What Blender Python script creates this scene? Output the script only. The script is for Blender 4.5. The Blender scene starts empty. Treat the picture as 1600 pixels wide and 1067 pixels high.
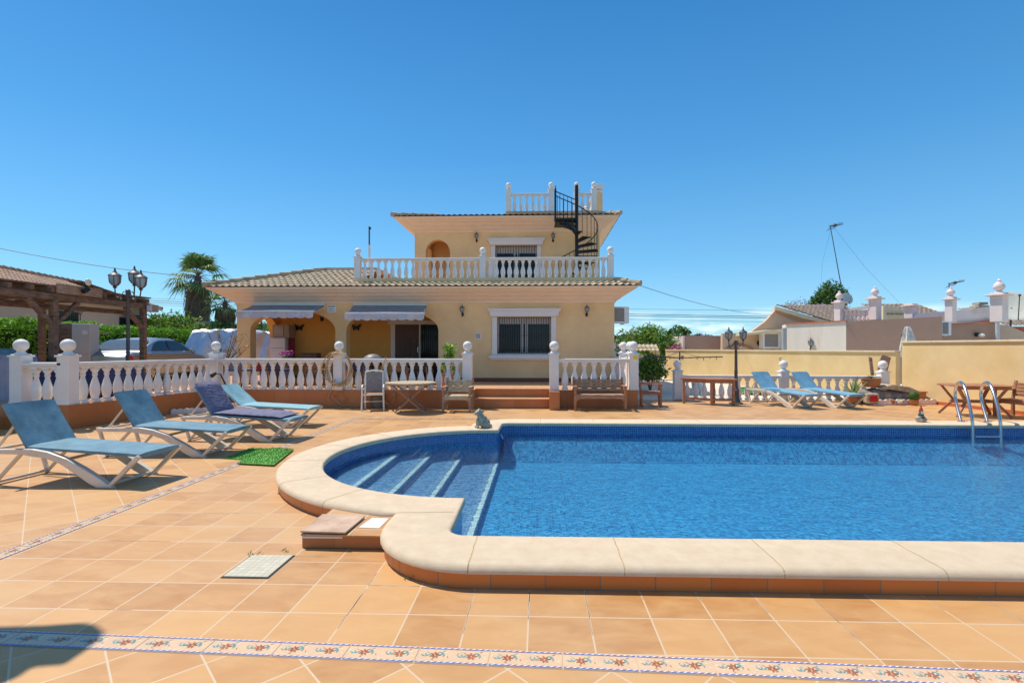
import bpy, bmesh, math, random
from mathutils import Vector, Matrix
R = math.radians
rnd = random.Random(7)
sc = bpy.context.scene
col = sc.collection

# ---------------- camera ----------------
H = 1.6; YAW = R(1.8); CX = 817.0; HY = 543.0; F = 800.0
cam_d = bpy.data.cameras.new('camera'); cam = bpy.data.objects.new('camera', cam_d); col.objects.link(cam)
cam.location = (0, 0, H); cam.rotation_euler = (R(90), 0, YAW)
cam_d.sensor_width = 36; cam_d.lens = 18.0
cam_d.shift_x = -(CX-800)/1600; cam_d.shift_y = (HY-533.5)/1600
cam_d.clip_end = 3000; cam_d.clip_start = 0.05
sc.camera = cam

# ---------------- sky, sun, exposure ----------------
SUN_EL = R(62)
sun_vec = Vector((-0.45, 0.27, 0)).normalized()*math.cos(SUN_EL) + Vector((0, 0, math.sin(SUN_EL)))
w = bpy.data.worlds.new('World'); sc.world = w; w.use_nodes = True
nt = w.node_tree; N = nt.nodes; L = nt.links
bg = N['Background']
sky = N.new('ShaderNodeTexSky'); sky.sky_type = 'NISHITA'; sky.sun_disc = False
sky.sun_elevation = SUN_EL; sky.sun_rotation = math.atan2(sun_vec.x, sun_vec.y)
sky.air_density = 1.0; sky.dust_density = 0.0; sky.ozone_density = 4.0; sky.altitude = 0
hs = N.new('ShaderNodeHueSaturation'); hs.inputs['Saturation'].default_value = 1.08; hs.inputs['Value'].default_value = 1.0
tint = N.new('ShaderNodeMixRGB'); tint.blend_type = 'MULTIPLY'; tint.inputs[0].default_value = 1; tint.inputs[2].default_value = (.62, .92, 1.08, 1)
L.new(sky.outputs[0], tint.inputs[1]); L.new(tint.outputs[0], hs.inputs['Color'])
# small clouds low over the horizon on the right
tc = N.new('ShaderNodeTexCoord'); sep = N.new('ShaderNodeSeparateXYZ'); L.new(tc.outputs['Generated'], sep.inputs[0])
mp = N.new('ShaderNodeMapping'); mp.inputs['Scale'].default_value = (5, 5, 26); mp.inputs['Location'].default_value = (0.3, 0, .2)
L.new(tc.outputs['Generated'], mp.inputs[0])
nz = N.new('ShaderNodeTexNoise'); nz.inputs['Scale'].default_value = 1.5; nz.inputs['Detail'].default_value = 7; nz.inputs['Roughness'].default_value = .55
L.new(mp.outputs[0], nz.inputs['Vector'])
cr = N.new('ShaderNodeValToRGB'); cr.color_ramp.elements[0].position = .5; cr.color_ramp.elements[1].position = .66
L.new(nz.outputs['Fac'], cr.inputs[0])
def mrange(src, a, b, c, d):
    m = N.new('ShaderNodeMapRange'); m.inputs[1].default_value = a; m.inputs[2].default_value = b
    m.inputs[3].default_value = c; m.inputs[4].default_value = d; L.new(src, m.inputs[0]); return m.outputs[0]
def mul(a, b, op='MULTIPLY'):
    m = N.new('ShaderNodeMath'); m.operation = op
    for i, s in enumerate((a, b)):
        if isinstance(s, (int, float)): m.inputs[i].default_value = s
        else: L.new(s, m.inputs[i])
    return m.outputs[0]
band = mul(mrange(sep.outputs['Z'], .0, .02, 0, 1), mrange(sep.outputs['Z'], .045, .075, 1, 0))
right = mrange(sep.outputs['X'], .05, .2, .0, 1)
cf = mul(mul(cr.outputs[0], band), mul(right, .75))
gr = N.new('ShaderNodeValToRGB'); L.new(sep.outputs['Z'], gr.inputs[0]); KS = .88/(.15*1.537)
stops = [(0.0, (.42, .66, .80)), (.06, (.36, .64, .84)), (.16, (.20, .51, .79)), (.34, (.085, .345, .69)), (.60, (.022, .185, .48)), (.80, (.24, .34, .52)), (1.0, (.26, .35, .52))]
el = gr.color_ramp.elements
while len(el) < len(stops): el.new(.5)
for e_, (p_, c_) in zip(el, stops): e_.position = p_; e_.color = (c_[0], c_[1], c_[2], 1)
sc_ = N.new('ShaderNodeVectorMath'); sc_.operation = 'SCALE'; sc_.inputs['Scale'].default_value = KS; L.new(gr.outputs[0], sc_.inputs[0])
bl = N.new('ShaderNodeMixRGB'); bl.inputs[0].default_value = .72; L.new(hs.outputs[0], bl.inputs[1]); L.new(sc_.outputs[0], bl.inputs[2])
mx = N.new('ShaderNodeMixRGB'); L.new(cf, mx.inputs[0]); L.new(bl.outputs[0], mx.inputs[1]); mx.inputs[2].default_value = (5.4, 5.7, 6.0, 1)
L.new(mx.outputs[0], bg.inputs['Color']); bg.inputs['Strength'].default_value = 0.15

sl = bpy.data.lights.new('sun', 'SUN'); sl.energy = 3.2; sl.angle = R(.5); sl.color = (1, .93, .82)
so = bpy.data.objects.new('sun', sl); col.objects.link(so)
so.rotation_euler = sun_vec.to_track_quat('Z', 'Y').to_euler()
sc.view_settings.view_transform = 'Standard'; sc.view_settings.look = 'None'
sc.view_settings.exposure = 0.62; sc.view_settings.gamma = 1
sc.cycles.max_bounces = 8; sc.cycles.transparent_max_bounces = 12
sc.cycles.caustics_refractive = False; sc.cycles.caustics_reflective = False

# ---------------- helpers ----------------
def ray(px, py):
    u = (px-CX)/F; v = -(py-HY)/F
    return Vector((u*math.cos(YAW)-math.sin(YAW), u*math.sin(YAW)+math.cos(YAW), v))
def G(px, py, z=0.0):            # point at height z seen at a place in the photograph
    d = ray(px, py); return Vector((0, 0, H)) + d*((z-H)/d.z)
def W(px, py, Y):                # point on the plane y = Y
    d = ray(px, py); return Vector((0, 0, H)) + d*(Y/d.y)
def WX(px, Y): return W(px, HY, Y).x
def WZ(py, Y, px=800): return W(px, py, Y).z

ORIG = {}
class MB:
    def __init__(s): s.v = []; s.f = []; s.m = []; s.uv = {}; s.M = Matrix.Identity(4); s.fm = 0
    def add(s, vs, fs, m=None, uv=None):
        b = len(s.v)
        s.v += [tuple(s.M @ Vector(p)) for p in vs]
        for f in fs:
            if uv is not None: s.uv[len(s.f)] = [uv[i] for i in f]
            s.f.append([i+b for i in f]); s.m.append(s.fm if m is None else m)
        return s
    def box(s, x0, x1, y0, y1, z0, z1, m=None):
        vs = [(x, y, z) for z in (z0, z1) for y in (y0, y1) for x in (x0, x1)]
        return s.add(vs, [(0, 2, 3, 1), (4, 5, 7, 6), (0, 1, 5, 4), (2, 6, 7, 3), (0, 4, 6, 2), (1, 3, 7, 5)], m)
    def bar(s, a, b, wd, ht, m=None, up=(0, 0, 1)):   # rectangular bar from a to b
        a = Vector(a); b = Vector(b); d = (b-a).normalized(); up = Vector(up)
        if abs(d.dot(up)) > .98: up = Vector((0, 1, 0))
        x = d.cross(up).normalized(); y = x.cross(d).normalized()
        vs = []
        for p in (a, b):
            for sx, sy in ((-1, -1), (1, -1), (1, 1), (-1, 1)): vs.append(p + x*sx*wd/2 + y*sy*ht/2)
        return s.add(vs, [(3, 2, 1, 0), (4, 5, 6, 7), (0, 1, 5, 4), (1, 2, 6, 5), (2, 3, 7, 6), (3, 0, 4, 7)], m)
    def tube(s, pts, r, n=8, m=None, caps=True, close=False):
        pts = [Vector(p) for p in pts]; k = len(pts)
        rs = r if isinstance(r, (list, tuple)) else [r]*k
        vs = []; ref = None
        for i, p in enumerate(pts):
            if close: d = pts[(i+1) % k]-pts[i-1]
            else: d = pts[min(i+1, k-1)]-pts[max(i-1, 0)]
            if d.length < 1e-9: d = Vector((0, 0, 1))
            d.normalize()
            if ref is None: ref = Vector((0, 0, 1)) if abs(d.z) < .9 else Vector((1, 0, 0))
            x = (ref - d*ref.dot(d))
            if x.length < 1e-6: x = d.orthogonal()
            x.normalize(); y = d.cross(x); ref = x
            for j in range(n):
                a = 2*math.pi*j/n; vs.append(p + (x*math.cos(a)+y*math.sin(a))*rs[i])
        fs = []
        for i in range(k if close else k-1):
            i2 = (i+1) % k
            for j in range(n): fs.append((i*n+j, i*n+(j+1) % n, i2*n+(j+1) % n, i2*n+j))
        if caps and not close: fs += [tuple(reversed(range(n))), tuple((k-1)*n+j for j in range(n))]
        return s.add(vs, fs, m)
    def lathe(s, x, y, prof, n=16, m=None, z0=0, sq=False):
        vs = []; ph = math.pi/4 if sq else 0
        for r, z in prof:
            for j in range(n):
                a = 2*math.pi*j/n + ph; vs.append((x+r*math.cos(a), y+r*math.sin(a), z0+z))
        fs = []
        for i in range(len(prof)-1):
            for j in range(n): fs.append((i*n+j, i*n+(j+1) % n, (i+1)*n+(j+1) % n, (i+1)*n+j))
        fs.append(tuple(reversed(range(n)))); fs.append(tuple((len(prof)-1)*n+j for j in range(n)))
        return s.add(vs, fs, m)
    def ball(s, c, r, n=14, m=None, sz=1.0, sx=1.0, sy=1.0):
        vs = []; fs = []; k = max(4, n//2)
        for i in range(k+1):
            t = math.pi*i/k
            for j in range(n):
                a = 2*math.pi*j/n
                vs.append((c[0]+r*sx*math.sin(t)*math.cos(a), c[1]+r*sy*math.sin(t)*math.sin(a), c[2]-r*sz*math.cos(t)))
        for i in range(k):
            for j in range(n):
                a, b, c2, d = i*n+j, i*n+(j+1) % n, (i+1)*n+(j+1) % n, (i+1)*n+j
                if i == 0: fs.append((a, c2, d))
                elif i == k-1: fs.append((a, b, d))
                else: fs.append((a, b, c2, d))
        return s.add(vs, fs, m)
    def prism(s, poly, a, b, axis='y', m=None):      # polygon extruded along an axis
        def P(p, t): return (p[0], t, p[1]) if axis == 'y' else ((t, p[0], p[1]) if axis == 'x' else (p[0], p[1], t))
        n = len(poly); vs = [P(p, a) for p in poly]+[P(p, b) for p in poly]
        fs = [tuple(range(n)), tuple(reversed(range(n, 2*n)))]+[(i, i+n, (i+1) % n+n, (i+1) % n) for i in range(n)]
        return s.add(vs, fs, m)
    def quad(s, a, b, c, d, m=None, uv=None): return s.add([a, b, c, d], [(0, 1, 2, 3)], m, uv)
    def leaf(s, c, size, r=rnd, m=None, el=1.0, upb=0.0):
        d = Vector((r.gauss(0, 1), r.gauss(0, 1), r.gauss(0, 1)+upb)).normalized(); o = d.orthogonal().normalized()
        o = Matrix.Rotation(r.uniform(0, 6.28), 3, d) @ o; p = d.cross(o); c = Vector(c)
        return s.add([c-o*size*el, c+p*size*.5, c+o*size*el, c-p*size*.5], [(0, 1, 2, 3)], m)
    def build(s, name, mats, parent=None, smooth=False, bevel=0, world=True):
        me = bpy.data.meshes.new(name)
        o0 = ORIG.get(parent, Vector((0, 0, 0))) if parent is not None else Vector((0, 0, 0))
        me.from_pydata([(x-o0.x, y-o0.y, z-o0.z) for x, y, z in s.v], [], s.f)
        if not isinstance(mats, (list, tuple)): mats = [mats]
        for mm in mats: me.materials.append(mm)
        for i, p in enumerate(me.polygons): p.material_index = s.m[i]
        if s.uv:
            ul = me.uv_layers.new(name='UVMap')
            for i, p in enumerate(me.polygons):
                if i in s.uv:
                    for k, li in enumerate(p.loop_indices): ul.data[li].uv = s.uv[i][k]
        bm = bmesh.new(); bm.from_mesh(me)
        if smooth != 'leaf': bmesh.ops.recalc_face_normals(bm, faces=bm.faces)
        if smooth is True:
            for f in bm.faces: f.smooth = True
            for e in bm.edges:
                if len(e.link_faces) == 2 and e.calc_face_angle(0) > R(38): e.smooth = False
        bm.to_mesh(me); bm.free()
        o = bpy.data.objects.new(name, me); col.objects.link(o)
        if parent is not None: o.parent = parent
        ORIG[o] = o0
        if bevel:
            md = o.modifiers.new('bevel', 'BEVEL'); md.width = bevel; md.segments = 2; md.limit_method = 'ANGLE'; md.angle_limit = R(40)
        return o

def tag(o, label, cat, group=None):
    o['label'] = label; o['category'] = cat
    if group: o['group'] = group
    return o
def thing(name, label, cat, loc=(0, 0, 0), group=None):   # an Empty at the thing's base; parts are built in world coordinates
    o = bpy.data.objects.new(name, None); o.empty_display_size = .2; col.objects.link(o); o.location = loc
    ORIG[o] = Vector(loc); return tag(o, label, cat, group)
def place(o, loc, rz=0): o.location = loc; o.rotation_euler = (0, 0, rz); return o
KIDS = {}
def dup(root, loc, rz=0, label=None, group=None):
    def cp(o, par):
        c = o.copy(); col.objects.link(c); c.parent = par
        for ch in [x for x in ALL() if x.parent == o]: cp(ch, c)
        return c
    c = cp(root, None); c.location = loc; c.rotation_euler = (0, 0, rz)
    if label: c['label'] = label
    if group: c['group'] = group
    return c
def ALL(): return list(col.objects)
def put(data_obj, name, parent, loc, rz=0, scale=None):   # a further child sharing a mesh
    c = data_obj.copy(); c.name = name; col.objects.link(c); c.parent = parent
    o0 = ORIG[parent]; c.location = Vector(loc)-o0; c.rotation_euler = (0, 0, rz)
    if scale: c.scale = scale
    ORIG[c] = Vector(loc); return c
def struct(o): o['kind'] = 'structure'; return o

# ---------------- materials ----------------
def newmat(name):
    m = bpy.data.materials.new(name); m.use_nodes = True; return m, m.node_tree, m.node_tree.nodes['Principled BSDF']
def pm(name, c, rough=.6, var=.12, scale=6, bump=.15, bscale=None, metal=0, c2=None, detail=6, spec=.5, trans=0, stretch=(1, 1, 1), dirt=0, dirtcol=(.2, .17, .13)):
    m, t, b = newmat(name); n = t.nodes; l = t.links
    b.inputs['Roughness'].default_value = rough; b.inputs['Metallic'].default_value = metal
    b.inputs['Specular IOR Level'].default_value = spec
    if trans: b.inputs['Transmission Weight'].default_value = trans
    g = n.new('ShaderNodeNewGeometry'); mpn = n.new('ShaderNodeMapping'); mpn.inputs['Scale'].default_value = stretch
    l.new(g.outputs['Position'], mpn.inputs[0])
    t1 = n.new('ShaderNodeTexNoise'); t1.inputs['Scale'].default_value = scale; t1.inputs['Detail'].default_value = detail
    t1.inputs['Roughness'].default_value = .65
    l.new(mpn.outputs[0], t1.inputs['Vector'])
    rp = n.new('ShaderNodeValToRGB'); rp.color_ramp.elements[0].position = .3; rp.color_ramp.elements[1].position = .7
    ca = tuple(x*(1-var) for x in c); cb = tuple(min(1, x*(1+var)) for x in (c2 or c))
    rp.color_ramp.elements[0].color = (*ca, 1); rp.color_ramp.elements[1].color = (*cb, 1)
    l.new(t1.outputs['Fac'], rp.inputs[0]); out = rp.outputs[0]
    if dirt:
        t3 = n.new('ShaderNodeTexNoise'); t3.inputs['Scale'].default_value = scale*.35; t3.inputs['Detail'].default_value = 9; t3.inputs['Roughness'].default_value = .75
        l.new(mpn.outputs[0], t3.inputs['Vector'])
        r3 = n.new('ShaderNodeValToRGB'); r3.color_ramp.elements[0].position = .52; r3.color_ramp.elements[1].position = .75
        r3.color_ramp.elements[1].color = (dirt, dirt, dirt, 1); l.new(t3.outputs['Fac'], r3.inputs[0])
        mm = n.new('ShaderNodeMixRGB'); l.new(r3.outputs[0], mm.inputs[0]); l.new(out, mm.inputs[1]); mm.inputs[2].default_value = (*dirtcol, 1); out = mm.outputs[0]
    l.new(out, b.inputs['Base Color'])
    if bump:
        t2 = n.new('ShaderNodeTexNoise'); t2.inputs['Scale'].default_value = bscale or scale*6; t2.inputs['Detail'].default_value = 4
        l.new(mpn.outputs[0], t2.inputs['Vector'])
        bp = n.new('ShaderNodeBump'); bp.inputs['Strength'].default_value = bump; bp.inputs['Distance'].default_value = .01
        l.new(t2.outputs['Fac'], bp.inputs['Height']); l.new(bp.outputs[0], b.inputs['Normal'])
    return m
def leafmat(name, c, var=.35, scale=3):
    m, t, b = newmat(name); n = t.nodes; l = t.links
    g = n.new('ShaderNodeNewGeometry')
    t1 = n.new('ShaderNodeTexNoise'); t1.inputs['Scale'].default_value = scale; l.new(g.outputs['Position'], t1.inputs['Vector'])
    ad = n.new('ShaderNodeMath'); ad.operation = 'ADD'; l.new(t1.outputs['Fac'], ad.inputs[0])
    m2 = n.new('ShaderNodeMath'); m2.operation = 'MULTIPLY_ADD'; l.new(g.outputs['Random Per Island'], m2.inputs[0]); m2.inputs[1].default_value = .5; m2.inputs[2].default_value = -.25
    l.new(m2.outputs[0], ad.inputs[1])
    rp = n.new('ShaderNodeValToRGB'); rp.color_ramp.elements[0].position = .25; rp.color_ramp.elements[1].position = .75
    rp.color_ramp.elements[0].color = (*[x*(1-var) for x in c], 1); rp.color_ramp.elements[1].color = (c[0]*(1+var*1.4), c[1]*(1+var), c[2]*(1+var*.4), 1)
    l.new(ad.outputs[0], rp.inputs[0]); l.new(rp.outputs[0], b.inputs['Base Color'])
    b.inputs['Roughness'].default_value = .55; b.inputs['Specular IOR Level'].default_value = .3
    tr = n.new('ShaderNodeBsdfTranslucent'); l.new(rp.outputs[0], tr.inputs['Color'])
    ms = n.new('ShaderNodeMixShader'); ms.inputs[0].default_value = .3
    l.new(b.outputs[0], ms.inputs[1]); l.new(tr.outputs[0], ms.inputs[2]); l.new(ms.outputs[0], n['Material Output'].inputs[0])
    return m
def tilemat(name, size, ca, cb, grout, angle=0, off=(0, 0), gw=.010, rough=.45, mottle=.35, mscale=2.2, mcol=None, uv=False, bump=.25, streak=(1, 1, 1), wear=0, sizey=None, gloss=None):
    """square tiles laid in world space: floors use x,y; walls use x+y,z"""
    m, t, b = newmat(name); n = t.nodes; l = t.links
    if uv:
        tcn = n.new('ShaderNodeTexCoord'); vec = tcn.outputs['UV']; pos = n.new('ShaderNodeNewGeometry').outputs['Position']
    else:
        g = n.new('ShaderNodeNewGeometry'); pos = g.outputs['Position']
        sp = n.new('ShaderNodeSeparateXYZ'); l.new(pos, sp.inputs[0]); sn = n.new('ShaderNodeSeparateXYZ'); l.new(g.outputs['Normal'], sn.inputs[0])
        s = n.new('ShaderNodeMath'); s.operation = 'ADD'; l.new(sp.outputs[0], s.inputs[0]); l.new(sp.outputs[1], s.inputs[1])
        cw = n.new('ShaderNodeCombineXYZ'); l.new(s.outputs[0], cw.inputs[0]); l.new(sp.outputs[2], cw.inputs[1])
        ab = n.new('ShaderNodeMath'); ab.operation = 'ABSOLUTE'; l.new(sn.outputs[2], ab.inputs[0])
        gt = n.new('ShaderNodeMath'); gt.operation = 'GREATER_THAN'; l.new(ab.outputs[0], gt.inputs[0]); gt.inputs[1].default_value = .5
        mxv = n.new('ShaderNodeMix'); mxv.data_type = 'VECTOR'; l.new(gt.outputs[0], mxv.inputs[0]); l.new(cw.outputs[0], mxv.inputs[4])
        mpa = n.new('ShaderNodeMapping'); mpa.inputs['Rotation'].default_value = (0, 0, angle); mpa.inputs['Location'].default_value = (off[0], off[1], 0)
        l.new(pos, mpa.inputs[0]); l.new(mpa.outputs[0], mxv.inputs[5]); vec = mxv.outputs[1]
    br = n.new('ShaderNodeTexBrick'); br.offset = 0; br.squash = 1
    br.inputs['Scale'].default_value = 1; br.inputs['Brick Width'].default_value = size; br.inputs['Row Height'].default_value = sizey or size
    br.inputs['Mortar Size'].default_value = gw/2; br.inputs['Mortar Smooth'].default_value = .1; br.inputs['Bias'].default_value = 0
    br.inputs['Color1'].default_value = (*ca, 1); br.inputs['Color2'].default_value = (*cb, 1); br.inputs['Mortar'].default_value = (*grout, 1)
    # ask the brick texture for a black/white mask too
    l.new(vec, br.inputs['Vector'])
    mpn = n.new('ShaderNodeMapping'); mpn.inputs['Scale'].default_value = streak; mpn.inputs['Rotation'].default_value = (0, 0, .5)
    l.new(pos, mpn.inputs[0])
    nz = n.new('ShaderNodeTexNoise'); nz.inputs['Scale'].default_value = mscale; nz.inputs['Detail'].default_value = 7; nz.inputs['Roughness'].default_value = .6; nz.inputs['Distortion'].default_value = .6
    l.new(mpn.outputs[0], nz.inputs['Vector'])
    rp = n.new('ShaderNodeValToRGB'); rp.color_ramp.elements[0].position = .35; rp.color_ramp.elements[1].position = .68
    l.new(nz.outputs['Fac'], rp.inputs[0])
    k = n.new('ShaderNodeMath'); k.operation = 'MULTIPLY'; l.new(rp.outputs[0], k.inputs[0]); k.inputs[1].default_value = mottle
    mc = n.new('ShaderNodeMixRGB'); mc.inputs[2].default_value = (*(mcol or tuple(x*1.3 for x in cb)), 1)
    l.new(k.outputs[0], mc.inputs[0]); l.new(br.outputs['Color'], mc.inputs[1])
    out = mc.outputs[0]
    if wear:
        n3 = n.new('ShaderNodeTexNoise'); n3.inputs['Scale'].default_value = .55; n3.inputs['Detail'].default_value = 8; l.new(pos, n3.inputs['Vector'])
        r3 = n.new('ShaderNodeValToRGB'); r3.color_ramp.elements[0].position = .45; r3.color_ramp.elements[1].position = .75; l.new(n3.outputs['Fac'], r3.inputs[0])
        k3 = n.new('ShaderNodeMath'); k3.operation = 'MULTIPLY'; l.new(r3.outputs[0], k3.inputs[0]); k3.inputs[1].default_value = wear
        m3 = n.new('ShaderNodeMixRGB'); m3.inputs[2].default_value = (.56, .39, .23, 1); l.new(k3.outputs[0], m3.inputs[0]); l.new(out, m3.inputs[1]); out = m3.outputs[0]
    # grout back on top
    mg = n.new('ShaderNodeMixRGB'); l.new(br.outputs['Fac'], mg.inputs[0]); l.new(out, mg.inputs[1]); mg.inputs[2].default_value = (*grout, 1)
    l.new(mg.outputs[0], b.inputs['Base Color']); b.inputs['Roughness'].default_value = rough
    iv = n.new('ShaderNodeMath'); iv.operation = 'MULTIPLY_ADD'; l.new(br.outputs['Fac'], iv.inputs[0]); iv.inputs[1].default_value = -1; l.new(nz.outputs['Fac'], iv.inputs[2])
    bp = n.new('ShaderNodeBump'); bp.inputs['Strength'].default_value = bump; bp.inputs['Distance'].default_value = .004
    l.new(iv.outputs[0], bp.inputs['Height']); l.new(bp.outputs[0], b.inputs['Normal'])
    return m

TS = .362
terra = dict(ca=(.44, .20, .062), cb=(.60, .325, .12), grout=(.62, .46, .30), mottle=.5, mcol=(.66, .39, .165), streak=(1, 2.2, 1), mscale=3.2, wear=.45, rough=.5)
M_deck = tilemat("deck_tiles", TS, off=(.063, -3.05), **terra)
M_diag = tilemat('deck_tiles_diagonal', TS, angle=R(45), off=(.1, .12), **terra)
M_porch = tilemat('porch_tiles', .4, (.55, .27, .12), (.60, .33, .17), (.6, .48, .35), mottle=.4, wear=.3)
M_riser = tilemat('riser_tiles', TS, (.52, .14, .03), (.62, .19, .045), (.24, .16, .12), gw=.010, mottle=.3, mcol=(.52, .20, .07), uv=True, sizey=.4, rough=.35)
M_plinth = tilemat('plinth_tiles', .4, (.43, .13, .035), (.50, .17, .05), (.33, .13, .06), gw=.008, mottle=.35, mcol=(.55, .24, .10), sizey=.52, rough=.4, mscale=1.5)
M_mosaic = tilemat('pool_mosaic', .034, (.012, .05, .22), (.035, .14, .40), (.34, .45, .60), gw=.005, mottle=.15, mcol=(.03, .12, .36), rough=.2, bump=.1)
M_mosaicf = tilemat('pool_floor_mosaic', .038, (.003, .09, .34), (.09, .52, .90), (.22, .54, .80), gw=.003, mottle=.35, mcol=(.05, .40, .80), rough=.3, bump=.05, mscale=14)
M_mosaics = tilemat('pool_step_mosaic', .042, (.03, .10, .30), (.22, .42, .70), (.40, .55, .72), gw=.004, mottle=.2, mcol=(.28, .5, .75), rough=.3, bump=.05, mscale=9)
M_strip = tilemat('step_edge_mosaic', .027, (.85, .95, .93), (.95, .97, .95), (.6, .8, .82), gw=.003, mottle=.1, rough=.3, bump=.05)
M_coping = pm('coping_stone', (.74, .56, .37), .8, .03, 7, .9, 230, c2=(.79, .63, .44), dirt=.14, dirtcol=(.60, .44, .27))
M_joint = pm('joint_mortar', (.50, .34, .18), .9, .2, 20, .2)
M_grout = pm('grout', (.6, .47, .34), .9)
M_band = pm('band_glaze', (.70, .47, .28), .3, .08, 9, .05)
M_blue = pm('band_blue', (.17, .18, .42), .3, .2, 20, 0)
M_white = pm('white_paint', (.80, .77, .74), .6, .05, 3, .15, 60, dirt=.25, dirtcol=(.50, .45, .40))
M_flower = pm('band_rust', (.42, .14, .06), .3, .2, 20, 0)
M_teal = pm('band_teal', (.16, .36, .36), .3, .2, 20, 0)
M_cream = pm('band_cream', (.80, .72, .50), .3, .1, 20, 0)
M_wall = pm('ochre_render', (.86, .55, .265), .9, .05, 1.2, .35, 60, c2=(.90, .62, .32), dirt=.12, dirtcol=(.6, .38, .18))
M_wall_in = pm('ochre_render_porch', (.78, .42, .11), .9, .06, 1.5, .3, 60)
M_wallyard = pm('yellow_garden_wall', (.78, .55, .25), .9, .05, 1.1, .35, 50, c2=(.82, .62, .32), dirt=.3, dirtcol=(.62, .50, .32))
M_capst = pm('cream_wall_cap', (.78, .64, .42), .8, .08, 4, .2)
M_cornice = pm('cornice_plaster', (.88, .69, .54), .8, .04, 3, .1, dirt=.15, dirtcol=(.55, .42, .32))
M_trim = pm('white_plaster_trim', (.80, .74, .70), .7, .04, 4, .1)
M_skirt = pm('maroon_skirting', (.20, .06, .035), .5, .1, 5, .05)
M_redskirt = pm('red_skirting', (.50, .13, .05), .5, .1, 5, .05)
M_rooft = pm('roof_tile', (.37, .29, .19), .85, .25, 5, .4, 40, c2=(.48, .39, .27), dirt=.5, dirtcol=(.20, .17, .13))
M_rooft2 = pm('roof_tile_red', (.34, .20, .13), .85, .3, 4, .4, 30, c2=(.45, .28, .19), dirt=.4, dirtcol=(.16, .11, .08))
M_rooft3 = pm('roof_tile_brown', (.17, .125, .10), .85, .3, 4, .4, 30, c2=(.26, .20, .16), dirt=.4, dirtcol=(.13, .10, .08))
M_iron = pm('black_iron', (.02, .02, .022), .45, .2, 10, .1, metal=.3)
M_irongrey = pm('weathered_iron', (.09, .085, .09), .5, .3, 12, .2, metal=.3)
M_steel = pm('polished_steel', (.62, .60, .58), .24, .05, 5, 0, metal=1)
M_wood = pm('weathered_teak', (.30, .17, .10), .7, .3, 6, .3, 50, c2=(.40, .26, .17), stretch=(1, 1, 6))
M_woodr = pm('reddish_teak', (.33, .12, .055), .55, .25, 6, .3, 50, c2=(.42, .19, .10), stretch=(1, 1, 5))
M_woodd = pm('dark_timber', (.12, .065, .04), .75, .4, 5, .4, 40, c2=(.22, .13, .085), stretch=(1, 1, 4))
M_woodt = pm('sun_bleached_slats', (.42, .33, .20), .75, .25, 8, .3, 50, c2=(.52, .43, .28))
M_door = pm('brown_door', (.10, .045, .03), .5, .25, 4, .2, stretch=(6, 1, 1))
M_plast = pm('beige_plastic', (.64, .55, .44), .4, .07, 5, .03, c2=(.70, .62, .52), dirt=.3, dirtcol=(.45, .36, .26))
M_sling = pm('blue_sling', (.085, .19, .26), .6, .14, 5, .2, 90, c2=(.13, .27, .34), dirt=.6, dirtcol=(.27, .39, .43))
M_slingl = pm('pale_aqua_sling', (.20, .38, .42), .6, .08, 5, .15, 90, c2=(.27, .50, .57), dirt=.3, dirtcol=(.35, .52, .56))
M_slingr = pm('sky_blue_sling', (.13, .33, .47), .6, .14, 5, .15, 90, c2=(.20, .40, .53), dirt=.4, dirtcol=(.35, .52, .62))
M_cushion = pm('slate_cushion', (.14, .14, .21), .85, .1, 8, .4, 30, c2=(.18, .17, .27))
M_navy = pm('navy_fabric', (.04, .05, .13), .85, .2, 6, .3, 30)
M_aw = pm('slate_awning', (.26, .25, .27), .8, .08, 5, .1, c2=(.31, .30, .32))
M_awv = pm('awning_valance', (.50, .44, .46), .8, .12, 4, .1, c2=(.62, .56, .57))
M_glass = pm('dark_glass', (.015, .018, .025), .12, .1, 3, 0, spec=.4)
M_lglass = pm('lamp_glass', (.30, .36, .40), .1, .1, 3, 0)
M_grass = pm('artificial_grass', (.11, .30, .05), .9, .3, 90, .8, 200, c2=(.17, .44, .08))
M_terrapot = pm('terracotta_pot', (.42, .17, .07), .75, .15, 6, .1)
M_pinkw = pm('pink_white_render', (.78, .66, .62), .9, .06, 2, .2, dirt=.5, dirtcol=(.60, .44, .38))
M_peach = pm('peach_render', (.62, .44, .31), .9, .06, 1.5, .2, dirt=.2, dirtcol=(.5, .33, .22))
M_stain = pm('stained_white_render', (.72, .66, .58), .9, .05, 2, .2, stretch=(1.5, 1.5, .25), dirt=.8, dirtcol=(.60, .36, .22))
M_taupe = pm('taupe_render', (.42, .27, .20), .9, .05, 1.4, .2)
M_red = pm('red_copings', (.50, .14, .07), .7, .15, 4, .1)
M_car = pm('silver_car_paint', (.36, .38, .40), .28, .03, 2, 0, metal=.75)
M_tarp = pm('silver_tarpaulin', (.62, .64, .68), .36, .1, 3, .9, 7, metal=.65)
M_stone = pm('grey_stone', (.34, .27, .18), .9, .3, 14, .8, 60, c2=(.50, .41, .30), dirt=.5, dirtcol=(.46, .30, .18))
M_rock = pm('dark_rock', (.16, .13, .11), .9, .4, 8, .8, 30, c2=(.30, .25, .21))
M_gravel = pm('pale_gravel', (.60, .53, .42), .95, .25, 14, .9, 60, c2=(.72, .66, .56))
M_earth = pm('dry_earth', (.30, .25, .16), .95, .3, .3, .5, 6, c2=(.36, .33, .2))
M_bark = pm('bark', (.14, .095, .065), .9, .35, 8, .7, 30, stretch=(1, 1, .3))
M_skirtp = pm('dead_frond_thatch', (.12, .085, .055), .95, .5, 4, .9, 30, c2=(.22, .16, .10), stretch=(3, 3, .6))
M_applw = pm('white_appliance', (.75, .74, .76), .35, .04, 3, 0)
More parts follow.
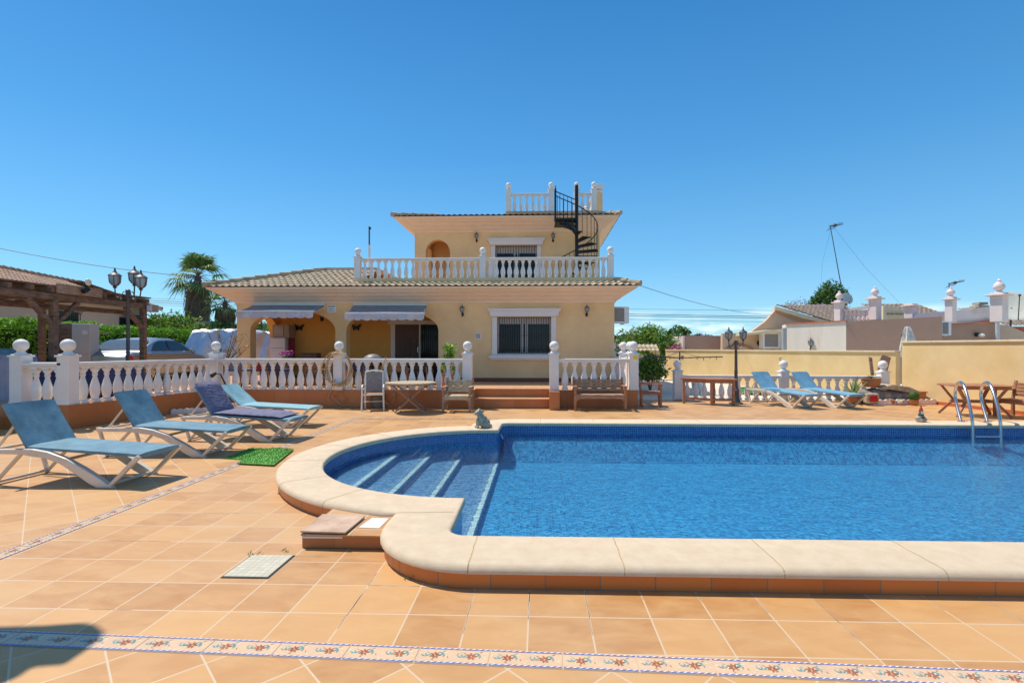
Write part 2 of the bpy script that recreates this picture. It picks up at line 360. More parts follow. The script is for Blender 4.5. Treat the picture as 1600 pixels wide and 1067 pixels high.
M_applb = pm('taupe_appliance', (.33, .27, .21), .4, .1, 3, 0)
M_maroon = pm('maroon_cloth', (.22, .02, .03), .7, .15, 4, .1)
M_hose = pm('tan_hose', (.50, .32, .15), .5, .12, 8, 0)
M_yellow = pm('yellow_plastic', (.85, .60, .02), .4, .05, 5, 0)
M_pinkf = pm('pink_petals', (.70, .10, .38), .6, .2, 20, 0)
M_purplef = pm('lilac_blossom', (.30, .26, .50), .7, .25, 6, 0)
M_orange = pm('orange_fruit', (.85, .35, .02), .5, .1, 20, .1)
M_plate = pm('white_tile', (.80, .78, .70), .35, .04, 5, .05)
M_rubber = pm('black_rubber', (.02, .02, .02), .7, .1, 5, 0)
M_redl = pm('red_tail_light', (.45, .01, .01), .2, .1, 5, 0)
M_cable = pm('grey_cable', (.10, .10, .11), .6, .1, 5, 0)
M_leafd = leafmat('dark_leaf', (.065, .14, .03)); M_leafm = leafmat('mid_leaf', (.13, .26, .045)); M_leafl = leafmat('bright_leaf', (.26, .45, .05))
M_leafo = leafmat('olive_leaf', (.22, .25, .08)); M_leafh = leafmat('hedge_leaf', (.16, .38, .03), .4); M_palm = leafmat('palm_leaf', (.14, .25, .08), .4)
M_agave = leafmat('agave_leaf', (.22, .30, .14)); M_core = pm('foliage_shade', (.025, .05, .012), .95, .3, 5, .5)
# ================= SETTING: ground, deck, pool =================
def arc(cx, cy, r, a0, a1, n, rx=None):
    return [((cx+(rx or r)*math.cos(R(a0+(a1-a0)*i/n))), cy+r*math.sin(R(a0+(a1-a0)*i/n))) for i in range(n+1)]
PX1 = 16.0; YC = 6.93
def pool_loop(inner):
    if inner:
        return ([(PX1-.55, 3.92)] + [(x, 3.92) for x in ()] + arc(-.55, 4.07, .15, 270, 180, 5) + [(-.70, 4.3), (-.71, YC-2.025)]
                + arc(-.75, YC, 2.03, 269.5, 90.5, 44) + [(-.71, YC+2.025), (-.70, 9.6)] + arc(-.55, 9.65, .15, 180, 90, 5) + [(PX1-.55, 9.80)])
    return ([(PX1, 3.36)] + arc(-.45, 4.18, .82, 270, 180, 12) + [(-1.27, YC-2.47)]
            + arc(-.75, YC, 2.55, 259, 101, 44)[1:-1] + [(-1.27, YC+2.47)] + arc(-.45, 9.55, .82, 180, 90, 12) + [(PX1, 10.37)])
def offset_loop(lp, d):          # moves a loop towards its inside by d
    n = len(lp); out = []
    ar = sum(lp[i][0]*lp[(i+1) % n][1]-lp[(i+1) % n][0]*lp[i][1] for i in range(n)); sg = 1 if ar > 0 else -1
    for i in range(n):
        p = Vector(lp[i-1]); q = Vector(lp[i]); r = Vector(lp[(i+1) % n])
        a = (q-p).normalized(); b = (r-q).normalized(); na = Vector((-a.y, a.x))*sg; nb = Vector((-b.y, b.x))*sg
        m = (na+nb); m = m.normalized() if m.length > 1e-6 else na
        k = d/max(.35, m.dot(na)); out.append((q.x+m.x*k, q.y+m.y*k))
    return out
def fill_loops(name, loops, mat, parent=None):   # loops: list of (points, z); filled flat with the later loops as holes
    from mathutils.geometry import tessellate_polygon
    allp = [Vector((x, y, z)) for lp, z in loops for x, y in lp]
    tri = tessellate_polygon([[Vector((x, y, 0)) for x, y in lp] for lp, z in loops])
    bm = bmesh.new(); bv = [bm.verts.new(p) for p in allp]
    for t3 in tri:
        try: bm.faces.new([bv[i] for i in t3])
        except ValueError: pass
    bm.normal_update()
    for f in bm.faces:
        if f.normal.z < 0: f.normal_flip()
    me = bpy.data.meshes.new(name); bm.to_mesh(me); bm.free(); me.materials.append(mat)
    o = bpy.data.objects.new(name, me); col.objects.link(o)
    if parent: o.parent = parent
    ORIG[o] = Vector((0, 0, 0)); return o
OUT = pool_loop(False); INN = pool_loop(True)
RIS = offset_loop(OUT, .03)
# far ground as one sheet with an opening for the pool
struct(fill_loops('ground', [([(-600, -60), (600, -60), (600, 900), (-600, 900)], -.03), (offset_loop(OUT, .3), -.03)], M_earth))
struct(fill_loops('pool_deck', [([(-4.06, 2.555+.036*4.06+.14), (17.2, 2.555-.036*17.2+.14), (17.2, 11.34), (-4.06, 11.34)], 0), (offset_loop(OUT, .05), 0)], M_deck))
BS = -.036; bandy = lambda x: 2.555+BS*x
m = MB(); m.quad((-12, -3, 0), (17.2, -3, 0), (17.2, bandy(17.2), 0), (-12, bandy(-12), 0)); m.quad((-12, bandy(-12), 0), (-4.21, bandy(-4.21), 0), (-4.21, 15.6, 0), (-12, 15.6, 0))
m.quad((-4.21, 11.49, 0), (17.2, 11.49, 0), (17.2, 15.8, 0), (-4.21, 15.8, 0)); struct(m.build('deck_border', M_diag))
m = MB(); m.quad((2.9, 15.8, -.01), (26, 15.8, -.01), (26, 30, -.01), (2.9, 30, -.01)); struct(m.build('gravel_yard', M_gravel))
# decorated band of glazed tiles
def petal(m, c, ang, ln, wd, z, mi):
    d = Vector((math.cos(ang), math.sin(ang))); p = Vector((-d.y, d.x)); c = Vector(c)
    pts = [c+d*ln*.1, c+d*ln*.5+p*wd, c+d*ln, c+d*ln*.5-p*wd]
    m.add([(q.x, q.y, z) for q in pts], [(0, 1, 2, 3)], mi)
def band_tile(m, o, ux, Lt, Wt, r):
    uy = Vector((-ux.y, ux.x)); o = Vector(o)
    def P(u, v, z): q = o+ux*(u*Lt)+uy*(v*Wt); return (q.x, q.y, z)
    g = .006
    m.quad(P(0, 0, .001), P(1, 0, .001), P(1, 1, .001), P(0, 1, .001), 5)
    m.quad(P(g, 0.02, .003), P(1-g, 0.02, .003), P(1-g, .98, .003), P(g, .98, .003), 0)
    for v0 in (.045, .855):
        m.quad(P(.012, v0, .0042), P(.985, v0, .0042), P(.985, v0+.085, .0042), P(.012, v0+.085, .0042), 1)
        for i in range(11):
            u = .03+i*.087; m.quad(P(u, v0+.015, .0054), P(u+.03, v0+.015, .0054), P(u+.075, v0+.075, .0054), P(u+.045, v0+.075, .0054), 2)
    for fu in (.25, .75):
        c = (o+ux*(fu*Lt)+uy*(.5*Wt)); a0 = math.atan2(ux.y, ux.x)
        for k in range(7): petal(m, (c.x, c.y), a0+k*2*math.pi/7+r.uniform(-.1, .1), .033, .0068, .0044, 3)
        for k in (0, 1):
            c2 = o+ux*((fu+(.125 if k else -.125))*Lt)+uy*((.62 if k else .4)*Wt)
            for q in range(3): petal(m, (c2.x, c2.y), a0+.8+q*.9+k*2, .034, .0055, .0044, 4)
    for i in range(22):
        u = .03+i*.043; v = .5+.24*math.sin(i*1.05); petal(m, P(u, v, 0)[:2], math.atan2(ux.y, ux.x)+1.2*math.cos(i*1.05), .024, .0028, .0039+.0001*(i % 2), (6, 6, 4, 6, 3)[i % 5])
bmats = [M_band, M_blue, M_white, M_flower, M_teal, M_grout, M_cream]
LT = .378
m = MB()
for i in range(-31, 44): band_tile(m, (-.259+i*LT, bandy(-.259+i*LT)), Vector((1, BS)).normalized(), LT, .145, rnd)
struct(m.build('decorated_tile_band', bmats))
m = MB()
for i in range(0, 23): band_tile(m, (-4.06, 2.86+i*LT), Vector((0, 1)), LT, .145, rnd)
for i in range(0, 56): band_tile(m, (-4.06+i*LT, 11.345), Vector((1, 0)), LT, .145, rnd)
struct(m.build('decorated_tile_band', bmats))

# pool: a thing of its own: basin, steps, coping, riser
pool = thing('swimming_pool', 'blue mosaic swimming pool with cream stone coping and a rounded end with steps', 'pool', (5, 6.9, 0))
ZT = .165
def ring(m, a, za, b, zb, uv=None, mi=None):
    n = len(a); vs = [(x, y, za) for x, y in a]+[(x, y, zb) for x, y in b]
    acc = [0]
    for i in range(n): acc.append(acc[-1]+math.dist(a[i], a[(i+1) % n]))
    for i in range(n):
        j = (i+1) % n
        q = [(a[i][0], a[i][1], za), (a[j][0], a[j][1], za), (b[j][0], b[j][1], zb), (b[i][0], b[i][1], zb)]
        m.add(q, [(0, 1, 2, 3)], mi, uv=[(acc[i], za), (acc[i+1], za), (acc[i+1], zb), (acc[i], zb)] if uv else None)
m = MB()
prof = [(0.02, .104), (0.0, .109), (0, .122), (.006, .138), (.018, .152), (.035, .161), (.055, ZT)]
for (d0, z0), (d1, z1) in zip(prof, prof[1:]): ring(m, offset_loop(OUT, d0), z0, offset_loop(OUT, d1), z1)
ip = [(-.03, ZT), (-.012, .160), (0, .145), (0, .10), (-.03, .098)]
for (d0, z0), (d1, z1) in zip(ip, ip[1:]): ring(m, offset_loop(INN, d0), z0, offset_loop(INN, d1), z1)
ring(m, offset_loop(OUT, .02), .104, offset_loop(OUT, .1), .104)
cop = m.build('coping', M_coping, pool, smooth=True)
tp = fill_loops('coping_top', [(offset_loop(OUT, .055), ZT), (offset_loop(INN, -.03), ZT)], M_coping)
# join the top face into the coping mesh
bm = bmesh.new(); o0 = ORIG[pool]
bm.from_mesh(cop.data)
tp.data.transform(Matrix.Translation(-o0)); bm.from_mesh(tp.data); bmesh.ops.remove_doubles(bm, verts=bm.verts, dist=.0008)
bmesh.ops.recalc_face_normals(bm, faces=bm.faces)
for f in bm.faces: f.smooth = True
for e in bm.edges:
    if len(e.link_faces) == 2 and e.calc_face_angle(0) > R(45): e.smooth = False
bm.to_mesh(cop.data); bm.free(); bpy.data.objects.remove(tp)
# mortar joints between the coping stones
m = MB()
def joint(a, b, r=rnd):
    a = Vector(a); b = Vector(b); d = (b-a); n = 7; p = Vector((-d.y, d.x)).normalized(); pts = []
    for i in range(n+1): pts.append(a+d*i/n+p*r.uniform(-.004, .004)*(0 < i < n))
    for i in range(n):
        for w_ in (.0045,):
            q = [pts[i]-p*w_, pts[i]+p*w_, pts[i+1]+p*w_, pts[i+1]-p*w_]
            m.add([(v.x, v.y, ZT+.0015) for v in q], [(0, 1, 2, 3)])
    e = b if abs(0) == 0 else a
    dd = d.normalized()
    # down the rounded nose
    zs = [(.0, ZT+.0015), (.02, .163), (.037, .154), (.05, .136), (.0565, .118), (.0565, .107)]
    for (u0, z0), (u1, z1) in zip(zs, zs[1:]):
        A = b+dd*u0; B = b+dd*u1
        m.add([(A.x-p.x*.0045, A.y-p.y*.0045, z0), (A.x+p.x*.0045, A.y+p.y*.0045, z0), (B.x+p.x*.0045, B.y+p.y*.0045, z1), (B.x-p.x*.0045, B.y-p.y*.0045, z1)], [(0, 1, 2, 3)])
for i in range(15): x = -.47+i*1.03; joint((x, 3.89), (x, 3.415)); joint((x+.5, 9.83), (x+.5, 10.315))
for a in (118, 142, 167, 193, 218, 240):
    c = Vector((math.cos(R(a)), math.sin(R(a)))); o_ = Vector((-.75, YC)); joint(o_+c*2.06, o_+c*2.495)
joint((-.74, 4.45), (-1.215, 4.42)); joint((-.74, 9.4), (-1.215, 9.44))
jm = m.build('joints', M_joint, cop); cop.data.materials.append(M_joint)
bm = bmesh.new(); bm.from_mesh(cop.data); n0 = len(bm.faces); bm.from_mesh(jm.data); bm.faces.ensure_lookup_table()
for f in bm.faces[n0:]: f.material_index = 1; f.smooth = False
bm.to_mesh(cop.data); bm.free(); bpy.data.objects.remove(jm)
m = MB(); ring(m, RIS, -.02, RIS, .1065, uv=True); m.build('tiled_riser', M_riser, pool)
# basin
WATER = -.065; FLOOR = -.50
m = MB(); ib = offset_loop(INN, -.025); ring(m, ib, .10, ib, WATER-.01); m.build('basin_wall', M_mosaic, pool); m = MB(); ring(m, ib, WATER-.01, ib, FLOOR); m.build('submerged_wall', M_mosaicf, pool)  # brighter floor mosaic on the submerged wall lightens its shading by colour
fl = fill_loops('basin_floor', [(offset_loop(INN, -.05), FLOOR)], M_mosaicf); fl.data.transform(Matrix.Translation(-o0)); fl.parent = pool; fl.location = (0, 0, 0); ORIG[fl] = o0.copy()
edges = []
zst = [-.12, -.215, -.31, -.40]
for (pf, pb), z in zip((((566, 752), (640, 698)), ((624, 762), (687, 698)), ((685, 767), (732, 701)), ((727, 830), (773, 705))), zst):
    edges.append(((G(*pf, z).x+G(*pb, z).x)/2, z))
def halfchord(x): 
    u = (x+.75)/2.06; return 2.06*math.sqrt(max(0.0, 1-u*u)) if x < -.76 else (2.0 if x > -.73 else 2.03)
px0 = -2.80
for k, (xe, z) in enumerate(edges):
    if k == 3: xe = -.70
    m = MB(); xs = [px0+(xe-px0)*i/10 for i in range(11)]
    up = [(x, YC+halfchord(x)) for x in xs]; dn = [(x, YC-halfchord(x)) for x in reversed(xs)]
    poly = up+dn
    m.add([(x, y, z) for x, y in poly], [tuple(range(len(poly)))])
    h = halfchord(xe); m.quad((xe, YC-h, z), (xe, YC+h, z), (xe, YC+h, FLOOR), (xe, YC-h, FLOOR))
    st = m.build('pool_step', M_mosaics, pool)
    e = MB(); h -= .004; jr = (.001, .005, .011, .017)[k]; nn_ = int(2*h/.03); rows_ = [YC-h+2*h*i/nn_ for i in range(nn_+1)]
    L1 = [(xe-.062+rnd.uniform(-jr, jr), y) for y in rows_]; L2 = [(xe+.0035-abs(rnd.uniform(0, jr)), y) for y in rows_]; e.prism(L1+L2[::-1], z-.02, z+.004, 'z'); e.build('step_edge_strip', M_strip, st)
    px0 = xe
m = MB(); m.prism([(9.824, WATER-.02), (9.60, -.26), (9.36, FLOOR+.004), (9.824, FLOOR+.004)], -.66, PX1-.6, axis='x'); m.build('added_refraction_wedge', M_mosaicf, pool)  # added wedge, shaped to soften the back wall's shadow in place of refraction
# straight wall line where the pool widens: rows of skimmer / inlet
m = MB(); m.tube([(-.69, 9.3, .02), (-.65, 9.2, -.04)], .012, 8); m.build('float_line', M_white, pool)
# water
wm, t, b = newmat('pool_water'); n = t.nodes; l = t.links
g = n.new('ShaderNodeNewGeometry'); mpn = n.new('ShaderNodeMapping'); mpn.inputs['Scale'].default_value = (1, 1.6, 1); mpn.inputs['Rotation'].default_value = (0, 0, .35)
l.new(g.outputs['Position'], mpn.inputs[0])
n1 = n.new('ShaderNodeTexNoise'); n1.inputs['Scale'].default_value = 4.5; n1.inputs['Detail'].default_value = 3; n1.inputs['Distortion'].default_value = .8; l.new(mpn.outputs[0], n1.inputs['Vector'])
n2 = n.new('ShaderNodeTexNoise'); n2.inputs['Scale'].default_value = 20; n2.inputs['Detail'].default_value = 3; n2.inputs['Distortion'].default_value = .5; l.new(mpn.outputs[0], n2.inputs['Vector'])
ad = n.new('ShaderNodeMath'); ad.operation = 'MULTIPLY_ADD'; l.new(n2.outputs['Fac'], ad.inputs[0]); ad.inputs[1].default_value = .7; l.new(n1.outputs['Fac'], ad.inputs[2])
bp = n.new('ShaderNodeBump'); bp.inputs['Strength'].default_value = .9; bp.inputs['Distance'].default_value = .03; l.new(ad.outputs[0], bp.inputs['Height'])
fr = n.new('ShaderNodeFresnel'); fr.inputs['IOR'].default_value = 1.33; l.new(bp.outputs[0], fr.inputs['Normal'])
gl = n.new('ShaderNodeBsdfGlossy'); gl.inputs['Roughness'].default_value = .04; l.new(bp.outputs[0], gl.inputs['Normal']); gl.inputs['Color'].default_value = (.8, .85, .9, 1)
tr = n.new('ShaderNodeBsdfTransparent'); tr.inputs['Color'].default_value = (.80, .97, 1.0, 1)
rf = n.new('ShaderNodeBsdfRefraction'); rf.inputs['IOR'].default_value = 1.1; rf.inputs['Roughness'].default_value = .0; rf.inputs['Color'].default_value = (.80, .97, 1.0, 1); l.new(bp.outputs[0], rf.inputs['Normal'])
m1 = n.new('ShaderNodeMixShader'); m1.inputs[0].default_value = .14; l.new(tr.outputs[0], m1.inputs[1]); l.new(rf.outputs[0], m1.inputs[2])
m2 = n.new('ShaderNodeMixShader'); l.new(fr.outputs[0], m2.inputs[0]); l.new(m1.outputs[0], m2.inputs[1]); l.new(gl.outputs[0], m2.inputs[2])
l.new(m2.outputs[0], n['Material Output'].inputs[0])
struct(fill_loops('pool_water', [(offset_loop(INN, -.024), WATER)], wm))

# skimmer box with a loose lid beside the pool
sk = thing('skimmer_box', 'low terracotta-tiled box with a loose lid between the rounded pool end and the front coping', 'pool box', (-1.55, 4.3, 0))
m = MB(); m.prism([(-1.89, 4.03), (-1.2, 4.03), (-1.2, 4.55), (-1.89, 4.72)], .002, .10, 'z'); m.build('tiled_base', M_riser.copy() if False else M_plinth, sk, bevel=.003)
m = MB(); m.prism([(-1.895, 4.015), (-1.25, 4.0), (-1.22, 4.5), (-1.46, 4.62), (-1.9, 4.7)], .104, .118, 'z'); m.build('tile_top', M_deck, sk, bevel=.003)
m = MB(); m.prism([(-1.90, 4.02), (-1.53, 4.0), (-1.51, 4.40), (-1.90, 4.44)], .128, .142, 'z'); m.build('loose_lid', pm('worn_lid', (.46, .28, .18), .7, .15, 5, .2, c2=(.56, .40, .28)), sk, bevel=.003)
m = MB(); m.prism([(-1.485, 4.17), (-1.31, 4.16), (-1.30, 4.40), (-1.45, 4.41)], .119, .1215, 'z'); m.build('white_plate', M_plate, sk)
m = MB(); m.box(-1.886, -1.56, 4.018, 4.03, .085, .10); m.build('chipped_edge', M_stain, sk)
# square floor hatch
c = [G(350, 898), G(390, 868), G(452, 869), G(421, 901)]
m = MB(); x0, x1, y0, y1 = -2.2, -1.885, 3.50, 3.87
m.box(x0, x1, y0, y1, .0, .006)
hq = thing('floor_hatch', 'square cream mosaic floor hatch set in the terracotta deck', 'hatch', (-2.04, 3.68, 0))
MB().box(x0-.012, x1+.012, y0-.012, y1+.012, 0.0005, .004).build('frame', M_rubber, hq)
MB().box(x0, x1, y0, y1, .001, .010).build('lid', tilemat('hatch_mosaic', .045, (.56, .50, .36), (.64, .58, .43), (.42, .36, .25), gw=.004, mottle=.1, rough=.4), hq)

# dark gaps in the joints of the deck
m = MB(); r = random.Random(12)
segs = []
for _ in range(30):
    if r.random() < .6: k = r.randint(-11, 9); x = -.063+k*TS; y = r.uniform(2.75, 3.3) if x > -1.4 else r.uniform(2.8, 7.5); segs.append(((x, y), (x, min(y+r.uniform(.15, .9), 3.36 if x > -1.4 else 9))))
    else: k = r.randint(0, 11); y = 3.05+k*TS; x = r.uniform(-4, -2.9) if k > 3 else r.uniform(-4, -1.6); segs.append(((x, y), (x+r.uniform(.15, .7), y)))
segs += [((-.8, 3.412), (-1.15, 3.412)), ((-1.6, 3.865), (-1.9, 3.875)), ((-1.15, 3.412), (-1.15, 3.6))]
for a, b in segs:
    a = Vector(a); b = Vector(b); d = b-a; p = Vector((-d.y, d.x)).normalized(); n_ = max(2, int(d.length/.05)); q = [a+d*i/n_+p*r.uniform(-.0015, .0015) for i in range(n_+1)]; w_ = [r.uniform(.0006, .0026) for _ in q]
    for i in range(n_): m.add([(*(q[i]-p*w_[i]), .0012), (*(q[i]+p*w_[i]), .0012), (*(q[i+1]+p*w_[i+1]), .0012), (*(q[i+1]-p*w_[i+1]), .0012)], [(0, 1, 2, 3)])
struct(m.build('deck_joint_gaps', M_rock))
# ================= HOUSE =================
def tiled_slope(A, u, v, Lu, S, hipL=0, hipR=0, pitch=.21, row=.36, amp=.03, lofn=None):
    """corrugated tile sheet: A eave corner, u along the eave, v up the slope; hip* = metres trimmed per metre of run"""
    m = MB(); A = Vector(A); u = Vector(u).normalized(); v = Vector(v).normalized(); nn = u.cross(v).normalized()
    if nn.z < 0: nn = -nn
    nu = int(Lu/pitch)*6; rows = max(1, int(S/row+.5)); vs = []; w_ = nu+1
    for k in range(rows):
        for e in (0, 1):
            s_ = (k+e)*S/rows; lo = hipL*s_ if lofn is None else lofn(s_/S); hi = Lu-hipR*s_
            for i in range(w_):
                x = Lu*i/nu; xx = min(max(x, lo), hi)
                ph = (x/pitch) % 1; h = amp*(math.sin(math.pi*ph/.6) if ph < .6 else -.35*math.sin(math.pi*(ph-.6)/.4))
                h += (.028 if e == 0 else 0.0) + rnd.uniform(-.002, .002)
                vs.append(A+u*xx+v*(s_-(.03 if e == 0 and k else 0))+nn*h)
    fs = []
    for k in range(rows*2-1):
        for i in range(nu): 
            a = k*w_+i
            if (vs[a]-vs[a+1]).length < 1e-5 and (vs[a+w_]-vs[a+w_+1]).length < 1e-5: continue
            fs.append((a, a+1, a+w_+1, a+w_))
    m.add(vs, fs); return m
def ridge_tiles(m, a, b, r=.085, step=.38):
    a = Vector(a); b = Vector(b); d = b-a; k = max(1, int(d.length/step)); d = d/k
    for i in range(k):
        m.tube([a+d*i+Vector((0, 0, .02)), a+d*(i+1)*1.0+d*.06], [r*1.12, r*.88], 8)
def cove(m, x0, x1, y0, y1, z0, prof):      # rings of a rectangle stepping out and up
    for (d0, h0), (d1, h1) in zip(prof, prof[1:]):
        a = [(x0-d0, y0-d0), (x1+d0, y0-d0), (x1+d0, y1+d0), (x0-d0, y1+d0)]
        b = [(x0-d1, y0-d1), (x1+d1, y0-d1), (x1+d1, y1+d1), (x0-d1, y1+d1)]
        for i in range(4):
            j = (i+1) % 4; m.quad((*a[i], z0+h0), (*a[j], z0+h0), (*b[j], z0+h1), (*b[i], z0+h1))
CPROF = [(-.02, 0), (.04, 0), (.05, .045), (.075, .055), (.19, .13), (.20, .155), (.225, .16), (.35, .24), (.355, .26), (.38, .265), (.52, .345), (.525, .365), (.55, .37), (.63, .41), (.65, .47), (.2, .47)]

PZ = .475; FY = 16.8; HX0 = -10.09; HX1 = 2.46; CZ = 3.10; BY = 19.0; HB = 27.0
house = thing('villa', 'two-storey ochre villa with arched porch, grey tiled roofs and white cornices', 'house', (-3.8, 21, 0))
def ell(xa, xb, zs, zt, n=16):
    c = (xa+xb)/2; r = (xb-xa)/2
    return [(c-r*math.cos(math.pi*i/n), zs+(zt-zs)*math.sin(math.pi*i/n)) for i in range(n+1)]
a1 = (WX(391, FY), WX(524, FY)); a2 = (WX(541, FY), WX(685, FY)); xj = a2[1]+.02
zs, zt = 2.18, 2.83
poly = [(HX0, PZ)] + [(a1[0], PZ)] + ell(*a1, zs, zt) + [(a1[1], PZ), (a2[0], PZ)] + ell(*a2, zs, zt) + [(a2[1], PZ), (xj, PZ), (xj, CZ+.1), (HX0, CZ+.1)]
m = MB(); m.prism(poly, FY, FY+.35)
wx0, wx1, wz0, wz1 = WX(777, FY), WX(861, FY), WZ(553, FY), WZ(495, FY)
m.box(xj, wx0, FY, FY+.3, 0, CZ+.1); m.box(wx1, HX1, FY, FY+.3, 0, CZ+.1); m.box(wx0, wx1, FY, FY+.3, 0, wz0); m.box(wx0, wx1, FY, FY+.3, wz1, CZ+.1)
m.box(HX1-.3, HX1, FY+.3, HB, 0, CZ+.1)
m.build('facade_wall', M_wall, house)
# porch: side wall with its arch, back wall, end wall, ceiling
m = MB()
py = [(FY+.35, PZ), (FY+.42, PZ)] + ell(FY+.42, BY-.12, 2.1, 2.75) + [(BY-.12, PZ), (BY, PZ), (BY, CZ+.1), (FY+.35, CZ+.1)]
m.prism(py, HX0, HX0+.3, axis='x')
m.box(HX0, xj+.3, BY, BY+.25, 0, CZ+.1); m.box(a2[1]+.02, a2[1]+.3, FY+.35, BY, 0, CZ+.1)
m.box(HX0, HX0+.25, BY+.25, HB, 0, CZ+.1); m.box(HX0+.3, xj, FY+.35, BY, CZ-.02, CZ+.1)
m.box(HX0+.25, HX1-.3, HB-.25, HB, 0, CZ+.1)
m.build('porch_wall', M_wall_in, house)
m = MB(); m.box(xj+.3, HX1+.02, FY-.02, FY-.002, PZ, PZ+.13); m.box(HX0+.3, xj-.1, BY-.02, BY-.002, PZ, PZ+.09); m.build('skirting', M_skirt, house)
# cornice, roofs
m = MB(); cove(m, HX0, HX1, FY, HB, CZ-.03, CPROF); m.build('cornice', M_cornice, house)
EZ = CZ-.03+.47; OV = .65; MS = .33; sl_ = Vector((0, 1, MS)).normalized()
ex0, ex1, ey0, ey1 = HX0-OV-.06, HX1+OV+.06, FY-OV-.06, HB+OV
Sf = 2.95; c_ = 1/math.sqrt(1+MS*MS)
tx0 = WX(557, FY); tx1 = HX1-.1
# front slope left part (full), right part only below the terrace
m = tiled_slope((ex0, ey0, EZ), (1, 0, 0), (0, 1, MS), tx0-ex0+.02, Sf, hipL=c_, hipR=0)
m.M = Matrix.Identity(4); o = m.build('roof', M_rooft, house)
m = tiled_slope((tx0, ey0, EZ), (1, 0, 0), (0, 1, MS), ex1-tx0, .76, hipL=0, hipR=c_); m.build('roof', M_rooft, house)
m = tiled_slope((ex0, ey1, EZ), (0, -1, 0), (1, 0, MS), ey1-ey0, Sf, c_, c_); m.build('roof', M_rooft, house)
m = tiled_slope((ex1, ey0, EZ), (0, 1, 0), (-1, 0, MS), ey1-ey0, .76, c_, c_); m.build('roof', M_rooft, house)
m = MB(); q = Sf*c_
ridge_tiles(m, (ex0, ey0, EZ+.05), (ex0+q, ey0+q, EZ+q*MS+.05)); m.build('hip_ridge', M_rooft, house); m = MB(); q2 = .7; ridge_tiles(m, (ex1, ey0, EZ+.05), (ex1-q2, ey0+q2, EZ+q2*MS+.05))
m.build('hip_ridge', M_rooft, house)
m = MB(); m.box(ex0+q, tx0, ey0+q, HB-2, EZ+q*MS-.05, EZ+q*MS+.12); m.build('parapet_cap', M_peach, house)
# terrace
TZ0 = WZ(441.5, FY); TZ = WZ(434.5, FY)
m = MB(); m.box(tx0-.08, tx1+.12, FY-.06, FY+.22, TZ0-.25, TZ); m.box(tx0-.08, tx0+.2, FY+.22, HB-.3, TZ0-.25, TZ); m.box(tx1-.16, tx1+.12, FY+.22, HB-.3, TZ0-.25, TZ)
m.build('terrace_curb', M_wall, house)
m = MB(); m.box(tx0+.2, tx1-.16, FY+.22, HB-.3, TZ-.25, TZ-.12); m.build('terrace_floor', M_porch, house)
# upper storey
UY = 19.8; ux0, ux1 = WX(648, UY), WX(937, UY); UC = WZ(362, UY); UB = 26.0
av = (WX(665, UY), WX(703, UY)); az = WZ(374, UY); uw = (WX(774, UY), WX(839, UY)); uwt = WZ(384, UY); uwb = TZ+.2
apoly = [(ux0, TZ-.1), (av[0], TZ-.1)] + ell(*av, az-.5, az) + [(av[1], TZ-.1), (uw[0], TZ-.1), (uw[0], UC+.1), (ux0, UC+.1)]
m = MB(); m.prism(apoly, UY, UY+.3); m.box(uw[1], ux1, UY, UY+.3, TZ-.1, UC+.1); m.box(uw[0], uw[1], UY, UY+.3, uwt, UC+.1)
m.box(ux0, ux0+.3, UY+1.7, UB, TZ-.1, UC+.1); m.box(ux1-.3, ux1, UY+.3, UB, TZ-.1, UC+.1); m.box(ux0+.3, ux1-.3, UB-.3, UB, TZ-.1, UC+.1)
m.box(ux0+.3, uw[0]-.5, UY+1.9, UY+2.1, TZ-.1, UC+.1); m.box(uw[0]-.5, uw[0]-.3, UY+.3, UY+2.1, TZ-.1, UC+.1)
m.box(ux0, ux0+.3, UY+.3, UY+.6, TZ-.1, UC+.1); m.box(ux0, ux0+.3, UY+.6, UY+1.7, UC-.4, UC+.1)
m.build('upper_wall', M_wall, house)
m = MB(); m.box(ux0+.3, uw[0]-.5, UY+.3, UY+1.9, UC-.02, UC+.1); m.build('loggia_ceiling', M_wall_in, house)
m = MB(); cove(m, ux0, ux1, UY, UB, UC-.02, CPROF); m.build('upper_cornice', M_cornice, house)
UE = UC-.02+.47; vx0, vx1, vy0, vy1 = ux0-.71, ux1+.71, UY-.71, UB+.71; MU = .22; cu = 1/math.sqrt(1+MU*MU); SU = 1.6
for A, u, v, Lu in (((vx0, vy0, UE), (1, 0, 0), (0, 1, MU), vx1-vx0), ((vx0, vy1, UE), (0, -1, 0), (1, 0, MU), vy1-vy0), ((vx1, vy0, UE), (0, 1, 0), (-1, 0, MU), vy1-vy0)):
    tiled_slope(A, u, v, Lu, SU, cu, cu).build('roof', M_rooft, house)
q = SU*cu
for sx, vx in ((1, vx0), (-1, vx1)): m = MB(); ridge_tiles(m, (vx, vy0, UE+.05), (vx+sx*q, vy0+q, UE+q*MU+.05), .08); m.build('hip_ridge', M_rooft, house)
m = MB(); RZ = UE+q*MU; m.box(vx0+q, vx1-q, vy0+q-.05, vy1-q, RZ-.1, RZ+.02)
rx0, rx1 = WX(793, 19.9), WX(933, 19.9); RB = WZ(332, 19.9); m.box(rx0-.06, rx1+.06, 19.75, 20.05, RB-.25, RB); m.build('roof_deck', M_porch, house)
m = MB(); cx0, cx1 = WX(927, 20.6), WX(941, 20.6); m.box(cx0, cx1, 20.5, 20.95, RZ-.2, WZ(303, 20.6)); ch = m.build('chimney', M_wall, house)
m = MB(); m.box(cx0-.0, cx1-.08, 20.52, 20.9, WZ(303, 20.6), WZ(299, 20.6)); m.box(cx0-.05, cx1+.02, 20.46, 20.98, WZ(297, 20.6), WZ(291, 20.6)); m.build('chimney_cap', M_trim, ch, bevel=.01)

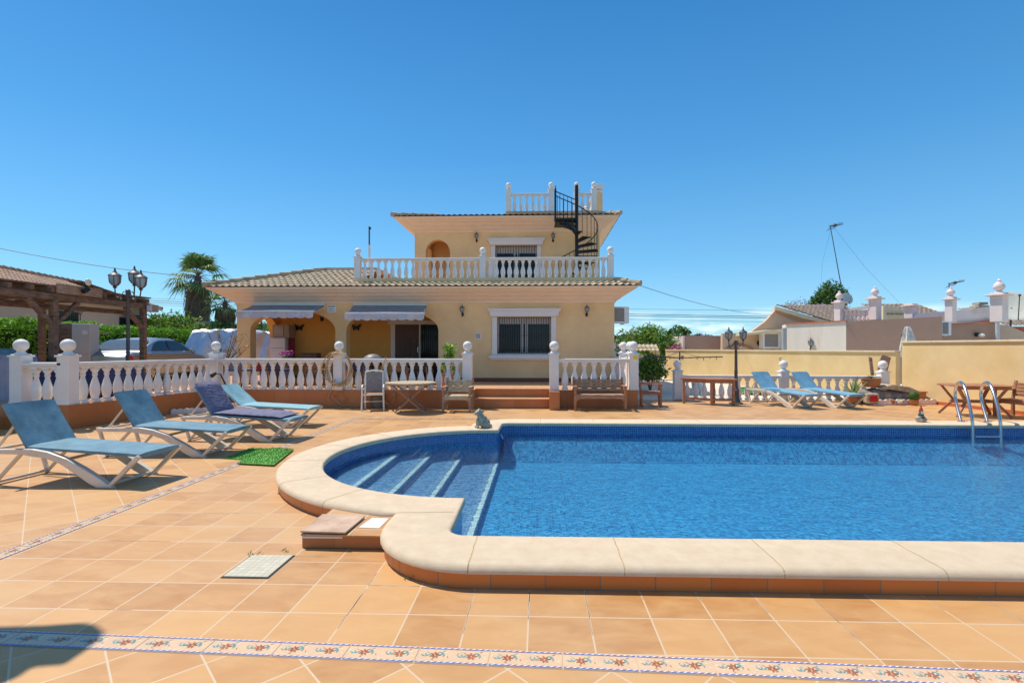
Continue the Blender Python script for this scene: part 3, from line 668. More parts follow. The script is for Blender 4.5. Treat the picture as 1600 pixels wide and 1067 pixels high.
def window_unit(x0, x1, z0, z1, Y, tw, sill=True, name='window', shutter=.12, cols=22):
    f = MB(); xm = (x0+x1)/2
    f.box(x0, x1, Y+.14, Y+.17, z1-(z1-z0)*.19, z1)
    for a, b in ((x0, x0+.05), (xm-.12, xm-.03), (xm+.03, xm+.12), (x1-.05, x1)): f.box(a, b, Y+.15, Y+.185, z0, z1-(z1-z0)*.19)
    f.box(x0, x1, Y+.152, Y+.183, z0, z0+.05); wn = f.build('window', pm('window_frame_'+str(int(z0)), (.55, .53, .52), .5, .04, 5, 0), house)
    for xa_, xb_ in ((x0-tw, x0), (x1, x1+tw)): MB().box(xa_, xb_, Y-.05, Y+.02, z0, z1).build('jamb', M_trim, wn, bevel=.008)
    lt = MB(); lt.prism([(x0-tw-.16, z1+.27), (x0-tw-.16, z1+.22), (x0-tw-.08, z1+.16), (x0-tw-.05, z1+.002), (x1+tw+.05, z1+.002), (x1+tw+.08, z1+.16), (x1+tw+.16, z1+.22), (x1+tw+.16, z1+.27)], Y-.16, Y-.001)
    lt.box(x0-tw-.04, x1+tw+.04, Y-.19, Y-.161, z1+.19, z1+.268); lt.build('lintel', M_trim, wn, bevel=.01)
    if sill:
        s = MB(); s.box(x0-tw-.10, x1+tw+.10, Y-.17, Y-.001, z0-.14, z0-.05); s.box(x0-tw-.05, x1+tw+.05, Y-.12, Y-.001, z0-.2, z0-.141); s.box(x0-tw-.03, x1+tw+.03, Y-.09, Y-.001, z0-.049, z0-.002); s.build('sill', M_trim, wn, bevel=.012)
    g = MB(); g.box(x0, x1, Y+.20, Y+.22, z0, z1); g.build('pane', M_glass, wn)
    b = MB(); yb = Y-.03
    for zz in (z0+.03, z0+.2, z1-.04, (z0+z1)/2): b.bar((x0, yb, zz), (x1, yb, zz), .02, .012)
    n_ = cols
    for i in range(n_+1): x = x0+(x1-x0)*i/n_; b.tube([(x, yb, z0+.01), (x, yb, z1-.02)], .011, 5)
    for i in range(n_//2):
        xc = x0+(x1-x0)*(i*2+1)/n_; pts = [(xc+.04*math.cos(k*.9), yb, z0+.11+.055*math.sin(k*.9)) for k in range(7)]; b.tube(pts, .008, 4)
    b.build('grille', M_iron, wn)
    return wn
window_unit(wx0, wx1, wz0, wz1, FY, WX(777, FY)-WX(769, FY))
uwin = window_unit(uw[0], uw[1], TZ+.2, uwt, UY, .16, sill=False, cols=16)
m = MB(); m.box(uw[0], uw[1], UY, UY+.28, TZ-.1, TZ+.2); m.build('window_base', M_wall, house)
# lattice over the upper window
m = MB(); n_ = 16
for i in range(n_):
    x = uw[0]+(uw[1]-uw[0])*i/n_; dx = (uw[1]-uw[0])/n_
    for k in range(3): m.bar((x, UY-.045, uwt-.35-k*.2), (x+dx, UY-.045, uwt-.55-k*.2), .014, .014); m.bar((x+dx, UY-.06, uwt-.35-k*.2), (x, UY-.06, uwt-.55-k*.2), .014, .014)
m.build('lattice', M_iron, uwin)
# door
dx0, dx1, dgx = WX(618, BY), WX(656, BY), WX(690, BY); dzt = WZ(507, BY)
m = MB(); m.box(dx0-.17, dx0, BY-.06, BY-.002, PZ, dzt); m.box(dx0-.24, dgx+.1, BY-.1, BY-.002, dzt+.002, dzt+.14); m.box(dx0-.30, dgx+.1, BY-.14, BY-.101, dzt+.09, dzt+.16); ds = m.build('doorway', M_trim, house, bevel=.01)
m = MB(); m.box(dx0, dx1, BY-.05, BY-.004, PZ, dzt); m.box(dx0+.10, dx1-.35, BY-.07, BY-.051, PZ+.2, dzt-.5); m.box(dx1-.30, dx1-.1, BY-.07, BY-.051, PZ+.2, dzt-.5)
for k in range(6): x = dx0+.14+k*.12; m.box(x, x+.05, BY-.085, BY-.071, PZ+.25, dzt-.55)
dr = m.build('door', M_door, house, bevel=.006)
m = MB(); m.tube([(dx1-.05, BY-.1, PZ+.95), (dx1-.05, BY-.1, PZ+1.15)], .015, 6); m.build('handle', M_steel, dr)
m = MB(); m.box(dx1+.03, dgx, BY-.02, BY-.004, PZ, dzt); m.build('pane', M_glass, ds)
m = MB(); gx0, gx1 = dx1+.03, dgx; yb = BY-.06
for i in range(12):
    x = gx0+(gx1-gx0)*i/11; m.tube([(x, yb, PZ), (x, yb, dzt-.02)], .016, 5)
for zz in (PZ+.1, PZ+.6, PZ+1.1, dzt-.3, dzt-.03): m.bar((gx0, yb, zz), (gx1, yb, zz), .025, .012)
for i in range(5):
    xc = gx0+(gx1-gx0)*(i+.5)/5
    for zc, r_ in ((dzt-.16, .07), (dzt-.42, .05), (dzt-.55, .05), (PZ+.85, .05), (PZ+.35, .06)): m.tube([(xc+r_*math.cos(k*math.pi/4), yb, zc+r_*math.sin(k*math.pi/4)) for k in range(8)], .011, 5, close=True)
m.build('security_grille', M_iron, ds)
m = MB(); m.box(dx1-.012, dx1+.04, BY-.08, BY-.003, PZ, dzt); m.build('jamb', M_trim, ds)

# ---------------- porch plinth, steps ----------------
por = thing('porch_platform', 'raised porch platform clad in terracotta tiles with two steps', 'platform', (-4, 16, 0))
PF = 13.45; SX0, SX1 = -1.72, .27; LPX = -8.66; LPY = 9.72
prx = 2.62
m = MB()
# main body in abutting pieces: front wall faces carry the dark riser tile
m.box(LPX, SX0, PF, 14.1, -.02, PZ-.006); m.box(SX1, prx, PF+.2, 14.1, -.02, PZ-.006); m.box(LPX, prx, 14.1, FY, -.02, PZ-.006)
m.prism([(-26, LPY), (-9.18, LPY), (LPX, PF), (LPX, 30), (-26, 30)], -.02, PZ-.006, 'z')
m.box(SX0, SX1, 13.86, 14.1, -.02, PZ-.006)
m.box(SX1+.0, SX1+.26, 13.1, PF+.2, -.02, PZ-.006)
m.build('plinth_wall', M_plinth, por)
m = MB(); m.box(LPX-.0, SX0, PF+.004, 14.1, PZ-.004, PZ); m.box(SX1, prx-.004, PF+.2, 14.1, PZ-.004, PZ); m.box(LPX, prx-.004, 14.1, FY+.002, PZ-.004, PZ); m.box(SX0, SX1, 13.84, 14.1, PZ-.004, PZ+.002)
m.prism([(-26, LPY), (-9.18, LPY), (LPX, PF), (LPX, 30), (-26, 30)], PZ-.004, PZ, 'z'); m.box(LPX, HX1, FY+.002, HB, PZ-.03, PZ-.001)
m.build('floor', M_porch, por)
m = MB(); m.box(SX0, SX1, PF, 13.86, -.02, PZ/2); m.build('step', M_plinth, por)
m = MB(); m.box(SX0+.002, SX1-.002, PF-.03, 13.86, PZ/2+.001, PZ/2+.022); m.box(SX0+.002, SX1-.002, 13.82, 14.2, PZ+.002, PZ+.018); m.build('step_nosing', M_porch, por, bevel=.006)
# steps at far left
m = MB(); m.box(-14, -10.62, LPY-.45, LPY, -.02, PZ/2); m.build('step', M_plinth, por)
m = MB(); m.box(-14, -10.62, LPY-.48, LPY, PZ/2+.001, PZ/2+.02); m.build('step_nosing', M_porch, por)

# ---------------- balustrades ----------------
BP = [(.085, 0), (.085, .05), (.062, .065), (.062, .085), (.074, .11), (.088, .17), (.092, .22), (.082, .29), (.058, .37), (.040, .43), (.036, .455), (.050, .47), (.050, .49), (.042, .50), (.052, .53), (.075, .56), (.080, .58), (.080, .62)]
def baluster_mesh(hgt, k=1.0):
    m = MB(); s_ = hgt/.62
    m.lathe(0, 0, [(r*k, z*s_) for r, z in BP[1:-1]], 12)
    m.box(-.075*k, .075*k, -.075*k, .075*k, 0, .045*s_); m.box(-.07*k, .07*k, -.07*k, .07*k, .585*s_, .62*s_)
    return m.build('baluster', M_white, None, smooth=True)
BASEOBJ = {}
M_whiteb = M_white
def post_parts(root, x, y, z, wd, hp, r, hb=None, cap=True, name='post'):
    m = MB(); h = wd/2
    m.box(x-h, x+h, y-h, y+h, z, z+hp); m.box(x-h*1.06, x+h*1.06, y-h*1.06, y+h*1.06, z, z+.08)
    m.box(x-h*1.22, x+h*1.22, y-h*1.22, y+h*1.22, z+hp, z+hp+.035); m.box(x-h*.9, x+h*.9, y-h*.9, y+h*.9, z+hp+.035, z+hp+.06)
    p = m.build(name, M_white, root, bevel=.006)
    m = MB(); m.lathe(x, y, [(r*.85, 0), (r*.6, .03), (r*.5, .05), (r*.55, .065)], 14, z0=z+hp+.06); m.ball((x, y, z+hp+.06+.055+r*.93), r, 18)
    m.build('ball', M_white, p, smooth=True); return p
def balustrade(label, p0, p1, z, h=.83, sp=.25, posts=(), wd=.24, r=.125, skip=.16, hp=None, railw=.2, group=None, name='balustrade', k=1.0, ends=True):
    p0 = Vector((p0[0], p0[1], 0)); p1 = Vector((p1[0], p1[1], 0)); d = p1-p0; Ld = d.length; u = d/Ld; a = math.atan2(u.y, u.x)
    root = thing(name, label, 'balustrade', (p0+d/2)[:2]+(z,), group)
    m = MB(); M = Matrix.Translation((p0.x, p0.y, z)) @ Matrix.Rotation(a, 4, 'Z'); m.M = M
    t = .065*h/.83
    m.box(0, Ld, -railw/2, railw/2, h-t, h); m.box(0, Ld, -railw*.38, railw*.38, h-t*1.5, h-t-.001)
    m.build('rail', M_white, root, bevel=.012)
    hb = h-t*1.5
    key = (round(hb, 3), k)
    base = BASEOBJ.get(key); first = base is None
    xs = []
    ps = sorted(q for q in posts)
    stops = [0]+list(ps)+[Ld]
    for s0, s1 in zip(stops, stops[1:]):
        w0 = skip if s0 in ps else 0.03; w1 = skip if s1 in ps else .03
        Lw = s1-s0-w0-w1
        if Lw < .15: continue
        nb = max(1, round(Lw/sp))
        for i in range(nb): xs.append(s0+w0+Lw*(i+.5)/nb)
    for x in xs:
        q = p0+u*x
        if first:
            b = baluster_mesh(hb, k); b.parent = root; o0 = ORIG[root]; b.location = Vector((q.x, q.y, z))-o0; b.rotation_euler = (0, 0, a); ORIG[b] = Vector((q.x, q.y, z)); BASEOBJ[key] = b; base = b; first = False
        else: put(base, 'baluster', root, (q.x, q.y, z), a)
    for s0 in ps:
        q = p0+u*s0; post_parts(root, q.x, q.y, z, wd, hp or h*1.13, r)
    return root
# front porch
xa = LPX-.06
b1x = lambda px: WX(px, PF+.12)
balustrade('long white balustrade along the front edge of the porch with the hose on its post', (xa, PF+.12), (SX0-.08, PF+.12), PZ, posts=[.0, b1x(530)-xa, SX0-.08-xa-.12+.02])
balustrade('white balustrade on the porch edge behind the wooden bench', (SX1+.13, PF+.12), (2.52, PF+.32), PZ, posts=[0, math.dist((SX1+.13, 0), (2.52, .2))])
balustrade('short white balustrade running back along the right side of the porch', (2.52, PF+.75), (2.52, FY+.9), PZ, posts=[0, 1.2, FY+.9-PF-.75])
# left terrace
balustrade('white balustrade along the side of the left terrace behind the sun loungers', (-9.33, LPY+.14), (LPX-.06, PF-.05), PZ, posts=[0])
balustrade('short white balustrade at the top of the left terrace steps', (WX(33, LPY+.12), LPY+.12), (-9.36, LPY+.12), PZ, posts=[0], skip=.2)
# right side of garden
gy = 15.85; gl0 = 4.25
balustrade('low white balustrade in front of the gravel yard beside the lantern post', (gl0, gy), (10.25, gy-.35), 0.02, h=.74, posts=[0, WX(1220, gy)-gl0, 5.95], wd=.24, r=.125, hp=.84)
# terrace and roof
TB = TZ
balustrade('white balustrade across the front of the upper terrace', (tx0+.02, FY+.08), (tx1, FY+.08), TZ, h=WZ(402, FY)-TZ, sp=.225, posts=[.0, WX(753, FY)-tx0, tx1-tx0-.04], wd=.2, r=.11, skip=.12, hp=WZ(402, FY)-TZ+.02, railw=.15, k=.85)
balustrade('white balustrade on the rooftop left of the spiral stair', (rx0+.04, 19.9), (WX(861, 19.9), 19.9), RB, h=WZ(303, 19.9)-RB, sp=.235, posts=[0, WX(861, 19.9)-rx0-.04], wd=.2, r=.105, skip=.12, hp=WZ(298.5, 19.9)-RB, railw=.15, k=.85)
balustrade('white balustrade on the rooftop beside the chimney', (WX(901, 19.9), 19.9), (WX(928, 19.9), 19.9), RB, h=WZ(303, 19.9)-RB, sp=.235, posts=[0, WX(928, 19.9)-WX(901, 19.9)], wd=.2, r=.105, skip=.12, hp=WZ(298.5, 19.9)-RB, railw=.15, k=.85)
balustrade('white balustrade on the right side of the rooftop running back', (WX(928, 19.9), 20.3), (WX(928, 19.9), 23.4), RB, h=WZ(303, 19.9)-RB, sp=.235, posts=[3.0], wd=.2, r=.105, skip=.12, hp=WZ(298.5, 19.9)-RB, railw=.15, k=.85)

# ---------------- spiral stair ----------------
scx, scy = WX(901, 18.1), 18.1; SR = .74
st = thing('spiral_staircase', 'black iron spiral staircase rising from the terrace to the rooftop', 'staircase', (scx, scy, TZ-.12))
tz0 = TZ-.12; ztop = WZ(345, 18.1); ptop = WZ(292, 18.1)
m = MB(); m.tube([(scx, scy, tz0), (scx, scy, ptop)], .06, 12); m.ball((scx, scy, ptop), .062, 10); m.build('pole', M_iron, st, smooth=True)
nst = 13; a0 = 235; da = -27.0; last = None; rail = []
for i in range(nst):
    z = tz0+(ztop-tz0)*(i+1)/nst; a = R(a0-360*0+da*(nst-1-i)*-1 if False else 188-(-26.5)*(nst-1-i))
    h_ = R(13); m = MB(); pts = [(scx+.06*math.cos(a-h_*2), scy+.06*math.sin(a-h_*2)), (scx+SR*math.cos(a-h_), scy+SR*math.sin(a-h_)), (scx+SR*math.cos(a+h_), scy+SR*math.sin(a+h_)), (scx+.06*math.cos(a+h_*2), scy+.06*math.sin(a+h_*2))]
    m.prism(pts, z-.035, z, 'z'); m.bar((scx, scy, z-.08), (scx+SR*math.cos(a), scy+SR*math.sin(a), z-.05), .03, .06); m.build('tread', M_iron, st)
    rail.append((a, z))
rp_ = []; m2_ = MB()
for i, (a, z) in enumerate(rail):
    for f_ in (0, .5):
        if i == len(rail)-1 and f_: break
        aa = a-R(26.5)*f_; zz = z+(ztop-tz0)/nst*f_
        x, y = scx+SR*math.cos(aa), scy+SR*math.sin(aa); rp_.append((x, y, zz+.85)); m2_.tube([(x, y, zz-.03), (x, y, zz+.85)], .010, 5)
m2_.build('spindles', M_iron, st)
m = MB(); m.tube(rp_, .018, 6); m.build('handrail', M_iron, st, smooth=True)
m = MB(); lx = scx-SR-.02; m.box(lx, scx-.05, scy-.35, scy+.95, ztop-.04, ztop)
m.build('landing', M_iron, st)
m = MB()
for i in range(6): x = lx+.02+i*.135; m.tube([(x, scy-.34, ztop), (x, scy-.34, ztop+.90-i*.055)], .010, 5)
m.tube([(lx, scy-.34, ztop+.92), (scx, scy-.34, ztop+.60)], .018, 6)
for k in (0, .12): m.tube([(lx, scy-.34+k, ztop-.1), (lx, scy-.34+k, ztop+1.0)], .035, 6)
m.tube([(lx, scy-.34, ztop+1.0), (lx, scy-.28, ztop+1.12)], .03, 6); m.build('landing_rail', M_iron, st)
# ================= FURNITURE AND SMALL THINGS =================
def lounger(label, sling, pos, yaw, ang=56, group='blue sling sun loungers around the pool'):
    t = thing('sun_lounger', label, 'sun lounger', (0, 0, 0), group)
    for s in (-1, 1):
        y = s*.31; m = MB()
        up = [(-1.95, .415), (-1.45, .43), (-1.30, .43), (-1.10, .40), (-.88, .33), (-.66, .22), (-.45, .10), (-.33, .02), (-.30, 0)]
        lo = [(-.50, 0), (-.60, .05), (-.77, .16), (-.95, .265), (-1.13, .325), (-1.32, .345), (-1.45, .365), (-1.95, .365)]
        m.prism([(x, z) for x, z in up+lo], y-.034, y+.034); m.build('side_frame', M_plast, t, bevel=.016)
        m = MB(); m.bar((-.36, y, .016), (-.005, y, .365), .058, .045); m.build('leg', M_plast, t, bevel=.012)
        m = MB(); m.bar((-1.93, y, .40), (-1.80, y, .0), .045, .04); m.bar((-1.80, y, .02), (-1.46, y, .37), .04, .036); m.build('leg', M_plast, t, bevel=.01)
    for x, z in ((-.38, .03), (-1.80, .03), (-1.93, .39), (-1.0, .29)): MB().tube([(x, -.3, z), (x, .3, z)], .018, 8).build('crossbar', M_plast, t)
    def panel(x0, z0, x1, z1, sag, name, wrap=0):
        m = MB(); nx, ny = 14, 8; L_ = math.hypot(x1-x0, z1-z0); nxv, nzv = -(z1-z0)/L_, (x1-x0)/L_
        if nzv < 0: nxv, nzv = -nxv, -nzv
        vs = []
        for k in (0, 1):
            for i in range(nx+1):
                for j in range(ny+1):
                    a = i/nx; b = j/ny*2-1
                    off = .018-.055*k - sag*(1-b*b)*(math.sin(math.pi*a)) - (.012*abs(b)**6 if k == 0 else -.012*abs(b)**6)
                    off += rnd.uniform(-.0015, .0015)
                    vs.append((x0+(x1-x0)*a+nxv*off, b*.30, z0+(z1-z0)*a+nzv*off))
        fs = []; q = (nx+1)*(ny+1)
        for i in range(nx):
            for j in range(ny):
                a = i*(ny+1)+j; fs.append((a, a+1, a+ny+2, a+ny+1)); fs.append((q+a, q+a+ny+1, q+a+ny+2, q+a+1))
        for i in range(nx): a = i*(ny+1); fs.append((a, a+ny+1, q+a+ny+1, q+a)); a += ny; fs.append((a, q+a, q+a+ny+1, a+ny+1))
        for j in range(ny): fs.append((j, q+j, q+j+1, j+1)); a = nx*(ny+1)+j; fs.append((a, a+1, q+a+1, q+a))
        m.add(vs, fs); return m.build(name, sling, t, smooth=True)
    hz = .445; bl = .58; ca, sa = math.cos(R(ang)), math.sin(R(ang))
    panel(-1.40, hz, 0.0, .375, .02, 'seat'); panel(-1.40, hz, -1.40-bl*ca, hz+bl*sa, .015, 'backrest')
    m = MB()
    for s in (-1, 1): m.bar((-1.40-bl*.6*ca-.02, s*.24, hz+bl*.6*sa-.03), (-1.86, s*.24, .40), .022, .022)
    m.tube([(-1.42-bl*.6*ca, -.26, hz+bl*.6*sa-.04), (-1.42-bl*.6*ca, .26, hz+bl*.6*sa-.04)], .014, 8); m.build('support', M_plast, t)
    return place(t, pos, yaw)
LN = [('large blue lounger nearest the camera at the left edge of the deck', M_sling, (223, 712.5), (277.5, 697.5), (44, 700)),
      ('blue lounger second from the front in the left row, beside the green mats', M_sling, (355.6, 677), (391, 665), (213.7, 668.4)),
      ('lounger covered by a slate cushion, third from the front in the left row', M_sling, (455, 658), (480, 650), (338, 650)),
      ('pale aqua lounger at the far end of the left row by the porch', M_slingl, (483, 641), (503, 634), (399, 636.4))]
LPOS = []
for lb, ms, a, b, hg in LN:
    A = G(*a, .36); B = G(*b, .36); Hh = G(*hg, .43); c = (A+B)/2; d = A-Hh; yaw = math.atan2(d.y, d.x)
    yaw = max(-.32, min(.0, yaw)); lounger(lb, ms, (c.x, c.y, 0), yaw, 58 if ms is not M_slingl else 42); LPOS.append((c, yaw))
for lb, pxx, yw in (('sky blue lounger left of the other one before the low right balustrade', 1254, -68), ('sky blue lounger beside the potted agave before the low right balustrade', 1322, -68)):
    c = G(pxx, 637.5)+Vector((math.cos(R(yw)), math.sin(R(yw)), 0))*.32; lounger(lb, M_slingr, (c.x, c.y, 0), R(yw), 50)
# cushion lying on the third lounger
c, yaw = LPOS[2]
t = thing('cushion', 'slate grey padded cushion lying on the third lounger', 'cushion', (0, 0, 0))
def pad(x0, z0, x1, z1, th, name, parent):
    m = MB(); nx, ny = 26, 12; L_ = math.hypot(x1-x0, z1-z0); ux, uz = (x1-x0)/L_, (z1-z0)/L_; nx_, nz_ = -uz, ux
    if nz_ < 0: nx_, nz_ = -nx_, -nz_
    vs = []
    for k in (0, 1):
        for i in range(nx+1):
            for j in range(ny+1):
                a = i/nx; b = j/ny*2-1; e = min(1, 6*min(a, 1-a)+.25)*min(1, 3*(1-abs(b))+.3)
                off = (.02+th*e*(1+.12*math.sin(i*2.3+j)) + rnd.uniform(-.003, .003)) if k == 0 else .021
                wob = .006*math.sin(i*3.1)+rnd.uniform(-.004, .004)
                vs.append((x0+(x1-x0)*a+nx_*off, b*(.30+wob), z0+(z1-z0)*a+nz_*off))
    q = (nx+1)*(ny+1); fs = []
    for i in range(nx):
        for j in range(ny):
            a = i*(ny+1)+j; fs.append((a, a+1, a+ny+2, a+ny+1)); fs.append((q+a, q+a+ny+1, q+a+ny+2, q+a+1))
    for i in range(nx): a = i*(ny+1); fs.append((a, a+ny+1, q+a+ny+1, q+a)); a += ny; fs.append((a, q+a, q+a+ny+1, a+ny+1))
    for j in range(ny): fs.append((j, q+j, q+j+1, j+1)); a = nx*(ny+1)+j; fs.append((a, a+1, q+a+1, q+a))
    m.add(vs, fs); return m.build(name, M_cushion, parent, smooth=True)
pad(-1.38, .452, -.16, .393, .05, 'seat_pad', t); pad(-1.42, .45, -1.42-.62*math.cos(R(58)), .45+.62*math.sin(R(58)), .05, 'back_pad', t)
place(t, (c.x, c.y, 0), yaw)

# grass mats
def mat_thing(label, pts, z):
    m = MB(); m.prism([(p.x, p.y) for p in pts], z, z+.012, 'z')
    cx = sum(p.x for p in pts)/len(pts); cy = sum(p.y for p in pts)/len(pts)
    A, B, C_, D = pts
    for i in range(1700):
        u, v = rnd.random(), rnd.random(); p = (A*(1-u)+B*u)*(1-v)+(D*(1-u)+C_*u)*v
        a = rnd.uniform(0, 6.28); dx, dy = .004*math.cos(a), .004*math.sin(a)
        m.add([(p.x-dx, p.y-dy, z+.011), (p.x+dx, p.y+dy, z+.011), (p.x+rnd.uniform(-.01, .01), p.y+rnd.uniform(-.01, .01), z+.03)], [(0, 1, 2)])
    o = m.build('grass_mat', M_grass); tag(o, label, 'mat', 'artificial grass mats on the deck'); return o
mat_thing('dark corner of green artificial grass mat under the other mat, nearer the loungers', [G(350, 717), G(395, 720), G(440, 702), G(392, 701)], .002)
mat_thing('square green artificial grass mat touching the rounded pool coping', [G(370, 726), G(428, 729), G(459, 704), G(425, 702)], .016)

def slats(m, x0, x1, y0, y1, z, th, n_, gap, axis='x', mi=None):
    for i in range(n_):
        if axis == 'x': w_ = (y1-y0)/n_; m.box(x0, x1, y0+i*w_+gap/2, y0+(i+1)*w_-gap/2, z, z+th, mi)
        else: w_ = (x1-x0)/n_; m.box(x0+i*w_+gap/2, x0+(i+1)*w_-gap/2, y0, y1, z, z+th, mi)
# round slatted table with crossed legs
t = thing('round_table', 'round weathered slatted garden table with crossed legs in front of the porch', 'table', (0, 0, 0))
m = MB(); r = .62; zt_ = .71
for i in range(13):
    x0_ = -r+i*2*r/13+.005; x1_ = -r+(i+1)*2*r/13-.005; xm = max(abs(x0_), abs(x1_)); h0 = math.sqrt(max(0, r*r-x0_*x0_)); h1 = math.sqrt(max(0, r*r-x1_*x1_))
    m.prism([(x0_, -h0), (x1_, -h1), (x1_, h1), (x0_, h0)], zt_, zt_+.025, 'z')
m.build('tabletop', M_woodt, t); m = MB(); k = 28
for i in range(k):
    a, b = 2*math.pi*i/k, 2*math.pi*(i+1)/k
    m.prism([(r*math.cos(a), r*math.sin(a)), (r*math.cos(b), r*math.sin(b)), ((r-.05)*math.cos(b), (r-.05)*math.sin(b)), ((r-.05)*math.cos(a), (r-.05)*math.sin(a))], zt_-.02, zt_-.002, 'z')
m.bar((-.5, -.25, zt_-.03), (.5, -.25, zt_-.03), .04, .04); m.bar((-.5, .25, zt_-.03), (.5, .25, zt_-.03), .04, .04); m.build('table_rim', M_wood, t)
for y, s in ((-.27, 1), (-.22, -1), (.22, 1), (.27, -1)):
    m = MB(); m.bar((-.40*s, y, zt_-.04), (.36*s, y, .01), .045, .035); m.build('leg', M_wood, t)
m = MB(); m.tube([(0, -.3, .37), (0, .3, .37)], .018, 8); m.bar((-.3, -.25, .08), (-.3, .25, .08), .03, .03); m.build('stretcher', M_wood, t)
p = G(641, 643.5); place(t, (p.x, p.y+.05, 0), R(6))

def wood_seat(label, cat, name, wd, pos, yaw, mat, cush=None, hb=.82, plank=None, group='wooden garden seats around the pool deck'):
    t = thing(name, label, cat, (0, 0, 0), group); h = wd/2
    for s in (-1, 1):
        m = MB(); m.bar((s*(h-.03), -.26, 0), (s*(h-.03), -.26, .60), .055, .055); m.build('leg', mat, t, bevel=.004)
        m = MB(); m.bar((s*(h-.03), .24, 0), (s*(h-.03), .24, .40), .055, .055); m.bar((s*(h-.03), .24, .40), (s*(h-.03), .33, hb), .055, .045); m.build('leg', mat, t, bevel=.004)
        m = MB(); m.box(s*(h-.03)-.045, s*(h-.03)+.045, -.31, .28, .601, .63); m.build('armrest', mat, t, bevel=.006)
        m = MB(); m.box(s*(h-.03)-.015, s*(h-.03)+.015, -.23, .21, .33, .385); m.build('side_rail', mat, t)
    m = MB(); slats(m, -h+.06, h-.06, -.28, .22, .388, .022, 6, .012); m.box(-h+.058, h-.058, -.275, -.245, .31, .385); m.box(-h+.058, h-.058, .20, .225, .31, .385)
    m.build('seat', plank or mat, t, bevel=.003)
    m = MB()
    for i in range(4):
        z = .46+i*(hb-.50)/4; y = .24+.09*(z-.4)/(hb-.4); m.bar((-h+.06, y, z+.035), (h-.06, y, z+.035), .02, .068)
    m.build('backrest', plank or mat, t, bevel=.003)
    for s in (-1, 1):
        m = MB(); pts = [(s*(h-.06), .22), (s*(h-.06), .307), (s*(h-.18), .307), (s*(h-.11), .285)]
        m.prism(pts, -.272, -.25); m.build('bracket', mat, t)
    return place(t, pos, yaw)
p = G(713, 644.5); wood_seat('small weathered wooden armchair left of the porch steps', 'armchair', 'wooden_armchair', .72, (p.x, p.y+.28, 0), 0, M_wood, plank=M_woodt)
p = G(937, 641); wood_seat('reddish wooden bench right of the porch steps', 'bench', 'wooden_bench', 1.32, (p.x, 13.22, 0), 0, M_woodr, plank=M_wood)
p = G(1016, 636); wood_seat('reddish wooden armchair turned sideways at the right end of the porch', 'armchair', 'wooden_armchair', .62, (p.x+.05, p.y+.25, 0), R(82), M_woodr)
p = G(1580, 648); wood_seat('reddish wooden bench beside the table at the right edge of the deck', 'bench', 'wooden_bench', 1.2, (11.1, 11.9, 0), R(-80), M_woodr)
# cloth on the small armchair
# table at the centre right: angled half table
t = thing('corner_table', 'angular reddish wooden table left of the lantern post', 'table', (0, 0, 0))
m = MB(); poly = [(-.70, .30), (-.60, .48), (.30, .42), (.72, -.22), (.62, -.36), (0.02, -.28)]
m.prism(poly, .70, .735, 'z'); m.build('tabletop', M_woodr, t, bevel=.006)
lg = [(-.60, .30), (.02, -.20), (.60, -.25), (.25, .32)]
for a, b in zip(lg, lg[1:]+lg[:1]):
    m = MB(); m.bar((a[0], a[1], 0), (a[0], a[1], .70), .065, .065)
    m.build('leg', M_woodr, t, bevel=.005)
m = MB()
for a, b in ((lg[0], lg[1]), (lg[1], lg[2])):
    m.bar((a[0], a[1], .16), (b[0], b[1], .16), .03, .06); m.bar((a[0], a[1], .655), (b[0], b[1], .655), .03, .08)
m.build('stretcher', M_woodr, t)
p = G(1107, 632); place(t, (p.x, p.y, 0), 0)
# table at right edge
t = thing('trestle_table', 'dark reddish wooden table with splayed legs behind the pool ladder', 'table', (0, 0, 0))
m = MB(); rr = .66
pl = [(-rr, -.22), (-.45, -.48), (.45, -.48), (rr, -.22), (rr, .22), (.45, .48), (-.45, .48), (-rr, .22)]
m.prism(pl, .70, .728, 'z'); m.build('tabletop', M_woodr, t, bevel=.005)
for s in (-1, 1):
    for q in (-1, 1):
        m = MB(); m.bar((s*.52, q*.30, .70), (s*.30, q*.22, .35), .06, .05); m.bar((s*.30, q*.22, .35), (s*.55, q*.34, .01), .06, .05); m.build('leg', M_woodr, t, bevel=.004)
m = MB(); m.box(-.5, .5, -.03, .03, .30, .37); m.box(-.33, -.27, -.25, .25, .33, .38); m.box(.27, .33, -.25, .25, .33, .38); m.box(-.56, .56, -.33, -.28, .63, .698); m.build('stretcher', M_woodr, t)
p = G(1524, 644); place(t, (10.25, 12.4, 0), R(-8))
# white metal chair
t = thing('garden_chair', 'white metal armchair with brown woven back beside the round table', 'chair', (0, 0, 0))
for s in (-1, 1):
    m = MB(); m.tube([(s*.27, -.25, 0), (s*.26, -.22, .42), (s*.26, -.20, .60), (s*.26, -.12, .65), (s*.25, .16, .63), (s*.22, .24, .60)], .021, 8); m.build('front_leg', M_plate, t, smooth=True)
    m = MB(); m.tube([(s*.23, .32, 0), (s*.22, .22, .42), (s*.22, .34, .98)], .02, 8); m.build('rear_leg', M_plate, t, smooth=True)
m = MB(); m.box(-.22, .22, -.22, .22, .415, .432); m.build('seat', M_wood, t)
m = MB(); m.add([(-.20, .225, .46), (.20, .225, .46), (.20, .335, .95), (-.20, .335, .95), (-.20, .237, .46), (.20, .237, .46), (.20, .347, .95), (-.20, .347, .95)], [(0, 1, 2, 3), (7, 6, 5, 4), (0, 4, 5, 1), (1, 5, 6, 2), (2, 6, 7, 3), (3, 7, 4, 0)])
m.build('backrest', pm('woven_brown', (.20, .15, .13), .8, .5, 60, .5, 90, c2=(.34, .28, .25)), t)
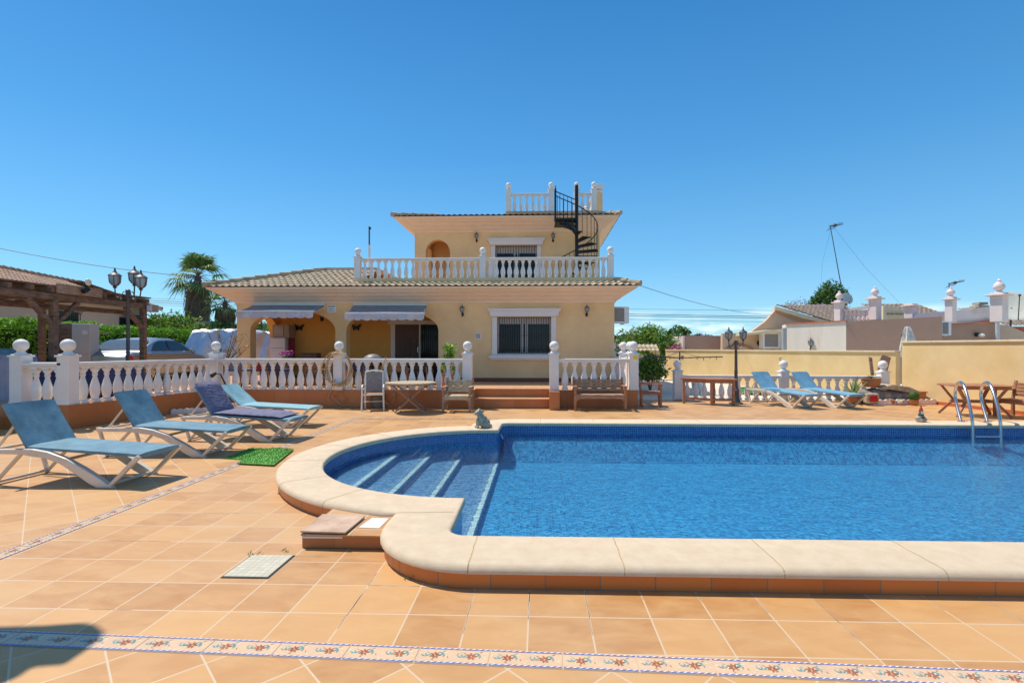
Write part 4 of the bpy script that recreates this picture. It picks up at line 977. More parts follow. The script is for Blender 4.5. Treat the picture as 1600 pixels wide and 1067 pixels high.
m = MB(); m.tube([(-.22, .34, .97), (0, .35, 1.0), (.22, .34, .97)], .02, 8); m.tube([(-.25, -.22, .41), (.25, -.22, .41)], .014, 8); m.tube([(-.24, .0, .22), (.24, 0, .22)], .010, 8); m.build('crossbar', M_plate, t, smooth=True)
p = G(580, 642); place(t, (p.x, p.y+.18, 0), R(14))
# tub under chair
p = G(588, 638.5)
t = thing('plant_tub', 'grey plastic tub standing under the white chair', 'tub', (p.x, p.y+.1, 0))
m = MB(); m.lathe(p.x, p.y+.15, [(.15, 0), (.19, .30), (.205, .31), (.205, .33), (.19, .33), (.185, .30), (.02, .29)], 20); m.build('tub_body', pm('grey_tub', (.16, .15, .14), .6, .15, 5, .1), t, smooth=True)

# ---------- lanterns ----------
def lantern_parts(root, x, y, z, s=1.0, finial=True):      # z: bottom of lantern
    m = MB(); m.lathe(x, y, [(.015*s, 0), (.05*s, .03*s), (.03*s, .05*s), (.06*s, .07*s)], 10, z0=z)
    m.lathe(x, y, [(.13*s, .30*s), (.145*s, .31*s), (.12*s, .335*s), (.07*s, .37*s), (.045*s, .38*s), (.045*s, .40*s), (.02*s, .42*s)]+([(.025*s, .44*s), (.008*s, .50*s)] if finial else []), 10, z0=z)
    for k in range(6):
        a = math.pi*k/3; m.tube([(x+r_*s*math.cos(a), y+r_*s*math.sin(a), z+zz*s) for r_, zz in ((.058, .07), (.112, .14), (.122, .22), (.125, .30))], .008*s, 5)
    b = m.build('lantern', M_irongrey, root, smooth=True)
    m = MB(); m.lathe(x, y, [(.05*s, .072*s), (.10*s, .14*s), (.112*s, .22*s), (.112*s, .298*s)], 14, z0=z); m.build('glass', M_lglass, b, smooth=True)
    return b
def street_lantern(label, pos, ht, arms, z0=0, thick=1.0):
    t = thing('lamp_post', label, 'lamp post', pos); x, y, z = pos
    m = MB(); m.lathe(x, y, [(.19, 0), (.19, .03), (.12, .05), (.115, .10), (.09, .14), (.085, .35), (.10, .38), (.07, .42), (.05, .55), (.045, .9), (.052, .92), (.042, .95), (.036, ht-.15), (.05, ht-.13), (.055, ht-.02), (.03, ht)], 16, z0=z)
    m.build('post', M_irongrey, t, smooth=True)
    for a, rr_, dz in arms:
        ca, sa = math.cos(a), math.sin(a)
        if rr_ > .05:
            m = MB(); m.tube([(x, y, z+ht-.18), (x+ca*rr_*.5, y+sa*rr_*.5, z+ht-.26), (x+ca*rr_*.95, y+sa*rr_*.95, z+ht-.17), (x+ca*rr_, y+sa*rr_, z+ht+dz)], .016, 6)
            m.tube([(x, y, z+ht-.10), (x+ca*rr_*.35, y+sa*rr_*.35, z+ht-.06), (x+ca*rr_*.5, y+sa*rr_*.5, z+ht-.17)], .010, 5); m.build('arm', M_irongrey, t, smooth=True)
        lantern_parts(t, x+ca*rr_, y+sa*rr_, z+ht+dz, thick)
    return t
p = G(1150, 630.7)
street_lantern('grey lamp post with two lanterns in front of the low right balustrade', (p.x, p.y, 0), 1.80, [(R(178), .20, -.02), (R(10), .22, -.02)], thick=.82)
q = W(200, 543, 12.6)
street_lantern('tall lamp post with three lanterns on the left terrace', (q.x, q.y, PZ), WZ(452, 12.6, 200)-PZ, [(R(180), .34, .02), (R(40), .13, .08), (R(-5), .36, -.04)], thick=1.05)
def sconce(label, x, y, z, s=1.0, d=-1):
    t = thing('wall_lamp', label, 'wall lamp', (x, y, z), 'wall lamps on the villa')
    m = MB(); m.ball((x, y+d*.012, z-.03*s), .045*s, 10, sz=1.5, sy=.3); m.tube([(x, y, z-.03*s), (x, y+d*.08*s, z-.11*s), (x, y+d*.15*s, z-.06*s), (x, y+d*.15*s, z)], .012*s, 6); m.build('bracket', M_iron, t, smooth=True)
    lantern_parts(t, x, y+d*.15*s, z, .62*s)
for px_, py_, Y, lb in ((723, 490, FY, 'black wall lamp between the porch arch and the large ground floor window'), (916.5, 490, FY, 'black wall lamp near the right corner of the ground floor'), (745, 375, UY, 'black wall lamp on the upper floor left of the window'), (864, 375, UY, 'black wall lamp on the upper floor beside the spiral stair')):
    q = W(px_, py_, Y); sconce(lb, q.x, q.y, q.z, .95)
q = W(504, 497, BY); sconce('black wall lamp inside the left porch arch', q.x, q.y, q.z, 1.2)
# butterflies
def butterfly(label, px_, py_):
    q = W(px_, py_, BY); m = MB(); y0, y1 = BY-.05, BY-.03
    for s in (-1, 1):
        m.prism([(q.x+s*a, q.z+b) for a, b in ((.01, .0), (.05, .06), (.14, .13), (.20, .14), (.17, .09), (.18, .04), (.13, .02), (.12, -.04), (.10, -.12), (.06, -.10), (.04, -.04), (.01, -.05))], y0, y1)
    m.bar((q.x, y0-.002, q.z-.08), (q.x, y0-.002, q.z+.06), .025, .02)
    for s in (-1, 1): m.tube([(q.x, y0, q.z+.05), (q.x+s*.04, y0-.01, q.z+.13)], .004, 4)
    o = m.build('butterfly_ornament', M_iron); tag(o, label, 'wall ornament', 'butterflies on the porch wall')
butterfly('black metal butterfly on the porch wall inside the left arch', 468, 512); butterfly('black metal butterfly on the porch wall inside the right arch', 557, 512)
# number plaque with pale blue lettering and socket plate
q = W(518.5, 482.5, FY)
t = thing('wall_plaque', 'small pale ceramic plaque above the pillar between the porch arches', 'plaque', (q.x, FY, q.z))
MB().box(q.x-.14, q.x+.14, FY-.02, FY-.001, q.z-.12, q.z+.12).build('tile', M_plate, t)
m = MB(); m.box(q.x-.12, q.x+.12, FY-.023, FY-.0202, q.z+.05, q.z+.10); m.box(q.x-.10, q.x+.08, FY-.023, FY-.0202, q.z-.02, q.z+.01); m.box(q.x-.11, q.x+.11, FY-.023, FY-.0202, q.z-.08, q.z-.06); m.build('decoration', pm('plaque_blue', (.30, .34, .55), .4, .3, 30, 0), t)
q = W(747, 525, FY)
t = thing('wall_vent', 'white double vent plate on the ground floor wall between the lamp and the window', 'vent', (q.x, FY, q.z))
MB().box(q.x-.095, q.x+.095, FY-.015, FY-.001, q.z-.11, q.z+.11).build('plate', M_trim, t, bevel=.004)
m = MB(); m.box(q.x-.065, q.x-.01, FY-.022, FY-.0155, q.z-.075, q.z+.075); m.box(q.x+.01, q.x+.065, FY-.022, FY-.0155, q.z-.075, q.z+.075); m.build('grille', pm('grey_vent', (.33, .33, .35), .6, .2, 60, .2), t)
# awnings
def awning(label, tl, tr, bl, br, ty, by, vy):
    A, B = W(tl, ty, FY-.03), W(tr, ty, FY-.03); YF = FY-1.15; C_, D = W(br, by, YF), W(bl, by, YF)
    t = thing('awning', label, 'awning', ((A.x+B.x)/2, FY, A.z), 'retractable awnings over the porch arches')
    m = MB(); n_ = 10
    vs = []
    for k in (0, .012):
        for i in range(n_+1):
            for j in range(7):
                a, b = i/n_, j/6; P = (A*(1-a)+B*a)*(1-b)+(D*(1-a)+C_*a)*b; vs.append((P.x, P.y, P.z-.03*math.sin(math.pi*b)*(1+.3*math.sin(a*9))+k))
    fs = []; q_ = (n_+1)*7
    for i in range(n_):
        for j in range(6): a = i*7+j; fs += [(a, a+1, a+8, a+7), (q_+a, q_+a+7, q_+a+8, q_+a+1)]
    m.add(vs, fs); m.build('canopy', M_aw, t, smooth='leaf')
    m = MB(); m.bar((D.x, D.y, D.z), (C_.x, C_.y, C_.z), .045, .05); m.build('front_bar', M_plate, t)
    m = MB(); n_ = 54; hz = (vy-by)*YF/800
    vs = []
    for i in range(n_+1):
        a = i/n_; P = D*(1-a)+C_*a; sc_ = abs(math.sin(a*math.pi*9)); wv = .03*math.sin(a*23)+.015*math.sin(a*51)
        vs += [(P.x, P.y-.03, P.z-.01), (P.x, P.y-.035+wv*.5, P.z-hz*.5), (P.x, P.y-.03+wv, P.z-hz*(.82+.18*sc_))]
    for i in range(n_): m.add([vs[i*3], vs[i*3+1], vs[i*3+4], vs[i*3+3]], [(0, 1, 2, 3)]); m.add([vs[i*3+1], vs[i*3+2], vs[i*3+5], vs[i*3+4]], [(0, 1, 2, 3)])
    o = m.build('valance', M_awv, t); md = o.modifiers.new('t', 'SOLIDIFY'); md.thickness = .004
    m = MB(); m.tube([(A.x, FY-.05, A.z+.02), (B.x, FY-.05, B.z+.02)], .05, 10); m.build('roller', M_plate, t, smooth=True)
    for x, P in ((A.x+.05, D), (B.x-.05, C_)):
        m = MB(); m.bar((x, FY-.03, A.z-.12), (x, FY-.01, A.z+.08), .05, .05); m.bar((x, FY-.05, A.z-.10), ((x+P.x)/2+.15*(1 if x < P.x else -1)*0, FY-.6, A.z-.2), .03, .03); m.bar(((x+P.x)/2, FY-.6, A.z-.2), (P.x, P.y, P.z-.03), .025, .025); m.build('arm', M_plate, t)
awning('slate grey awning over the left porch arch', 396, 508, 369, 490, 477, 486.5, 497.5)
awning('slate grey awning over the right porch arch near the door', 553, 667, 539, 663, 477, 490, 501)
# air conditioners
def aircon(label, c, sx, sy, sz, yaw=0, fan='x', name='air_conditioner'):
    t = thing(name, label, 'air conditioner', (0, 0, 0)); MB().box(-sx/2, sx/2, -sy/2, sy/2, 0, sz).build('casing', M_applw, t, bevel=.015)
    m = MB(); y = -sy/2-.006
    for i in range(9): z = .1*sz+i*sz*.8/8; m.box(-sx*.42, sx*.2, y, y+.005, z, z+.012)
    m.lathe(0, 0, [(.001, 0), (.001, .001)], 3); m.build('grille', pm('grille_grey', (.16, .15, .15), .5, .1, 5, 0), t)
    m = MB(); m.box(-sx*.42, sx*.2, y+.003, y+.0045, .1*sz, .9*sz); m.build('vent', pm('vent_shadow', (.28, .25, .23), .5, .1, 5, 0), t)
    for s_ in (-1, 1): MB().bar((s_*sx*.3, sy*.0, -.02), (s_*sx*.3, sy*.8, -.02), .03, .03).build('bracket', M_plate, t)
    return place(t, c, yaw)
a_ = W(968, 505, 17.2); aircon('white air conditioner on brackets at the right corner of the villa', (HX1+.22, 17.3, a_.z), .62, .30, .55, R(20))

# garden hose hung on the porch post
q = W(530, 580, PF-.03); t = thing('garden_hose', 'tan garden hose looped over the middle porch post and hanging down', 'hose', (q.x, PF-.05, .1))
m = MB()
for k in range(5):
    rx_, rz_ = .30+.03*k*rnd.random(), .42+.05*rnd.random(); cz = 1.05; pts = []
    for i in range(26):
        a = 2*math.pi*i/26; pts.append((q.x+rx_*math.cos(a)*(1+.06*math.sin(3*a+k)), PF-.06-.02*k-.02*math.sin(a*2), cz+rz_*math.sin(a)*(1-.12*math.cos(a*2+k))))
    m.tube(pts, .013, 6, close=True)
m.build('coil', M_hose, t, smooth=True)
m = MB(); m.tube([(q.x-.10, PF-.06, .75), (q.x-.30, PF-.05, .25), (q.x-.1, PF-.05, .08), (q.x+.2, PF-.05, .20), (q.x+.1, PF-.05, .45), (q.x-.15, PF-.05, .30), (q.x+.05, PF-.05, .09), (q.x+.5, PF-.05, .06), (q.x+.95, PF-.06, .30), (q.x+1.1, PF-.06, .9), (q.x+1.25, PF, 1.35)], .012, 6); m.build('tail', M_hose, t, smooth=True)
p2 = G(612, 626, .3); m = MB(); m.tube([(WX(600, PF-.1), PF-.1, .22), (WX(606, PF-.1), PF-.12, .12), (WX(615, PF-.1), PF-.1, .15), (WX(617, PF), PF-.02, .40)], .014, 6); m.tube([(WX(617, PF), PF-.02, .36), (WX(617, PF), PF-.10, .36)], .025, 8); m.build('tap_end', M_hose, t, smooth=True)
# watering can / fire-red canister behind the balustrade
def pot(label, px_, pyb, Y, r, h, mat, cat='pot', name='plant_pot', z=None):
    q = W(px_, pyb, Y); z = PZ if z is None else z
    t = thing(name, label, cat, (q.x, Y, z)); m = MB(); m.lathe(q.x, Y, [(r*.65, 0), (r*.95, h*.85), (r*1.08, h*.86), (r*1.08, h), (r*.9, h), (r*.85, h*.9), (.01, h*.88)], 18, z0=z)
    m.build('pot', mat, t, smooth=True); return t, q.x, Y, z+h*.88
t, x, y, z = pot('tall terracotta jar behind the balusters right of the hose', 536, 600, PF+.55, .12, .5, M_terrapot)
def foliage(parent, name, c, rad, n_, size, mats, seed, el=1.3, hollow=.35, upb=0, core=0):
    r = random.Random(seed); m = MB(); c = Vector(c)
    cl = [(Vector((r.gauss(0, 1), r.gauss(0, 1), r.gauss(0, 1))).normalized()*r.uniform(.45, .85)) for _ in range(max(5, int(n_/70)))]
    for _ in range(n_):
        k = r.choice(cl); p = k+Vector((r.gauss(0, .17), r.gauss(0, .17), r.gauss(0, .17)))
        if p.length > 1.12: p = p.normalized()*r.uniform(.8, 1.1)
        m.leaf((c.x+p.x*rad[0], c.y+p.y*rad[1], c.z+p.z*rad[2]), size*r.uniform(.6, 1.3), r, el=el, m=r.randrange(len(mats)) if len(mats) > 1 else 0, upb=upb)
    return m.build(name, mats, parent, smooth='leaf')
def stems(parent, base, c, rad, n_, r0, seed, mat=None, name='stem'):
    r = random.Random(seed); m = MB(); b = Vector(base)
    for _ in range(n_):
        e = Vector((c[0]+r.uniform(-.7, .7)*rad[0], c[1]+r.uniform(-.7, .7)*rad[1], c[2]+r.uniform(-.3, .8)*rad[2]))
        mid = b*.5+e*.5+Vector((r.uniform(-.1, .1)*rad[0], 0, .1*rad[2])); m.tube([b, mid, e], [r0, r0*.6, r0*.2], 5)
    return m.build(name, mat or M_bark, parent)
t, x, y, z = pot('bright green shrub in a pot behind the porch balustrade near the steps', 698, 600, PF+.65, .20, .38, M_terrapot, 'plant', 'potted_shrub')
stems(t, (x, y, z), (x+.05, y, z+.4), (.35, .3, .4), 9, .012, 3); foliage(t, 'foliage', (x+.05, y, 1.42), (.42, .3, .33), 420, .045, [M_leafl, M_leafm], 4, el=1.5)
foliage(t, 'foliage', (x+.05, y, 1.0), (.3, .25, .25), 120, .04, [M_leafl, M_leafm], 5, el=1.5)
t, x, y, z = pot('potted geranium with pink flowers on the porch table', 447, 560, 15.2, .11, .16, M_terrapot, 'plant', 'potted_flowers', z=1.13)
foliage(t, 'foliage', (x, y, z+.06), (.18, .15, .1), 90, .035, [M_leafm], 6); m = MB(); r = random.Random(3)
for _ in range(30): m.ball((x+r.uniform(-.17, .17), y+r.uniform(-.12, .12), z+r.uniform(.1, .22)), .028, 5)
m.build('flowers', M_pinkf, t)
# porch table the pot stands on
t = thing('porch_table', 'dark table under the potted geranium behind the balustrade', 'table', (x, 15.3, PZ)); MB().box(x-.5, x+1.6, 15.0, 15.6, 1.09, 1.13).build('tabletop', M_woodd, t, bevel=.004)
for dx in (-.45, 1.52):
    for yy in (15.05, 15.52): MB().box(x+dx, x+dx+.05, yy, yy+.05, PZ, 1.09).build('leg', M_woodd, t)
# porch chairs: navy and brown, seen between the balusters
def porch_chair(label, px_, mat, Y=14.55, yaw=0, h=.95, z=PZ):
    t = thing('porch_chair', label, 'chair', (0, 0, 0), 'chairs on the porch behind the balustrade')
    for sx in (-1, 1):
        MB().bar((sx*.22, -.22, 0), (sx*.22, -.22, .44), .035, .035).build('leg', M_woodd, t); MB().bar((sx*.22, .22, 0), (sx*.22, .27, h*.9), .035, .035).build('leg', M_woodd, t)
    m = MB(); m.box(-.25, .25, -.25, .25, .44, .50); m.build('seat', mat, t, bevel=.015); m = MB(); m.prism([(.20, .50), (.26, .50), (.31, h*.88), (.24, h*.88)], -.24, .24, axis='x'); m.build('backrest', mat, t, bevel=.015)
    q = W(px_, 580, Y); return place(t, (q.x, Y, z), yaw)
M_steelb = pm('denim_fabric', (.10, .16, .30), .85, .2, 8, .2)
for lb, px_, mm, yw in (('denim blue chair left of the others behind the porch balustrade', 375, M_steelb, 3.0), ('brown chair under the geranium table, nearest the hose', 497, M_woodd, 2.9),
                        ('maroon chair between the two blue chairs on the porch', 415, M_maroon, 3.3), ('navy chair behind the balusters left of the flower pot', 437, M_navy, 3.1), ('navy chair behind the white chair and balusters', 560, M_navy, 3.2),
                        ('grey blue chair just right of the terracotta jar', 549, M_steelb, 2.7), ('dark wooden chair behind the round garden table', 625, M_woodd, 3.3), ('black chair nearest the bright green shrub', 660, M_iron, 3.0)):
    porch_chair(lb, px_, mm, 14.5+.25*rnd.random(), yw, .92 if mm is not M_navy else .84)
# kettle barbecue with striped grey lid
q = W(583, 560, 15.3); t = thing('barbecue', 'round grey domed barbecue showing above the porch rail', 'barbecue', (q.x, 15.3, PZ)); m = MB()
m.lathe(q.x, 15.3, [(.05, .50), (.2, .56), (.29, .66), (.30, .72)], 20, z0=PZ); m.build('bowl', M_iron, t, smooth=True)
m = MB(); m.lathe(q.x, 15.3, [(.31, .72), (.30, .78), (.24, .86), (.13, .92), (.02, .935)], 20, z0=PZ); m.build('lid', pm('grey_lid', (.20, .18, .20), .5, .3, 14, .1), t, smooth=True)
for a in (0, 2.1, 4.2): MB().bar((q.x+.12*math.cos(a), 15.3+.12*math.sin(a), PZ+.55), (q.x+.3*math.cos(a), 15.3+.3*math.sin(a), PZ), .02, .02).build('leg', M_iron, t)
# fridge with oven on top, red cloth
q0, q1 = W(422, 555, 18.3), W(446, 555, 18.3)
t = thing('fridge', 'white fridge standing against the porch wall under the brown box', 'fridge', (q0.x+.3, 18.5, PZ)); zf = WZ(527.5, 18.3)
MB().box(q0.x, q1.x, 18.3, 18.85, PZ, zf).build('cabinet', M_applw, t, bevel=.015); MB().box(q0.x+.005, q1.x-.005, 18.262, 18.297, PZ+.1, zf-.38).build('door', M_applw, t, bevel=.01); MB().box(q0.x+.005, q1.x-.005, 18.262, 18.297, zf-.36, zf-.01).build('freezer_door', M_applw, t, bevel=.01)
t = thing('storage_box', 'taupe cabinet resting on top of the white fridge', 'cabinet', (q0.x+.3, 18.5, zf)); x1_ = W(451, 520, 18.3).x
MB().box(q0.x+.08, x1_, 18.32, 18.8, zf+.002, WZ(506.5, 18.3)).build('cabinet', M_applb, t, bevel=.01); MB().box(q0.x+.14, x1_-.2, 18.30, 18.318, zf+.06, WZ(506.5, 18.3)-.06).build('door', pm('box_panel', (.42, .36, .30), .5, .1, 5, 0), t)
t = thing('hanging_towel', 'maroon cloth hanging beside the fridge', 'towel', (q1.x+.1, 18.6, 1.5)); m = MB()
for i in range(6): x = q1.x+.01+i*.037; m.box(x, x+.036, 18.5+.02*(i % 2), 18.53+.02*(i % 2), PZ+.5, zf)
m.build('cloth', M_maroon, t)
# dark planter box on the porch floor near the arch
q = W(486, 556, 18.2); tag(MB().box(q.x-.28, q.x+.28, 18.0, 18.4, PZ+.55, WZ(551.5, 18.2)).build('wooden_crate', M_woodd, bevel=.01), 'dark low crate top showing over the porch rail in the left arch', 'crate')
# yellow sticker post
q = W(993, 559, 13.52); tag(MB().box(q.x-.06, q.x+.06, 13.50, 13.506, q.z-.04, q.z+.05).build('warning_sticker', M_yellow, None), 'small yellow sticker on the post at the right end of the porch', 'sticker')
sp_ = bpy.data.objects['warning_sticker']

# pool ladder
t = thing('pool_ladder', 'polished steel pool ladder with two hoop handrails', 'ladder', (8.3, 9.9, ZT))
for x in (7.96, 8.46):
    m = MB(); pts = [(x+(q_[1]-9.66)*.42, q_[1], q_[2]) for q_ in [(x, 10.20, ZT), (x, 10.36, .38), (x, 10.48, .58), (x, 10.48, .76), (x, 10.38, .88), (x, 10.22, .925), (x, 10.06, .87), (x, 9.92, .72), (x, 9.78, .50), (x, 9.69, .32), (x, 9.66, .15), (x, 9.66, -.40)]]
    def smooth(P, k=4):
        P = [Vector(p) for p in P]; out = []
        for i in range(len(P)-1):
            p0, p1, p2, p3 = P[max(0, i-1)], P[i], P[i+1], P[min(len(P)-1, i+2)]
            for j in range(k):
                u = j/k; out.append(.5*((2*p1)+(p2-p0)*u+(2*p0-5*p1+4*p2-p3)*u*u+(3*p1-p0-3*p2+p3)*u**3))
        return out+[P[-1]]
    m.tube(smooth(pts), .027, 12); m.build('handrail', M_steel, t, smooth=True)
    m = MB(); m.lathe(x+.227, 10.20, [(.06, 0), (.06, .008), (.035, .02)], 14, z0=ZT+.001); m.build('flange', M_steel, t, smooth=True)
for z in (-.03,): MB().box(7.99, 8.43, 9.63, 9.70, z-.012, z+.012).build('rung', M_steel, t)

# figures made from joined rounded masses: one continuous surface each
def blob(name, balls, vox, mat, parent=None):
    m = MB()
    for c, r, *s in balls:
        s = s[0] if s else (1, 1, 1); m.ball(c, r, 14, sx=s[0], sy=s[1], sz=s[2])
    o = m.build(name, mat, parent); md = o.modifiers.new('remesh', 'REMESH'); md.mode = 'VOXEL'; md.voxel_size = vox; md.use_smooth_shade = True
    ms = o.modifiers.new('smooth', 'SMOOTH'); ms.iterations = 3; ms.factor = .5; return o
p = G(755, 668, ZT)
c_st = blob('cat_statue', [((.02, 0, .085), .085, (1.15, 1.0, 1)), ((-.01, 0, .15), .075), ((-.045, 0, .205), .058), ((-.075, .0, .26), .052, (1.1, 1, 1)), ((-.125, 0, .245), .028), ((-.065, .03, .305), .018, (1, .7, 1.7)), ((-.065, -.03, .305), .018, (1, .7, 1.7)),
              ((-.09, .03, .10), .026, (1, 1, 3)), ((-.09, -.03, .10), .026, (1, 1, 3)), ((-.105, .03, .022), .024, (1.5, 1, .8)), ((-.105, -.03, .022), .024, (1.5, 1, .8)), ((.03, .07, .05), .055, (1.2, .7, 1)), ((.03, -.07, .05), .055, (1.2, .7, 1)), ((.11, -.02, .03), .028, (1.4, 1, 1)), ((.08, -.08, .022), .022, (2, 1, 1)), ((0, -.1, .02), .02, (2, 1, 1))], .009, M_stone)
tag(c_st, 'grey stone figure of a seated animal on the back pool coping', 'statue'); place(c_st, (p.x, p.y, ZT), R(25)); c_st.scale = (1.12, 1.12, 1.05)
p = G(1439, 659, ZT)
t = thing('gnome_ornament', 'small gnome ornament with a red hat on the back pool coping', 'garden ornament', (0, 0, 0))
blob('stone_base', [((0, 0, .035), .075, (1.2, 1, .6)), ((-.05, 0, .07), .05, (1, 1, .7)), ((.06, .01, .04), .05, (1, 1, .7))], .01, M_stone, t)
blob('body', [((0, 0, .12), .042, (1, .9, 1.1)), ((0, 0, .175), .03), ((-.03, 0, .13), .02, (1, 1, 1.6)), ((.03, 0, .13), .02, (1, 1, 1.6)), ((-.02, -.03, .085), .02, (1, 1.8, 1)), ((.025, -.03, .085), .02, (1, 1.8, 1))], .007, pm('green_coat', (.06, .09, .07), .6, .3, 20, 0), t)
m = MB(); m.lathe(0, 0, [(.032, .19), (.034, .20), (.022, .235), (.004, .285)], 12); m.build('hat', pm('red_hat', (.5, .04, .03), .6, .2, 20, 0), t, smooth=True)
m = MB(); m.ball((0, -.02, .185), .022, 10); m.build('face', pm('gnome_skin', (.55, .33, .24), .6, .1, 20, 0), t, smooth=True)
m = MB(); m.ball((0, -.028, .163), .02, 8, sz=1.4, sy=.6); m.build('beard', M_plate, t, smooth=True)
place(t, (p.x, p.y, ZT)); t.scale = (1.1, 1.1, 1.1)
# ================= SURROUNDINGS =================
# garden walls on the right
def wall_run(label, a, b, h, th=.22, skirt=True, name='garden_wall', nrm=-1):
    a = Vector((a[0], a[1], 0)); b = Vector((b[0], b[1], 0)); d = b-a; Ld = d.length; ang = math.atan2(d.y, d.x)
    t = thing(name, label, 'wall', (0, 0, 0))
    m = MB(); m.box(0, Ld, 0, th, -.02, h); m.build('wall_face', M_wallyard, t)
    m = MB(); k = max(1, int(Ld/1.0))
    for i in range(k): m.box(i*Ld/k+.003, (i+1)*Ld/k-.003, -.04, th+.04, h+.001, h+.05+.003*(i % 2))
    m.build('coping', M_capst, t, bevel=.008)
    if skirt: MB().box(0, Ld, -.02, -.002, 0, .09).build('skirting', M_redskirt, t)
    return place(t, (a.x, a.y, 0), ang)
wa = G(1600, 648.6); wb = G(1464, 632); dw = (wb-wa).normalized()
# left-hand normal faces the pool: run from far to near
tf = W(1391, 543, 15.9)
far = Vector((wb.x, wb.y, 0)) + dw*((tf.y-wb.y)/dw.y); near = Vector((wa.x, wa.y, 0))-dw*9
wall_run('tall yellow rendered garden wall at the right behind the pool ladder', (far.x, far.y), (near.x, near.y), 1.74)
fa = G(1040, 591.5); fb = (far.x+.05, far.y+.35)
wall_run('long low yellow garden wall running away behind the low right balustrade', (fa.x, fa.y), fb, 1.45, skirt=False)
# gate with small tiled roof
q0, q1 = W(984, 570, 26.0), W(1030, 570, 26.0)
t = thing('gatehouse', 'small ochre garden gate with a little tiled roof beyond the porch corner', 'gate', (q0.x, 26, 0))
m = MB(); m.box(q0.x-1, q1.x-.35, 26, 26.3, 0, WZ(553, 26)); m.box(q1.x-.35, q1.x, 25.9, 26.35, 0, WZ(548, 26)); m.build('wall', M_wall, t)
tiled_slope((q0.x-1.2, 25.6, WZ(548.5, 26)), (1, 0, 0), (0, 1, .5), q1.x-q0.x+1.1, .75).build('roof', M_rooft, t)
MB().box(q0.x, q1.x-.4, 25.96, 25.99, 0, WZ(555, 26)).build('gate_panel', M_trim, t)
# rotary clothes line
q = W(1062, 560, 17.2)
t = thing('rotary_clothes_line', 'old rotary clothes line with long arms behind the low balustrade post', 'clothes line', (q.x, 17.2, 0))
MB().tube([(q.x, 17.2, 0), (q.x, 17.2, WZ(549, 17.2))], .022, 8).build('pole', M_irongrey, t)
zc = WZ(558, 17.2)
for k, (px_, dy) in enumerate(((1008, .3), (1126, -.2), (1085, 1.3), (1035, 1.1))):
    e = W(px_, 557, 17.2); m = MB(); m.bar((q.x, 17.2, zc-.02), (e.x, 17.2+dy, zc+.02), .03, .035); m.tube([(q.x, 17.2, zc+.18), ((q.x+e.x)/2, 17.2+dy/2, zc)], .006, 4)
    for i in range(5): a = .25+.15*i; m.tube([(q.x+(e.x-q.x)*a, 17.2+dy*a, zc), (q.x+(e.x-q.x)*a+.02, 17.2+dy*a, zc-.05-.03*(i % 3))], .010, 4)
    m.build('arm', M_irongrey, t)

# ---------- trees and plants ----------
def tree(label, px_, Y, zc, rad, mats, n_, size, seed, name='tree', trunk=.12, tilt=0, grp=None, multi=5, el=1.4, cores=True):
    q = W(px_, 543, Y); base = (q.x+tilt, Y, 0); c = Vector((q.x, Y, zc)); r = random.Random(seed)
    t = thing(name, label, 'tree', base, grp)
    m = MB(); b = Vector(base); fk = Vector((q.x+tilt*.4, Y, max(.4, (zc-rad[2])*.8)))
    m.tube([b, b*.5+fk*.5+Vector((.04, 0, 0)), fk], [trunk, trunk*.8, trunk*.65], 8)
    for _ in range(multi+3):
        e = c+Vector((r.uniform(-.65, .65)*rad[0], r.uniform(-.6, .6)*rad[1], r.uniform(-.3, .6)*rad[2])); m.tube([fk, fk*.45+e*.55+Vector((0, 0, .1*rad[2])), e], [trunk*.5, trunk*.28, trunk*.08], 5)
    m.build('trunk', M_bark, t, smooth=True)
    foliage(t, 'crown', c, rad, n_, size, mats, seed+1, el=el)
    return t
tree('feathery bright green pepper tree beyond the gate', 1012, 31, 1.75, (1.9, 1.4, 1.25), [M_leafl, M_leafm, M_leafm, M_leafd], 3800, .075, 11, 'pepper_tree', el=2.4)
tree('dark green fig tree right of the feathery tree beyond the yellow wall', 1058, 33, 2.1, (.95, .9, .9), [M_leafd, M_leafm], 1100, .12, 12, 'fig_tree')
tree('rounded dark tree just right of the villa corner', 972, 38, 1.9, (1.4, 1.2, 1.0), [M_leafd, M_leafm], 1500, .09, 13, 'round_tree')
tree('dry thin tree with few leaves between the villa corner and the feathery tree', 983, 30, 2.0, (.45, .4, 1.2), [M_leafo], 110, .05, 14, 'sparse_tree', trunk=.04)
tree('small olive shrub tree at the end of the taupe wall', 1078, 34, 1.35, (.9, .7, .8), [M_leafo, M_leafm], 900, .08, 15, 'olive_tree')
tree('lilac flowering tree low behind the taupe wall', 1100, 40, 2.2, (1.2, .8, .5), [M_leafd, M_purplef], 500, .09, 16, 'jacaranda_tree')
tree('tall dark green tree behind the tiled roof, left of the aerial mast', 1299, 46, 5.75, (1.35, 1.3, 1.8), [M_leafd, M_leafm, M_leafd], 4200, .10, 17, 'dense_tree', trunk=.2)
tree('lower dark green tree left of the tall one behind the tiled roof', 1278, 46.5, 5.0, (1.0, 1.0, 1.2), [M_leafd, M_leafm], 1800, .10, 18, 'dense_tree', trunk=.2)
tree('bare lilac jacaranda left of the dark trees behind the roof', 1240, 44, 4.9, (1.9, 1.0, 1.0), [M_purplef, M_purplef, M_leafo], 420, .07, 19, 'jacaranda_tree', trunk=.07)
tree('lilac jacaranda in front of the tall dark tree behind the roof', 1284, 43, 4.7, (1.2, .6, .5), [M_purplef], 420, .07, 20, 'jacaranda_tree', trunk=.07)
tree('leafy garden shrub tree beyond the far end of the hedge', 262, 30, 2.7, (2.4, 1.4, 1.1), [M_leafm, M_leafd, M_leafl], 3200, .09, 21, 'shrub_tree')
